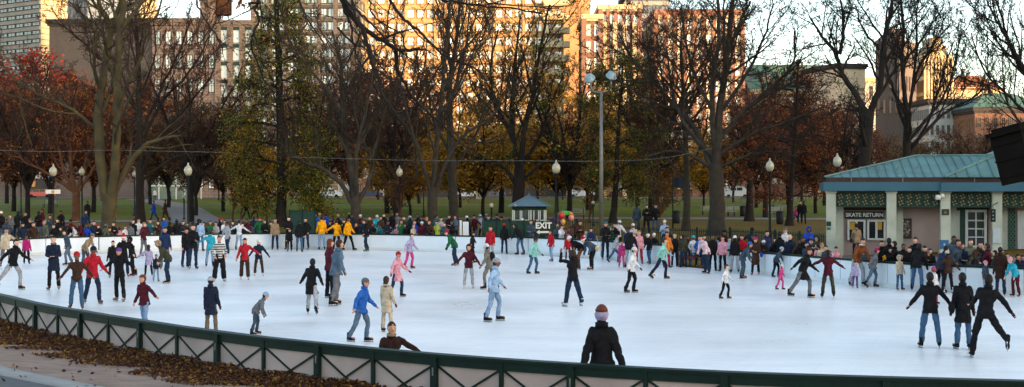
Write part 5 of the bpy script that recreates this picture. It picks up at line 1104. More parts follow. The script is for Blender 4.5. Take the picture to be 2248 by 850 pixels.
for (px, py, r_, col, lb) in ((1233, 473, .19, '#c22a30', 'red balloon under the green canopy of the vendor cart'), (1236, 487, .15, '#d09a50', 'orange balloon below the red one on the vendor cart'), (1254, 478, .17, '#c8786c', 'salmon pink balloon at the right of the vendor cart'), (1253, 470, .13, '#c07030', 'small orange balloon tucked under the canopy edge')):
    m = MB(); m.ell((0, 0, 0), (r_, r_, r_*1.15), 12, 8); m.lathe([(.03, -r_*1.15-.03), (.012, -r_*1.15)], 6); m.bar((0, 0, -r_*1.15), (0, .1, -r_*1.15-.5), .008, .008); tag(m.build('balloon', mat('bal'+col, col, .35, .05, 1, spec=.5), None, True, loc=(PX(px, 76.5), 76.5, PZ(py, 76.5))), lb, 'balloon')
# bench in the wall opening where a skater sits
D = 57.6; x = PX(1530, D); bn = empty('rink_bench', (x, D, .04)); tag(bn, 'dark bench in the opening of the rink wall with red trim', 'bench'); m = MB(); m.box(-.8, .8, -.2, .2, .40, .46); m.build('seat', bark_dark, bn)
for s in (-.65, .65): m = MB(); m.box(s-.04, s+.04, -.18, .18, -.05, .399); m.build('leg', black_iron, bn)
m = MB(); m.box(-.8, .8, -.215, -.201, .36, .44); m.build('trim', mat('trim_red', '#8a3426', .6, .1, 4), bn)
# ------------------------------------------------------------------ people
COL = dict(black='#17171a', navy='#1a2233', darkblue='#1e2c4a', grey='#5c5e62', lightgrey='#8e9096', olive='#35352a', brown='#38271f', darkbrown='#2a1c18', maroon='#451822', red='#9a1c28', pink='#c08592',
 hotpink='#b03a74', lilac='#948cac', purple='#553a74', turquoise='#2a90a6', teal='#256068', mint='#76aca4', lightblue='#86a0bc', blue='#24549a', royal='#1a3c9c', yellow='#d4900f', orange='#bc6a26', green='#1d5434',
 lime='#86963a', cream='#a99c86', white='#bfc0c4', tan='#85705a', denim='#38536f', darkdenim='#1c2b40', lightdenim='#6f88a4', khaki='#655646', magenta='#9a2060', slate='#36424f', greygreen='#55584c', rustbrown='#6a3c22', darkgreen='#16342a', palepink='#c2a4ac', greyblue='#4c5e70', camo='#6a6660')
HAIR = dict(brown='#2c1c14', dark='#120e0d', red='#5e2c16', blond='#8a6a42', grey='#84807c', bald='#a87c66')
def cloth(c): return mat('cloth_'+c, COL[c], .9, .3, 7, spec=.12, detail=5, bump=.5)
def hairm(c): return mat('hair_'+c, HAIR[c], .7, .25, 20, spec=.3)
def stripes():
    if 'stripes' in MATS: return MATS['stripes']
    m = bpy.data.materials.new('striped_knit'); m.use_nodes = True; t = m.node_tree; b = t.nodes['Principled BSDF']; tc = t.nodes.new('ShaderNodeTexCoord')
    wv = t.nodes.new('ShaderNodeTexWave'); wv.bands_direction = 'Z'; wv.inputs['Scale'].default_value = 3.4; wv.inputs['Distortion'].default_value = .4
    t.links.new(tc.outputs['Object'], wv.inputs['Vector']); rp = t.nodes.new('ShaderNodeValToRGB'); rp.color_ramp.interpolation = 'CONSTANT'; e = rp.color_ramp.elements; e[0].color = hexl('#1a1a1c'); e[1].position = .45; e[1].color = hexl('#b4b2ac')
    t.links.new(wv.outputs['Fac'], rp.inputs['Fac']); t.links.new(rp.outputs[0], b.inputs['Base Color']); b.inputs['Roughness'].default_value = .95; MATS['stripes'] = m; return m
def _tmpl(n=12, m=8):
    v = [(0, 0, 1.)]
    for i in range(1, m):
        t = math.pi*i/m
        for k in range(n): a = 2*math.pi*k/n; v.append((math.sin(t)*math.cos(a), math.sin(t)*math.sin(a), math.cos(t)))
    v.append((0, 0, -1.)); f = [(0, 1+k, 1+(k+1) % n) for k in range(n)]
    for i in range(m-2):
        for k in range(n): a = 1+i*n; f.append((a+k, a+n+k, a+n+(k+1) % n, a+(k+1) % n))
    a = 1+(m-2)*n; L = len(v)-1; f += [(L, a+(k+1) % n, a+k) for k in range(n)]
    return np.array(v), f
TV, TF = _tmpl()
def capsule(a, b, ra, rb):
    a = np.array(a, float); b = np.array(b, float); d = b-a; L = np.linalg.norm(d); d = d/L if L > 1e-6 else np.array([0, 0, 1.])
    ref = np.array([0, 0, 1.]) if abs(d[2]) < .9 else np.array([1., 0, 0]); u = np.cross(ref, d); u /= np.linalg.norm(u); v = np.cross(d, u)
    W = TV[:, :1]*u+TV[:, 1:2]*v+TV[:, 2:]*d; top = TV[:, 2:] >= -1e-6
    V = np.where(top, b+W*rb, a+W*ra); return V, TF
def ellipsoid(c, r, M=None):
    V = TV*np.array(r)
    if M is not None: V = V @ np.array(M.to_3x3()).T
    return V+np.array(c), TF
def rings(cs, rs):
    """closed stack of elliptical rings"""
    n = 16; V = []; Fc = []
    for (c, (rx, ry)) in zip(cs, rs):
        for k in range(n): a = 2*math.pi*k/n; V.append((c[0]+rx*math.cos(a), c[1]+ry*math.sin(a), c[2]))
    m = len(cs)
    for i in range(m-1):
        for k in range(n): k2 = (k+1) % n; Fc.append((i*n+k, (i+1)*n+k, (i+1)*n+k2, i*n+k2) if cs[0][2] > cs[-1][2] else (i*n+k, i*n+k2, (i+1)*n+k2, (i+1)*n+k))
    a = tuple(range(n)); b = tuple((m-1)*n+k for k in range(n))
    Fc += [a, b[::-1]] if cs[0][2] > cs[-1][2] else [a[::-1], b]
    return np.array(V), Fc
POSE = dict(
 stand=dict(aL=(4, 9, 12, 0), aR=(2, 9, 14, 0), lL=(2, 4, 2), lR=(0, 5, 2)),
 pockets=dict(aL=(-14, 24, 45, 42), aR=(-12, 24, 45, 42), lL=(3, 7, 3), lR=(-2, 7, 3)),
 clasp=dict(aL=(12, 14, 70, 44), aR=(12, 14, 74, 44), lL=(0, 5, 4), lR=(6, 5, 6)),
 fold=dict(aL=(22, 14, 95, 62), aR=(18, 14, 100, 62), lL=(0, 5, 2), lR=(0, 5, 2)),
 phone=dict(aL=(35, 12, 100, 26), aR=(35, 12, 104, 26), lL=(0, 5, 2), lR=(0, 5, 2), nod=12),
 photo=dict(aL=(100, 30, 70, 40), aR=(100, 30, 72, 40), lL=(10, 6, 4), lR=(-14, 8, 6), lean=-3),
 glide=dict(aL=(18, 24, 30, 0), aR=(-10, 26, 24, 0), lL=(20, 6, 28), lR=(-10, 7, 14), lean=10),
 stride=dict(aL=(34, 26, 34, 0), aR=(-34, 28, 18, 0), lL=(30, 5, 34), lR=(-26, 16, 10), lean=16),
 lunge=dict(aL=(30, 40, 20, 0), aR=(-25, 45, 10, 0), lL=(24, 8, 30), lR=(-40, 22, 24), lean=26),
 armsout=dict(aL=(12, 58, 12, 0), aR=(8, 52, 14, 0), lL=(6, 9, 8), lR=(-4, 9, 6), lean=4),
 onearm=dict(aL=(14, 54, 8, 0), aR=(6, 14, 24, 0), lL=(14, 6, 18), lR=(-10, 6, 10), lean=8),
 handdown=dict(aL=(10, 34, 10, 0), aR=(8, 38, 8, 0), lL=(6, 8, 8), lR=(-2, 8, 6), lean=3),
 bend=dict(aL=(50, 14, 30, 10), aR=(44, 14, 34, 10), lL=(26, 6, 24), lR=(10, 8, 20), lean=58),
 stoop=dict(aL=(40, 16, 24, 10), aR=(30, 16, 30, 10), lL=(16, 8, 22), lR=(0, 8, 14), lean=34),
 seated=dict(aL=(26, 12, 60, 18), aR=(24, 12, 64, 18), lL=(84, 7, 84), lR=(86, 9, 80), lean=6),
 tie=dict(aL=(62, 10, 22, 6), aR=(64, 10, 20, 6), lL=(86, 8, 92), lR=(100, 6, 70), lean=44),
 rail=dict(sw=.128, aL=(-20, 17, -8, 2), aR=(-20, 17, -8, 2), lL=(6, 6, 4), lR=(4, 6, 4), lean=2),
 stoop2=dict(aL=(50, 20, 30, 10), aR=(40, 16, 40, 10), lL=(10, 8, 10), lR=(0, 8, 10), lean=18, nod=10),
 walk=dict(aL=(22, 8, 20, 0), aR=(-20, 8, 14, 0), lL=(22, 3, 8), lR=(-18, 3, 14), lean=3),
 oneleg=dict(aL=(30, 20, 50, 10), aR=(-20, 42, 20, 0), lL=(6, 14, 14), lR=(-30, 24, 34), lean=14, side=-8))
def skeleton(P, child=False, jit=None):
    g = lambda k, d: P.get(k, d); J = {}; rj = jit or (lambda s: 0)
    lean = R(g('lean', 0)+rj(4)); side = R(g('side', 0)); Rt = Matrix.Rotation(side, 3, 'Y') @ Matrix.Rotation(lean, 3, 'X'); J['Rt'] = Rt; J['pel'] = Vector((0, 0, 0))
    for s, n in ((1, 'L'), (-1, 'R')):
        fw, out, kn = g('l'+n, (0, 5, 2)); fw = R(fw+rj(5)); out = R(out+rj(2)); kn = R(kn)
        hip = Vector((s*.088, 0, -.03)); d = Vector((s*math.sin(out), -math.sin(fw), -math.cos(fw)*math.cos(out))).normalized()
        kne = hip+d*.42; f2 = fw-kn; d2 = Vector((s*math.sin(out)*.7, -math.sin(f2), -math.cos(f2)*math.cos(out))).normalized(); ank = kne+d2*.40
        J['hip'+n], J['kne'+n], J['ank'+n], J['pitch'+n] = hip, kne, ank, f2
        fw, out, el, inn = g('a'+n, (4, 9, 12, 0)); fw = R(fw+rj(6)); out = R(out+rj(4)); el = R(el); inn = R(inn)
        sh = Rt @ Vector((s*g('sw', .155), 0, .45)); dv = lambda f, o: Rt @ Vector((s*math.sin(o), -math.sin(f)*math.cos(o), -math.cos(f)*math.cos(o))).normalized()
        d = dv(fw, out); elb = sh+d*.28; d2 = dv(fw+el, out-inn); wr = elb+d2*.25; J['sh'+n], J['elb'+n], J['wr'+n], J['hd'+n] = sh, elb, wr, d2
    hs_ = 1.22 if child else 1.08
    J['neck'] = Rt @ Vector((0, .0, .53)); Rh = Rt.lerp(Matrix.Identity(3), .65) if abs(lean) > .3 else Matrix.Rotation(R(g('nod', 0)), 3, 'X')
    J['Rh'] = Rh; J['head'] = J['neck']+Rt @ Vector((0, -.01, .052))+Rh @ Vector((0, -.012, .10*hs_)); J['hs'] = hs_
    J['low'] = min(J['ankL'].z, J['ankR'].z); return J
def body_prims(J, hi=False):
    p = []; Rt = J['Rt']; T = lambda x, y, z: Rt @ Vector((x, y, z)); h = J['hs']
    p.append(ellipsoid((0, 0, -.01), (.14, .095, .11))); p.append(capsule(T(0, 0, .02), T(0, 0, .22), .108, .10)); p.append(capsule(T(-.07, 0, .36), T(.07, 0, .36), .098, .098)); p.append(capsule(T(-.115, .0, .44), T(.115, 0, .44), .045, .045))
    p.append(capsule(T(0, 0, .46), J['head'], .052, .05)); Rh = J['Rh']; c = J['head']; M = Rh
    p.append(ellipsoid(c, (.077*h, .096*h, .112*h), Rh.to_4x4())); p.append(ellipsoid(c+Rh @ Vector((0, -.03, -.06))*h, (.052*h, .055*h, .055*h), Rh.to_4x4()))
    p.append(capsule(c+Rh @ Vector((0, -.09, .012))*h, c+Rh @ Vector((0, -.112, -.022))*h, .011*h, .015*h))
    for s in (-1, 1): p.append(ellipsoid(c+Rh @ Vector((s*.08, .005, -.005))*h, (.014*h, .02*h, .03*h), Rh.to_4x4()))
    for n, s in (('L', 1), ('R', -1)):
        p.append(capsule(J['sh'+n], J['elb'+n], .040, .034)); p.append(capsule(J['elb'+n], J['wr'+n], .033, .027)); p.append(capsule(J['hip'+n], J['kne'+n], .075, .050)); p.append(capsule(J['kne'+n], J['ank'+n], .050, .036))
        d = J['hd'+n]; w_ = J['wr'+n]; ax = d.cross(Vector((0, 0, 1)) if abs(d.z) < .85 else Vector((0, 1, 0))).normalized(); nn = ax.cross(d)
        pc = w_+d*.055; p.append(capsule(w_, pc+d*.02, .026, .032)); p.append(capsule(pc-ax*.022, pc+ax*.022+d*.01, .022, .022))
        fr = .0105 if hi else .014
        for k in range(4):
            b0 = pc+ax*(k-1.5)*.019+d*.03; L = (.062, .072, .068, .052)[k]; q = b0+d*L*.55+nn*.006; p.append(capsule(b0, q, fr, fr)); p.append(capsule(q, q+(d*.8+nn*.55)*L*.5, fr, fr*.85))
        tb = w_+d*.025-ax*.026; tq = tb+(d*.6-ax*.65+nn*.3)*.045; p.append(capsule(tb, tq, .014, .012)); p.append(capsule(tq, tq+(d*.9+nn*.3)*.028, .012, .010))
        f = Vector((s*.18, -1, 0)).normalized(); a = J['ank'+n]; p.append(capsule(a+Vector((0, .02, -.045)), a+f*.17+Vector((0, 0, -.055)), .036, .03))
    return p
def top_prims(J, kind='jacket'):
    p = []; Rt = J['Rt']; T = lambda x, y, z: Rt @ Vector((x, y, z)); e = .022 if kind != 'sweater' else .014
    p.append(capsule(T(0, 0, .0), T(0, 0, .24), .135+e, .125+e)); p.append(capsule(T(-.075, 0, .35), T(.075, 0, .35), .113+e, .113+e)); p.append(capsule(T(-.105, 0, .435), T(.105, 0, .435), .054+e, .054+e)); p.append(capsule(T(0, .005, .5), T(0, 0, .565), .07+e*.6, .062+e*.5))
    p.append(ellipsoid((0, 0, -.02), (.17+e, .125+e, .13)))
    for n in 'LR':
        p.append(capsule(J['sh'+n], J['elb'+n], .049+e, .041+e)); p.append(capsule(J['elb'+n], J['wr'+n]-J['hd'+n]*.01, .044+e, .034+e*.6))
    if kind == 'coat' or kind == 'jacket' or kind == 'long':
        hem = {'jacket': .16, 'coat': .36, 'long': .52}[kind]; k1 = (J['kneL']+J['kneR'])*.5; k1 = k1*(hem/.45) if hem else k1; k1 = Vector((k1.x, k1.y, min(k1.z, -hem*.6)))
        sp = abs(J['kneL'].y-J['kneR'].y)*.32*(hem/.45)
        if J['kneL'].z > -.25: hem = .1; k1 = Vector((0, -.03, -.1)); sp = 0
        p.append(rings([(0, 0, .12), (0, 0, -.05), tuple(k1*.6), tuple(k1)], [(.15, .115), (.172, .13+e), (.18, .14+sp*.6+e), (.19+.015*(kind != 'jacket'), .145+sp+e)]))
    return p
def leg_prims(J, baggy=0.0, skirt=False):
    p = [ellipsoid((0, 0, -.02), (.168, .123, .13))]
    for n in 'LR':
        p.append(capsule(J['hip'+n], J['kne'+n], .100+baggy, .076+baggy)); a = J['ank'+n]; d = (a-J['kne'+n]).normalized(); p.append(capsule(J['kne'+n], a-d*.015, .074+baggy, .066+baggy*1.2))
    if skirt: p.append(rings([(0, 0, .04), (0, -.01, -.28)], [(.16, .12), (.25, .2)]))
    return p
REQ = {}
def req(key, prims, vox):
    if key not in REQ: REQ[key] = (prims, vox)
    return key
BUILT = {}
fold_tex = bpy.data.textures.new('cloth_folds', 'CLOUDS'); fold_tex.noise_scale = .13; fold_tex.noise_depth = 2
def disp(o, key):
    d = o.modifiers.new('d', 'DISPLACE'); d.texture = fold_tex; d.strength = .05 if key[0] != 'trousers' else .04; d.mid_level = .52; d.texture_coords = 'LOCAL'
def build_requests():
    tmp = []
    for key, (prims, vox) in REQ.items():
        V = []; Fc = []; off = 0
        for v, f in prims: V.append(v); Fc += [tuple(i+off for i in q) for q in f]; off += len(v)
        me = bpy.data.meshes.new('t'); me.from_pydata(np.vstack(V).tolist(), [], Fc); me.update(); o = bpy.data.objects.new('t', me); C.objects.link(o)
        r_ = o.modifiers.new('r', 'REMESH'); r_.mode = 'VOXEL'; r_.voxel_size = vox; r_.use_smooth_shade = True
        s = o.modifiers.new('s', 'SMOOTH'); s.factor = .5; s.iterations = 3 if key[0] != 'body' else 2; (disp(o, key) if key[0] not in ('body',) else None); tmp.append((key, o, me))
    bpy.context.view_layer.update(); dg = bpy.context.evaluated_depsgraph_get()
    for key, o, me in tmp:
        n = bpy.data.meshes.new_from_object(o.evaluated_get(dg)); n.name = key[0]; n.materials.clear(); n.materials.append(skin); BUILT[key] = n
    for key, o, me in tmp: bpy.data.objects.remove(o); bpy.data.meshes.remove(me)
    REQ.clear()
HC = {}
def head_mesh(kind, hs_):
    key = (kind, hs_)
    if key in HC: return HC[key]
    m = MB(); s = hs_
    def shell(c, r, zmin, n=16, k=8, mi=0, fc=None):
        vs = []; fs = []
        for i in range(k+1):
            t = math.pi*i/k
            for j in range(n):
                a = 2*math.pi*j/n; x = r[0]*math.sin(t)*math.cos(a); y = r[1]*math.sin(t)*math.sin(a); z = r[2]*math.cos(t)
                lim = zmin if fc is None else (fc if y < -.02 else zmin)
                vs.append(((x+c[0])*s, (y+c[1])*s, (max(z, lim)+c[2])*s))
        for i in range(k):
            for j in range(n): j2 = (j+1) % n; fs.append((i*n+j, (i+1)*n+j, (i+1)*n+j2, i*n+j2))
        m.add(vs, fs, mi)
    if kind == 'short': shell((0, .014, .014), (.084, .100, .114), -.085, fc=.035)
    elif kind == 'long': shell((0, .016, .010), (.09, .104, .122), -.12, fc=.03); m.ell((0, .055*s, -.11*s), (.08*s, .05*s, .13*s), 12, 8)
    elif kind == 'curly': shell((0, .02, .016), (.105, .115, .125), -.11, fc=.035)
    elif kind in ('beanie', 'bobble', 'cap', 'santa', 'helmet', 'band'):
        shell((0, .008, .03), (.092, .108, .105), -.02)
        if kind != 'band': shell((0, .012, -.0), (.083, .096, .10), -.085, mi=1, fc=.03)
        if kind == 'bobble': m.ell((0, .01*s, .15*s), (.035*s,)*3, 10, 6)
        if kind == 'santa': m.tube([(0, .01, .10*s), (0, .04, .17*s), (.05, .07, .16*s)], [.06*s, .035*s, .015*s], 10); m.ell((.06, .08, .14*s), (.03*s,)*3, 8, 6, 2); m.lathe([(.096*s, .005), (.102*s, .02), (.096*s, .045)], 16, (0, .008*s, 0), 2, 1, 1.12)
        if kind == 'cap': m.box(-.06*s, .06*s, -.185*s, -.09*s, .035*s, .048*s)
    elif kind == 'hood': shell((0, .022, .012), (.108, .118, .135), -.12, fc=.045); m.tube([(.07*s, -.05*s, -.10*s), (.098*s, -.07*s, 0), (.07*s, -.08*s, .09*s), (0, -.085*s, .115*s), (-.07*s, -.08*s, .09*s), (-.098*s, -.07*s, 0), (-.07*s, -.05*s, -.10*s)], .022*s, 8)
    elif kind == 'wrap': shell((0, .006, -.02), (.088, .104, .09), -.085, fc=-.06); shell((0, .012, .02), (.085, .1, .108), .015, mi=1)
    elif kind == 'bald': shell((0, .02, -.02), (.081, .094, .09), -.06, mi=1, fc=.06)
    me = m.mesh('hair' if kind in ('short', 'long', 'curly', 'bald') else 'hat', [skin, skin, white_paint], True); HC[key] = me; return me
SK = {}
def foot_mesh(skate):
    if skate in SK: return SK[skate]
    m = MB(); prof = [(-.045, .085), (.02, .08)]
    V = [(-.04, .055), (.04, .055)]
    # boot: lofted ankle shaft and foot
    m.lathe([(.048, -.06), (.052, 0), (.05, .08), (.054, .10)], 12, (0, .005, 0), 0, 1, 1.15)
    rs = []; 
    n = 10
    secs = [(.065, .03, .036), (.03, .042, .05), (-.05, .043, .045), (-.12, .046, .032), (-.17, .036, .024), (-.195, .014, .014)]
    vs = []; fs = []
    for (y, rx, rz_) in secs:
        for k in range(n): a = 2*math.pi*k/n; vs.append((rx*math.cos(a), y, -.075+rz_*math.sin(a)+ (rz_-.03)))
    for i in range(len(secs)-1):
        for k in range(n): k2 = (k+1) % n; fs.append((i*n+k, i*n+k2, (i+1)*n+k2, (i+1)*n+k))
    fs += [tuple(range(n))[::-1], tuple((len(secs)-1)*n+k for k in range(n))]
    m.add(vs, fs)
    if skate: m.box(-.004, .004, -.19, .075, -.158, -.10, 1); m.box(-.012, .012, .02, .05, -.14, -.09, 1); m.box(-.012, .012, -.13, -.1, -.14, -.09, 1)
    SK[skate] = m.mesh('skate' if skate else 'shoe', [black_iron, mat('blade_steel', '#9aa0a4', .25, .1, 5, metal=.9)], True); return SK[skate]
def setmat(o, i, m): o.material_slots[i].link = 'OBJECT'; o.material_slots[i].material = m
PEOPLE = []
def person(px, feet, head, label, pose='stand', rz=0, top='jacket', tc='black', bc='darkdenim', hat='short', hc=None, hair='dark', h=None, child=None, D=None, hi=False, skates=True, baggy=.0, skirt=False,
           sc='black', group=None, seed=None, extra=None, smat=None, z=None, tone=0, seat=None):
    PEOPLE.append(dict(locals()))
def realise():
    for q in PEOPLE:
        if q['D'] is None:
            q['D'] = H*F/(q['feet']-HZ); dw = wallD(q['px'])-.55
            if q['D'] > dw: q['D'] = dw; q['feet'] = HZ+H*F/dw
        D = q['D']; P = POSE[q['pose']]
        if q['child'] is None: q['child'] = bool(q['h'] and q['h'] < 1.38) or (q['h'] is None and (q['feet']-q['head'])*D/F < 1.35)
        jit = None
        if q['seed'] is not None: r_ = random.Random(q['seed']); jit = lambda s: r_.uniform(-s, s)
        J = skeleton(P, q['child'], jit); q['J'] = J
        fz = .158 if q['skates'] else .105; up = J['head'].z+.125*J['hs']-J['low']+fz; q['up'] = up; q['fz'] = fz
        if q['h'] is None:
            zt = PZ(q['head'], D)-(q['z'] or 0); q['k'] = min(1.12, max(.45, zt/up))
        else: q['k'] = q['h']/1.79
        pk = (q['pose'], q['child'], q['seed'], q['hi']); vox = .012 if q['hi'] else (.020 if q['seed'] is not None else .028)
        q['kb'] = req(('body',)+pk, body_prims(J, q['hi']), vox if not q['hi'] else .011); q['kt'] = req((q['top'],)+pk, top_prims(J, q['top']), vox); q['kl'] = req(('trousers',)+pk+(q['baggy'], q['skirt']), leg_prims(J, q['baggy'], q['skirt']), vox)
    build_requests()
    eye = MB(); eye.ell((0, 0, 0), (.011, .007, .008), 8, 6); eye = eye.mesh('eye', mat('eye_dark', '#140f0d', .3, .1, 3), True)
    mouth = MB(); mouth.ell((0, 0, 0), (.024, .006, .006), 8, 6); mouth = mouth.mesh('mouth', mat('lip', '#7a4238', .6, .1, 5), True)
    cm = MB(); cm.lathe([(.098, -.035), (.088, .0), (.094, .03), (.078, .034), (.074, 0), (.08, -.03)], 14, (0, 0, 0), 0, 1, 1.02); collar_me = cm.mesh('collar', [skin], True)
    tones = [skin, mat('skin_pale', '#c79c86', .55, .08, 8), mat('skin_deep', '#6a4634', .55, .08, 8), mat('skin_ruddy', '#b47a66', .55, .08, 8)]
    for q in PEOPLE:
        J = q['J']; k = q['k']; D = q['D']; x = PX(q['px'], D); z0 = q['z'] if q['z'] is not None else 0
        o = bpy.data.objects.new('person', BUILT[q['kb']]); C.objects.link(o); tag(o, q['label'], 'person', q['group'])
        o.scale = (k,)*3; o.rotation_euler = (0, 0, R(q['rz'])); zz = z0+(q['fz']-J['low'])*k
        if q['seat'] is not None: zz = z0+(q['seat']+.13*k)
        o.location = (x, D, zz); tn_ = tones[(q['tone'] or (int(q['px'])*7) % 11 % 4) % 4 if q['tone'] is not None else 0]; setmat(o, 0, tn_)
        def ch(name, me, mts, loc=None, rot=None):
            c = bpy.data.objects.new(name, me); C.objects.link(c); c.parent = o
            for i, m_ in enumerate(mts): setmat(c, i, m_)
            if loc is not None: c.location = loc
            if rot is not None: c.rotation_euler = rot
            return c
        ch({'jacket': 'jacket', 'coat': 'coat', 'long': 'coat', 'sweater': 'sweater'}[q['top']], BUILT[q['kt']], [q['smat'] or cloth(q['tc'])])
        if q['top'] != 'sweater' and q['hat'] != 'hood': ch('collar', collar_me, [q['smat'] or cloth(q['tc'])], J['neck'] + J['Rt'] @ Vector((0, .008, .012)), J['Rt'].to_euler())
        ch('trousers', BUILT[q['kl']], [cloth(q['bc'])])
        hk = q['hat']; hm = hairm(q['hair']); isH = hk in ('short', 'long', 'curly', 'bald')
        c0 = hm if isH and hk != 'bald' else (tn_ if hk == 'bald' else cloth(q['hc'] or 'black'))
        ch('hair' if isH else 'hat', head_mesh(hk, J['hs']), [c0, hm, white_paint], J['head'], J['Rh'].to_euler())
        if q['seed'] is not None or q['hi'] or not q.get('hid'):
            if q['seed'] is not None:
                for s in (-1, 1): ch('eye', eye, [], J['head']+J['Rh'] @ Vector((s*.03, -.088, .012))*J['hs'], J['Rh'].to_euler())
                ch('mouth', mouth, [], J['head']+J['Rh'] @ Vector((0, -.085, -.055))*J['hs'], J['Rh'].to_euler())
            for n, s in (('L', 1), ('R', -1)):
                off = J['ank'+n].z-J['low']; pit = -min(.9, max(0, -J['pitch'+n]))*(1 if off > .06 else 0)
                ch('skate' if q['skates'] else 'shoe', foot_mesh(q['skates']), [cloth(q['sc']), MATS['blade_steel']], J['ank'+n], (pit*-1, 0, s*.18))
        if q['extra']: q['extra'](o, J, ch, q)
        if q['seed'] is not None and (q['seed'] % 2 or 'dark trio' in q['label']) and 'toddler' not in q['label'] and q['top'] != 'sweater' and 'pale blue hat skating' not in q['label']: gloves('black')(o, J, ch, q)
def gloves(col):
    def f(o, J, ch, q):
        for n in 'LR':
            m = MB(); d = J['hd'+n]; w_ = J['wr'+n]; M = d.to_track_quat('Z', 'Y').to_matrix().to_4x4(); m.ell(w_+d*.07, (.042, .032, .085), 12, 8, 0, M); g = m.mesh('glove', [skin], True); ch('glove', g, [cloth(col)])
    return f
def scarf(col):
    def f(o, J, ch, q):
        m = MB(); c = J['neck']+Vector((0, 0, .02)); m.lathe([(.085, -.03), (.105, 0), (.085, .035)], 14, c, 0, 1, .95); ch('scarf', m.mesh('scarf', [skin], True), [cloth(col)])
    return f
def bag(col, s=1):
    def f(o, J, ch, q):
        m = MB(); m.ell((.27*s, .02, -.02), (.07, .15, .13), 12, 8); m.tube([(.25*s, .02, .08), (.15*s, .10, .35), (-.02, .12, .5)], .012, 6); ch('bag', m.mesh('bag', [skin], True), [cloth(col)])
    return f
def backpack(col):
    def f(o, J, ch, q):
        m = MB(); m.ell(J['Rt'] @ Vector((0, .19, .28)), (.14, .09, .2), 12, 8, 0, J['Rt'].to_4x4()); ch('backpack', m.mesh('backpack', [skin], True), [cloth(col)])
    return f
def camera_(o, J, ch, q):
    c = (J['wrL']+J['wrR'])/2+Vector((0, -.06, .05)); m = MB(); m.box(c.x-.05, c.x+.05, c.y-.02, c.y+.02, c.z-.03, c.z+.03); m.lathe([(.02, 0), (.02, .03)], 10, (c.x, c.y-.01, c.z)); ch('camera', m.mesh('camera', [skin]), [cloth('lightgrey')])
p = person
S = iter(range(100, 400)); n_ = lambda: next(S)
# --- skaters, left part
p(28, 636, 524, 'blurred skater in black jacket and pale jeans striding at the left edge', 'stride', 70, tc='black', bc='lightgrey', seed=n_())
p(58, 580, 516, 'small skater in a magenta jacket behind the black jacketed one at left edge', 'stand', 30, tc='magenta', bc='black', seed=n_())
p(13, 588, 500, 'skater in a cream top and grey trousers cut by the left edge', 'onearm', 40, tc='cream', bc='grey', seed=n_())
p(118, 637, 517, 'man in a dark navy coat with clasped hands near the left end of the fence', 'clasp', 8, top='coat', tc='navy', bc='black', extra=scarf('grey'), seed=n_())
p(150, 582, 505, 'skater in a slate blue jacket just behind the man with clasped hands', 'glide', -60, tc='slate', bc='greyblue', seed=n_())
p(186, 590, 522, 'stooping skater in a beige jacket behind the red beanie', 'stoop', 80, tc='tan', bc='slate', h=1.65, hat='beanie', hc='grey', seed=n_())
p(169, 679, 552, 'man in brown sweater with red beanie and blue jeans close to the fence', 'handdown', 14, top='sweater', tc='brown', bc='denim', hat='beanie', hc='red', hi=True, seed=n_())
p(203, 668, 540, 'man in red fleece and navy cap beside the brown sweater', 'glide', 35, tc='red', bc='darkdenim', hat='cap', hc='navy', hi=True, seed=n_(), sc='khaki')
p(262, 662, 544, 'girl in black with a purple hat and arms held out, right of the red fleece', 'armsout', -12, tc='black', bc='black', hat='beanie', hc='purple', sc='grey', seed=n_())
p(248, 610, 528, 'small dark haired skater in black behind the purple hat', 'stand', 20, tc='black', bc='black', seed=n_())
p(271, 608, 515, 'skater in black with a red and white santa hat', 'glide', 20, tc='black', bc='navy', hat='santa', hc='red', sc='red', seed=n_())
p(291, 606, 520, 'hooded skater in black right of the santa hat with reddish skates', 'glide', -50, tc='black', bc='black', hat='hood', hc='black', sc='maroon', seed=n_())
p(315, 562, 488, 'skater in dark grey with a red front holding both arms out by the far wall', 'armsout', 80, tc='maroon', bc='grey', hat='long', hair='blond', seed=n_())
p(326, 606, 537, 'girl in a lilac coat and black tights', 'onearm', 200, top='coat', tc='lilac', bc='black', hat='long', hair='brown', seed=n_())
p(343, 618, 558, 'toddler in a navy jacket and light jeans between the lilac girl and olive jacket', 'stand', 30, tc='navy', bc='lightdenim', hair='red', seed=n_())
p(369, 622, 524, 'adult in an olive jacket with furry hood stooping to the toddler', 'stoop', -70, tc='olive', bc='darkdenim', hat='hood', hc='tan', h=1.7, seed=n_())
p(362, 590, 498, 'skater in a navy and blue jacket behind the olive jacket', 'stand', 15, tc='darkblue', bc='grey', seed=n_())
p(424, 591, 492, 'man in black jacket and jeans beside his companion, left of turquoise child', 'clasp', 30, tc='black', bc='darkdenim', seed=n_())
p(408, 587, 501, 'companion in black standing close behind the jeans man', 'stand', 50, tc='black', bc='darkdenim', seed=n_())
p(461, 586, 505, 'child in turquoise jacket and light jeans with arm to the side', 'onearm', 190, tc='turquoise', bc='lightdenim', hair='brown', seed=n_())
p(440, 552, 482, 'person in a light blue shirt turned away at the far wall', 'stand', 175, top='sweater', tc='lightblue', bc='denim', seed=n_())
p(482, 618, 517, 'man in black and white striped sweater with baggy black trousers', 'pockets', 30, top='sweater', tc='white', bc='black', smat=None, baggy=.03, hair='brown', hi=True, seed=n_(), sc='white')
PEOPLE[-1]['striped'] = True
p(500, 557, 487, 'skater in a grey hoodie and dark jeans by the far wall', 'glide', -30, tc='lightgrey', bc='darkdenim', seed=n_())
p(525, 548, 483, 'skater in a white long sleeved top with arms wide at the wall', 'armsout', 170, top='sweater', tc='white', bc='lightdenim', seed=n_())
p(537, 614, 522, 'woman in a red coat and brown flared trousers reaching to a boy', 'onearm', 15, tc='red', bc='brown', hat='long', baggy=.015, sc='white', seed=n_())
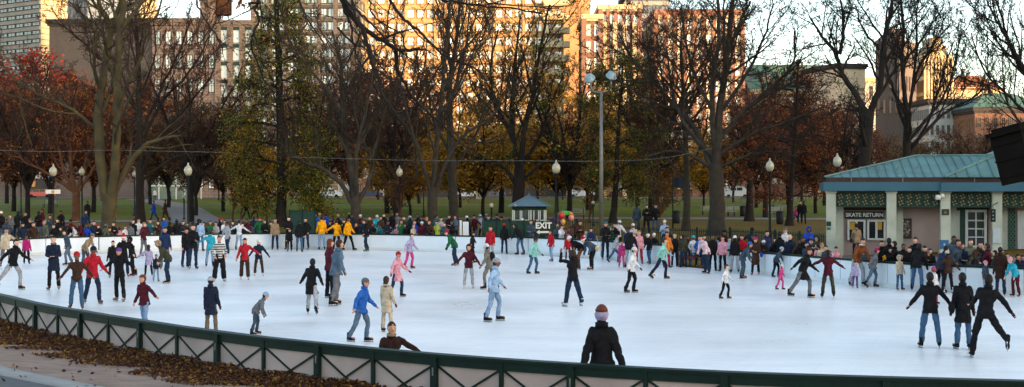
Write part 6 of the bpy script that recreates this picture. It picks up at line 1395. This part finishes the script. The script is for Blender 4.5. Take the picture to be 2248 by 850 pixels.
p(568, 606, 525, 'boy in navy coat with a white beanie next to the red coat', 'handdown', 10, tc='navy', bc='brown', hat='beanie', hc='white', sc='white', seed=n_())
p(317, 727, 603, 'woman in a maroon jacket and pale jeans with one arm out by the fence', 'onearm', -25, tc='maroon', bc='lightdenim', hat='curly', hair='red', seed=n_(), hi=True)
p(463, 737, 607, 'person in a navy coat and khaki trousers with grey hat beyond the fence', 'stand', 175, top='coat', tc='navy', bc='khaki', hat='beanie', hc='lightgrey', seed=n_(), hi=True)
p(561, 735, 641, 'child in a grey coat with pale blue hat skating near the fence', 'stoop', 100, tc='grey', bc='slate', hat='beanie', hc='lightblue', extra=gloves('black'), seed=n_())
# --- centre
p(604, 548, 479, 'man in a dark vest with tan sleeves against the far wall', 'stand', 10, tc='tan', bc='darkdenim', hair='brown', skates=False)
p(634, 548, 475, 'tall person all in black left of the green screen at the wall', 'clasp', 0, top='long', tc='black', bc='black')
p(636, 552, 502, 'small child in black at the wall among adults in black', 'stand', 0, tc='black', bc='black')
p(657, 554, 483, 'person in black jacket and blue jeans with the back turned at the wall', 'stand', 180, tc='black', bc='denim', sc='brown')
p(671, 547, 478, 'man in a dark jacket with hands in pockets below the green screen', 'pockets', -10, tc='black', bc='darkdenim')
p(706, 548, 474, 'largest yellow jacket at the wall with pale jeans', 'stand', 190, tc='yellow', bc='lightdenim', hat='short', seed=n_())
p(739, 549, 482, 'middle yellow jacket at the wall stretching an arm left', 'onearm', 200, tc='yellow', bc='black', hat='short', seed=n_())
p(764, 546, 477, 'smallest yellow jacket at the wall with black trousers', 'walk', 60, tc='yellow', bc='black', seed=n_())
p(804, 552, 482, 'skater in black jacket and jeans with green skates at the wall', 'glide', -60, tc='black', bc='darkdenim', sc='green', seed=n_())
p(737, 671, 519, 'man in grey blue jacket and grey trousers gliding, left of centre', 'glide', 125, tc='greyblue', bc='grey', hi=True, seed=n_(), hair='brown')
p(724, 655, 524, 'red haired companion close behind the grey blue jacket', 'stand', 120, tc='maroon', bc='black', hat='long', hair='red', seed=n_())
p(683, 690, 568, 'blurred skater in black coat and pale grey trousers alone on the ice', 'stride', 175, top='coat', tc='black', bc='lightgrey', seed=n_())
p(793, 752, 610, 'skater in a royal blue jacket with grey hat near the centre fence', 'glide', 75, tc='blue', bc='greyblue', hat='beanie', hc='grey', seed=n_(), hi=True)
p(849, 730, 606, 'brown haired skater in a cream coat behind the child at the fence', 'stand', 150, top='coat', tc='cream', bc='cream', hat='long', hair='brown', seed=n_(), hi=True)
p(858, None, None, 'child in a brown jacket leaning over the near fence with one arm out', 'onearm', 20, tc='darkbrown', bc='darkdenim', hair='brown', h=1.42, D=20.6, hi=True, seed=n_(), extra=scarf('tan'))
p(871, 652, 552, 'girl in a pale pink coat with a red hat', 'glide', 60, top='coat', tc='pink', bc='darkdenim', hat='beanie', hc='red', seed=n_())
p(899, 590, 512, 'child in a lilac top and pink trousers in front of the far wall', 'glide', 60, tc='lilac', bc='hotpink', hair='brown', seed=n_())
p(998, 583, 500, 'skater in a green jacket and red cap leaning into a turn', 'stoop', -80, tc='green', bc='darkdenim', hat='beanie', hc='red', h=1.72, seed=n_())
p(1036, 578, 508, 'skater in a black jacket and brown hat with arms out behind the maroon hood', 'armsout', 80, tc='black', bc='black', hat='beanie', hc='brown', seed=n_())
p(1029, 633, 536, 'skater in a maroon hooded jacket with pale grey trousers', 'handdown', 5, tc='maroon', bc='lightgrey', hat='hood', hc='maroon', sc='white', seed=n_())
p(1077, 574, 496, 'man in a red jacket behind the striped hat skater', 'stand', -20, tc='red', bc='lightgrey', seed=n_())
p(1075, 635, 535, 'skater with striped hat, grey camouflage clothes and a backpack', 'glide', -110, tc='camo', bc='camo', hat='beanie', hc='white', extra=backpack('black'), seed=n_())
p(1107, 558, 490, 'person in black with red hat and jeans against the wall by the windscreen', 'stand', 170, tc='black', bc='darkdenim', hat='beanie', hc='red')
p(1083, 706, 566, 'faint skater in pale grey blue clothes alone in the middle of the ice', 'glide', 80, tc='lightblue', bc='lightdenim', hat='beanie', hc='lightgrey', seed=n_())
p(1143, 560, 493, 'person in a black top and blue jeans leaning on the wall under the booth', 'stoop', -120, tc='black', bc='denim', h=1.75)
p(1171, 602, 521, 'skater in a mint jacket and blue jeans with a brown hat', 'glide', 60, tc='mint', bc='denim', hat='beanie', hc='brown', seed=n_())
p(1211, 574, 505, 'skater in a red jacket and light jeans beneath the EXIT board', 'glide', -50, tc='red', bc='lightdenim', seed=n_())
p(1247, 572, 514, 'child in red with a pink hat behind the woman taking a photo', 'stand', 0, tc='red', bc='maroon', hat='beanie', hc='hotpink', seed=n_())
p(1257, 674, 549, 'woman in a black jacket and dark jeans raising a camera', 'photo', -150, tc='black', bc='darkdenim', hat='curly', hair='brown', sc='white', extra=camera_, hi=True, seed=n_(), baggy=.01)
p(1277, 592, 520, 'bending adult in black with a white hat and brown boots', 'bend', -80, tc='black', bc='rustbrown', hat='beanie', hc='white', h=1.75, sc='brown', seed=n_())
p(1304, 593, 519, 'bending adult in slate jacket with a red santa hat', 'bend', -60, tc='slate', bc='black', hat='santa', hc='red', h=1.75, seed=n_(), extra=bag('cream'))
p(1329, 568, 486, 'skater in black with a teal hat by the floodlight pole', 'clasp', 10, tc='black', bc='navy', hat='beanie', hc='teal', seed=n_())
p(1350, 577, 514, 'skater in a grey hoodie and jeans right of the floodlight pole', 'stride', 100, tc='lightgrey', bc='denim', seed=n_())
p(1382, 590, 496, 'adult in black jacket and pale trousers with a lilac hat at the wall', 'stoop', 160, tc='black', bc='lightgrey', hat='beanie', hc='lilac', h=1.78, seed=n_())
p(1365, 588, 528, 'small child in hot pink hidden beside the lilac hat adult', 'stand', 0, tc='hotpink', bc='hotpink', seed=n_())
p(1386, 643, 542, 'child in a white jacket and black tights gliding right of the photographer', 'glide', 70, tc='white', bc='black', hat='beanie', hc='white', seed=n_())
p(1403, 580, 506, 'blonde girl in a pink jacket and red trousers', 'stand', 0, tc='pink', bc='red', hat='long', hair='blond', seed=n_())
p(1425, 580, 513, 'skater in black jacket with a white cap next to the blonde girl', 'glide', -40, tc='black', bc='denim', hat='cap', hc='white', seed=n_())
p(1452, 613, 522, 'fast skater in a mint and teal jacket crossing before the wall', 'stride', 80, tc='mint', bc='navy', hat='short', hair='brown', seed=n_())
p(1464, 588, 508, 'skater in an orange jacket behind the mint jacket', 'stand', 20, tc='orange', bc='red', hair='brown', seed=n_())
p(1481, 583, 514, 'person in black with a cream hat at the edge of the wall opening', 'stand', 15, tc='black', bc='darkdenim', hat='beanie', hc='cream', skates=False)
p(1500, 584, 514, 'person in an olive brown jacket standing in the wall opening', 'stand', 180, tc='olive', bc='darkdenim', skates=False)
p(1531, None, None, 'person in a bright blue jacket seated on the bench lacing skates', 'tie', 40, tc='blue', bc='lightdenim', hat='beanie', hc='turquoise', h=1.65, D=57.6, sc='white', seat=.46, seed=n_())
p(1551, 601, 517, 'woman in a pink fleece and dark jeans stooping to the bench', 'stoop', -50, tc='palepink', bc='darkdenim', hat='long', hair='brown', h=1.72, seed=n_())
p(1565, 592, 515, 'person in black behind the pink fleece by the wall opening', 'stand', 0, tc='black', bc='black', skates=False)
p(1586, 592, 518, 'black haired skater in a pink jacket and black trousers at the wall', 'stand', -30, tc='pink', bc='black', seed=n_())
p(1613, 595, 517, 'skater in a black jacket with white hat and pale trousers turned away', 'stand', 180, tc='black', bc='lightgrey', hat='beanie', hc='white', seed=n_())
p(1592, 656, 580, 'child in a white jacket and dark tights on open ice below the wall opening', 'glide', 60, tc='white', bc='black', hair='brown', sc='brown', seed=n_())
p(1630, 612, 550, 'low skater in dark clothes with a blue hat before the wall', 'stoop', 80, tc='slate', bc='slate', hat='beanie', hc='blue', h=1.5, seed=n_())
p(1659, 602, 521, 'woman in a long brown coat with a magenta beanie', 'clasp', -20, top='long', tc='brown', bc='black', hat='beanie', hc='magenta', sc='red', extra=bag('royal'), seed=n_())
# --- right part
p(1703, 606, 555, 'child in dark clothes with a pale blue hat beside the little pink girl', 'stoop', 60, tc='slate', bc='black', hat='beanie', hc='lightblue', h=1.25, seed=n_())
p(1713, 636, 580, 'little girl in hot pink skating in front of the wall', 'glide', 70, tc='hotpink', bc='hotpink', hat='beanie', hc='white', seed=n_())
p(1762, 654, 543, 'woman in a long black coat and grey jeans', 'stride', 60, top='coat', tc='black', bc='grey', hat='long', hair='brown', seed=n_(), hi=True)
p(1818, 653, 548, 'skater in a maroon jacket and dark trousers with both arms out', 'armsout', 175, tc='maroon', bc='olive', seed=n_(), hi=True)
p(1881, 612, 526, 'man in a rust brown jacket leaning behind a purple clad child', 'stoop', 20, tc='rustbrown', bc='lightgrey', hair='brown', h=1.85, seed=n_(), extra=scarf('white'))
p(1878, 633, 574, 'small child in lilac and purple before the rust brown jacket', 'stand', 0, tc='lilac', bc='purple', seed=n_())
p(1916, 630, 544, 'skater in grey with a magenta hat striding right', 'stride', 85, tc='grey', bc='greyblue', hat='beanie', hc='magenta', seed=n_())
p(1975, 632, 560, 'child in a cream coat and blue jeans by the wall', 'stand', 20, tc='cream', bc='denim', hat='hood', hc='cream', seed=n_())
p(2013, 638, 548, 'adult in black jacket and jeans bending at the wall', 'stoop', 150, tc='black', bc='denim', h=1.75, seed=n_())
p(2064, 632, 546, 'person in a navy jacket leaning behind the cream hat', 'stoop', 130, tc='darkblue', bc='black', h=1.7, seed=n_())
p(2081, 641, 550, 'woman in brown jacket, black leggings and a cream hat', 'handdown', 185, tc='brown', bc='black', hat='beanie', hc='cream', sc='white', seed=n_())
p(2050, 668, 586, 'child with pink bobble hat and white jacket behind the left of the dark trio', 'stand', 20, tc='white', bc='red', hat='bobble', hc='hotpink', seed=n_())
p(2196, 650, 542, 'man in a dark brown coat at the wall behind the dark trio', 'stand', 170, top='coat', tc='darkbrown', bc='darkdenim', seed=n_())
p(2230, 650, 577, 'child in a bright blue jacket, maroon trousers and pink hat at the right', 'stoop', -60, tc='turquoise', bc='maroon', hat='beanie', hc='pink', h=1.35, seed=n_())
p(2164, 642, 572, 'child with a pink hat and pale blue jeans partly behind the trio', 'stand', 30, tc='slate', bc='lightdenim', hat='beanie', hc='pink', seed=n_())
p(2042, 764, 597, 'left of the dark trio in front, black jacket, jeans and arms spread', 'handdown', 172, tc='black', bc='denim', hi=True, seed=n_())
p(2114, 768, 598, 'middle of the dark trio in front, long black coat with shoulder bag', 'stand', 178, top='coat', tc='black', bc='denim', hi=True, seed=n_(), extra=bag('black'))
p(2163, 786, 602, 'right of the dark trio in front, all black and balanced on one leg', 'oneleg', 165, top='jacket', tc='black', bc='black', hi=True, seed=n_(), sc='black')
# --- the man leaning back on the near rail
p(1321, None, None, 'man in a black coat and lilac headband leaning back against the near fence', 'rail', 180, top='coat', tc='black', bc='navy', hat='wrap', hc='lilac', hair='red', h=1.86, D=18.5, hi=True, seed=None, skates=True, extra=gloves('black'))
# --- crowd behind the wall: (px, head row, jacket, head, head colour, pose)
CROWD = [(3,462,'black','beanie','white'),(37,461,'black','short',''),(56,465,'black','short',''),(85,463,'black','short',''),(93,458,'maroon','short',''),(50,487,'navy','cap','navy'),(73,487,'brown','short',''),(101,482,'greygreen','short','grey'),(127,479,'black','short',''),(137,460,'black','short',''),(157,480,'maroon','beanie','black'),(140,496,'olive','short',''),
(181,484,'maroon','short','brown'),(190,489,'royal','short','brown'),(230,490,'greygreen','beanie','grey'),(249,487,'black','short','brown'),(275,495,'white','short','brown'),(262,499,'pink','short','brown'),(304,479,'white','short','brown'),(330,480,'teal','short',''),(348,483,'brown','long','brown'),(361,475,'blue','short',''),(388,481,'black','short',''),
(372,486,'black','short',''),(423,485,'grey','long','brown'),(461,484,'green','short',''),(449,486,'slate','short',''),(483,478,'black','cap','red'),(474,486,'lightgrey','long','brown'),(542,480,'maroon','short',''),(557,474,'navy','short','brown'),(568,475,'green','beanie','red'),(581,482,'black','short','brown'),(552,488,'slate','short',''),
(692,467,'blue','short','brown'),(704,463,'grey','short','brown'),(716,468,'royal','short','brown'),(742,470,'black','short','grey'),(755,480,'black','short',''),(765,465,'black','beanie','lime'),(773,470,'navy','short',''),(725,485,'black','short',''),(731,480,'navy','short',''),(782,490,'black','short','blond'),(793,469,'brown','beanie','white'),(812,474,'brown','short',''),
(818,489,'black','short','brown'),(827,470,'turquoise','beanie','white'),(836,474,'brown','short','brown'),(843,468,'black','short',''),(838,490,'teal','short','brown'),(852,484,'navy','short',''),(861,466,'black','short','brown'),(871,465,'grey','short','brown'),(872,493,'pink','hood','pink'),(881,481,'green','short','brown'),(886,474,'darkgreen','short','brown'),(858,496,'lightgrey','short',''),
(900,473,'navy','beanie','lightgrey'),(908,492,'cream','short','blond'),(918,469,'black','short',''),(926,485,'maroon','beanie','white'),(911,483,'royal','short','brown'),(937,476,'navy','beanie','orange'),(945,481,'brown','short','brown'),(957,471,'teal','short',''),(959,484,'lime','short','brown'),(968,476,'lightgrey','short',''),(976,488,'slate','short',''),(986,471,'black','short','brown'),(1000,472,'greyblue','short','brown'),
(950,494,'black','short',''),(1030,472,'black','beanie','white'),(1043,470,'maroon','beanie','maroon'),(1058,469,'lightgrey','beanie','lilac'),(1067,464,'darkgreen','beanie','green'),(1073,472,'royal','short',''),(1091,469,'navy','beanie','navy'),(1101,475,'brown','beanie','maroon'),(1117,476,'slate','beanie','greyblue'),
(1147,479,'black','cap','white'),(1177,478,'maroon','short',''),(1204,479,'black','short',''),(1166,482,'slate','short','brown'),(1219,463,'purple','beanie','navy'),(1224,492,'slate','short','grey'),(1232,493,'white','short',''),(1266,479,'brown','cap','navy'),(1274,484,'brown','short','brown'),(1246,497,'olive','short','brown'),(1285,506,'lightblue','short','grey'),(1298,500,'darkblue','short',''),
(1340,496,'darkgreen','beanie','teal'),(1350,488,'black','short',''),(1357,481,'white','beanie','white'),(1459,482,'lightblue','beanie','white'),(1462,496,'navy','short',''),(1412,498,'olive','short',''),(1390,488,'cream','beanie','white'),(1422,514,'black','beanie','white'),(1436,512,'black','beanie','white'),(1492,513,'brown','short','red'),(1510,516,'brown','short',''),(1522,517,'white','beanie','turquoise'),(1535,517,'blue','short',''),
(1546,515,'black','short','brown'),(1587,503,'black','beanie','black'),(1577,517,'lightblue','short',''),(1601,520,'lightblue','short',''),(1629,515,'red','short',''),(1650,498,'navy','beanie','black'),(1621,521,'brown','short',''),(1683,505,'darkblue','short',''),(1676,528,'black','beanie','white'),(1694,533,'black','short','brown'),(1702,521,'black','short',''),(1724,499,'white','cap','grey'),(1735,513,'navy','bald',''),
(1752,521,'brown','short',''),(1763,517,'black','short',''),(1775,497,'royal','hood','royal'),(1770,532,'slate','short',''),(1781,524,'maroon','short','brown'),(1794,516,'darkgreen','hood','darkgreen'),(1804,534,'cream','beanie','tan'),(1795,534,'pink','short','brown'),(1814,538,'slate','short',''),(1835,541,'pink','short','brown'),(1823,552,'white','short',''),
(1936,527,'black','short',''),(1945,538,'yellow','short',''),(1952,521,'black','short',''),(1964,528,'black','short',''),(1900,545,'slate','beanie','teal'),(1957,540,'black','short',''),(1983,534,'black','short',''),(2010,519,'black','short','brown'),(1998,540,'black','short',''),(2042,545,'black','short',''),(2030,538,'brown','short',''),
(2093,516,'slate','short','brown'),(2112,532,'navy','short','brown'),(2102,524,'slate','short',''),(2130,523,'greygreen','short','brown'),(2143,525,'brown','short',''),(2168,533,'maroon','short','brown'),(2152,543,'slate','short',''),(2185,548,'olive','short',''),(2210,556,'black','short','brown'),(2222,562,'black','short',''),(2234,558,'black','short',''),(2245,560,'navy','short',''),
(15,480,'slate','short',''),(118,492,'black','short',''),(166,493,'white','short','brown'),(240,498,'olive','short',''),(395,490,'navy','short',''),(494,482,'white','short',''),(512,484,'slate','short','brown'),(594,486,'darkgreen','short','brown'),(803,493,'lilac','short',''),(893,489,'black','short',''),(993,484,'black','short','brown'),
(22,470,'grey','short','brown'),(66,479,'black','beanie','grey'),(111,471,'slate','short',''),(147,487,'black','short','brown'),(206,484,'navy','short',''),(216,492,'black','beanie','red'),(286,488,'grey','short','brown'),(293,481,'black','short',''),(318,486,'maroon','short',''),(402,484,'olive','short','brown'),(411,491,'black','short','grey'),(436,480,'black','beanie','black'),(520,490,'black','short',''),(534,488,'navy','short',''),(712,480,'black','short',''),(796,480,'navy','short',''),(929,474,'black','short',''),(1380,500,'navy','short',''),(1654,514,'black','short','brown'),(1712,508,'black','short','')]
PLACE = [(30,'at the far left edge'),(62,'left of the far left lamp post'),(110,'just left of the noticed lamp post'),(148,'right of the far left lamp post'),(200,'below the orange lit tree'),(262,'at the foot of the mossy forked trunk'),(335,'in front of the straight dark trunk'),(400,'left of the ball topped lamp'),(470,'right of the ball topped lamp'),(530,'above the striped sweater'),(575,'above the red coat and navy boy'),(625,'before the olive green tree'),
 (720,'right of the green screen'),(775,'between the yellow jackets'),(830,'right of the smallest yellow jacket'),(868,'left of the crowd lamp post'),(900,'right of the crowd lamp post'),(940,'left of the curved grey trunk'),(975,'at the curved grey trunk'),(1008,'left of the white boards'),(1080,'behind the windscreen by the white boards'),(1125,'left of the booth'),(1180,'in front of the booth'),(1212,'beside the EXIT board'),
 (1260,'by the vendor cart'),(1310,'between vendor cart and floodlight pole'),(1370,'right of the floodlight pole'),(1445,'behind the blonde girl'),(1475,'behind the orange jacket'),(1545,'near the wall opening'),(1600,'below the thickest trunk'),(1640,'right of the thickest trunk'),(1690,'under the round lamp post'),(1745,'right of the round lamp post'),(1812,'left of the corner column'),(1870,'under the left counter window'),
 (1930,'under the right counter window'),(1990,'below the dark poster'),(2050,'right of the dark poster'),(2085,'at the blue sign column'),(2122,'left of the white door'),(2175,'before the white door'),(2300,'at the right edge by the gate')]
rc = random.Random(21); poses_c = ['stand', 'pockets', 'fold', 'clasp', 'phone', 'glide', 'clasp', 'stoop2', 'onearm']
hatn = {'beanie': 'hat', 'cap': 'cap', 'hood': 'hood', 'short': 'hair', 'long': 'long hair', 'bald': 'bald head'}
coln = lambda c: {'palepink': 'pale pink', 'lightgrey': 'light grey', 'darkblue': 'dark blue', 'greygreen': 'grey green', 'greyblue': 'grey blue', 'rustbrown': 'rust brown', 'lightblue': 'light blue', 'darkgreen': 'dark green', 'lime': 'yellow green', 'royal': 'royal blue'}.get(c, c)
seen = {}
for (px, py, jc, hk, hcol) in CROWD:
    Dw = wallD(px); x = 0; best = None
    for D in np.arange(Dw+.7, Dw+13, .5):
        z = gz1(PX(px, D), D); hh_ = PZ(py, D)-z
        if hh_ <= 1.76 or D > Dw+12: best = (D, z, hh_); break
    D, z, hh_ = best; h = min(1.9, max(.95, hh_)); pose = poses_c[rc.randrange(len(poses_c))]; seat = None
    rzz = rc.uniform(-45, 45) if rc.random() < .8 else rc.uniform(120, 240)
    hair = (hcol or 'dark') if hk in ('short', 'long') else rc.choice(['dark', 'brown', 'dark'])
    if hk in ('short', 'long'): hd_ = {'': 'dark', 'brown': 'brown', 'grey': 'grey', 'blond': 'blond', 'red': 'red'}[hcol]+' '+hatn[hk]
    elif hk == 'bald': hd_ = 'bald head'
    else: hd_ = coln(hcol)+' '+hatn[hk]
    place = next(t for a, t in PLACE if px <= a); size = ''
    if hh_ < 1.38: size = 'short '
    lab = f"{size}spectator in {coln(jc)} with {hd_}, {place}"
    seen.setdefault(lab, []).append(len(PEOPLE))
    # children stay small, adults who show lower sit on what stands behind the wall
    p(px, None, None, lab, pose, rzz, tc=jc, bc=rc.choice(['black', 'darkdenim', 'navy', 'denim']), hat=hk, hc=(hcol if hk in ('beanie', 'cap', 'hood') else None) or 'black', hair=hair if hair in HAIR else 'dark', h=h, D=D+rc.uniform(-.15, .15), z=z, skates=False, group='spectators around the rink')
for lab, ids in seen.items():
    if len(ids) > 1:
        ids.sort(key=lambda i: PEOPLE[i]['px']); w = ['leftmost', 'second from left', 'third from left', 'rightmost']
        for j, i in enumerate(ids):
            wd = ('left one' if j == 0 else 'right one') if len(ids) == 2 else ('left one' if j == 0 else 'right one' if j == len(ids)-1 else 'middle one' if len(ids) == 3 else ['', 'second one', 'third one', 'fourth one'][j])
            PEOPLE[i]['label'] = wd+', '+lab
# people further out in the park
for (px, D, h, jc, bc, pose, rz, lab) in [
 (187, 82, 1.72, 'darkblue', 'black', 'walk', 60, 'person in a navy jacket walking beside the orange lit trunk'), (192, 95, 1.75, 'black', 'black', 'stand', 0, 'person in black far back beside the orange lit trunk'),
 (251, 97, 1.2, 'red', 'maroon', 'stand', 0, 'child in a red coat beside the mossy forked trunk'), (338, 104, 1.7, 'royal', 'darkblue', 'walk', -80, 'person in a royal blue coat walking on the park path'),
 (363, 103, 1.8, 'brown', 'brown', 'walk', -70, 'person in a long brown coat walking behind the royal blue coat'), (541, 108, 1.75, 'black', 'black', 'walk', 80, 'person in black walking on the lawn near the saplings'), (560, 112, 1.6, 'maroon', 'black', 'walk', 70, 'person in maroon on the path left of the olive green tree'),
 (328, 190, 1.75, 'black', 'black', 'stand', 0, 'person in black in front of the station entrance, left one'), (340, 190, 1.7, 'white', 'black', 'stand', 0, 'person in white and black in front of the station entrance'), (372, 192, 1.75, 'slate', 'navy', 'walk', 60, 'person in slate walking past the station entrance doors'),
 (1398, 82, 1.95, 'slate', 'slate', 'stand', 180, 'tall person in slate grey on the bank, left of three'), (1419, 81.5, 1.9, 'black', 'black', 'fold', 0, 'person in black on the bank, middle of three'), (1439, 82, 1.86, 'black', 'denim', 'pockets', 10, 'person in black jacket and jeans on the bank, right of three'),
 (1350, 130, 1.7, 'navy', 'black', 'stand', 0, 'person in navy far out on the lawn right of the floodlight pole'), (1747, 98, 1.3, 'magenta', 'black', 'walk', 60, 'child in magenta on the path left of the dark group'), (1756, 97, 1.7, 'black', 'black', 'stand', 0, 'person in black in the dark group on the path right of the pin oak'), (1764, 96, 1.72, 'black', 'navy', 'stand', 160, 'person in black and navy in the dark group on the path'), (1739, 95, 1.2, 'royal', 'navy', 'stand', 0, 'small child in royal blue by the pin oak trunk'),
 (1880, 60.6, 1.72, 'tan', 'black', 'stand', 180, 'person in a tan jacket with brown bag at the SKATE RETURN window')]:
    x = PX(px, D); p(px, None, None, lab, pose, rz, tc=jc, bc=bc, h=h, D=D, z=gz1(x, D)+(.03 if D > 90 else 0), skates=False, group='people strolling in the park' if px != 1880 else None, top='coat' if 'coat' in lab else 'jacket', extra=bag('brown') if px == 1880 else None)
for q in PEOPLE:
    q.setdefault('hid', False)
    if q.get('striped'): q['smat'] = stripes()
realise()
for o in bpy.data.objects:
    if 'label' in o and len(o['label'].split()) > 16: print('LONG', o.name, o['label'])
print('people', len(PEOPLE), 'labels', len(set(q['label'] for q in PEOPLE)))
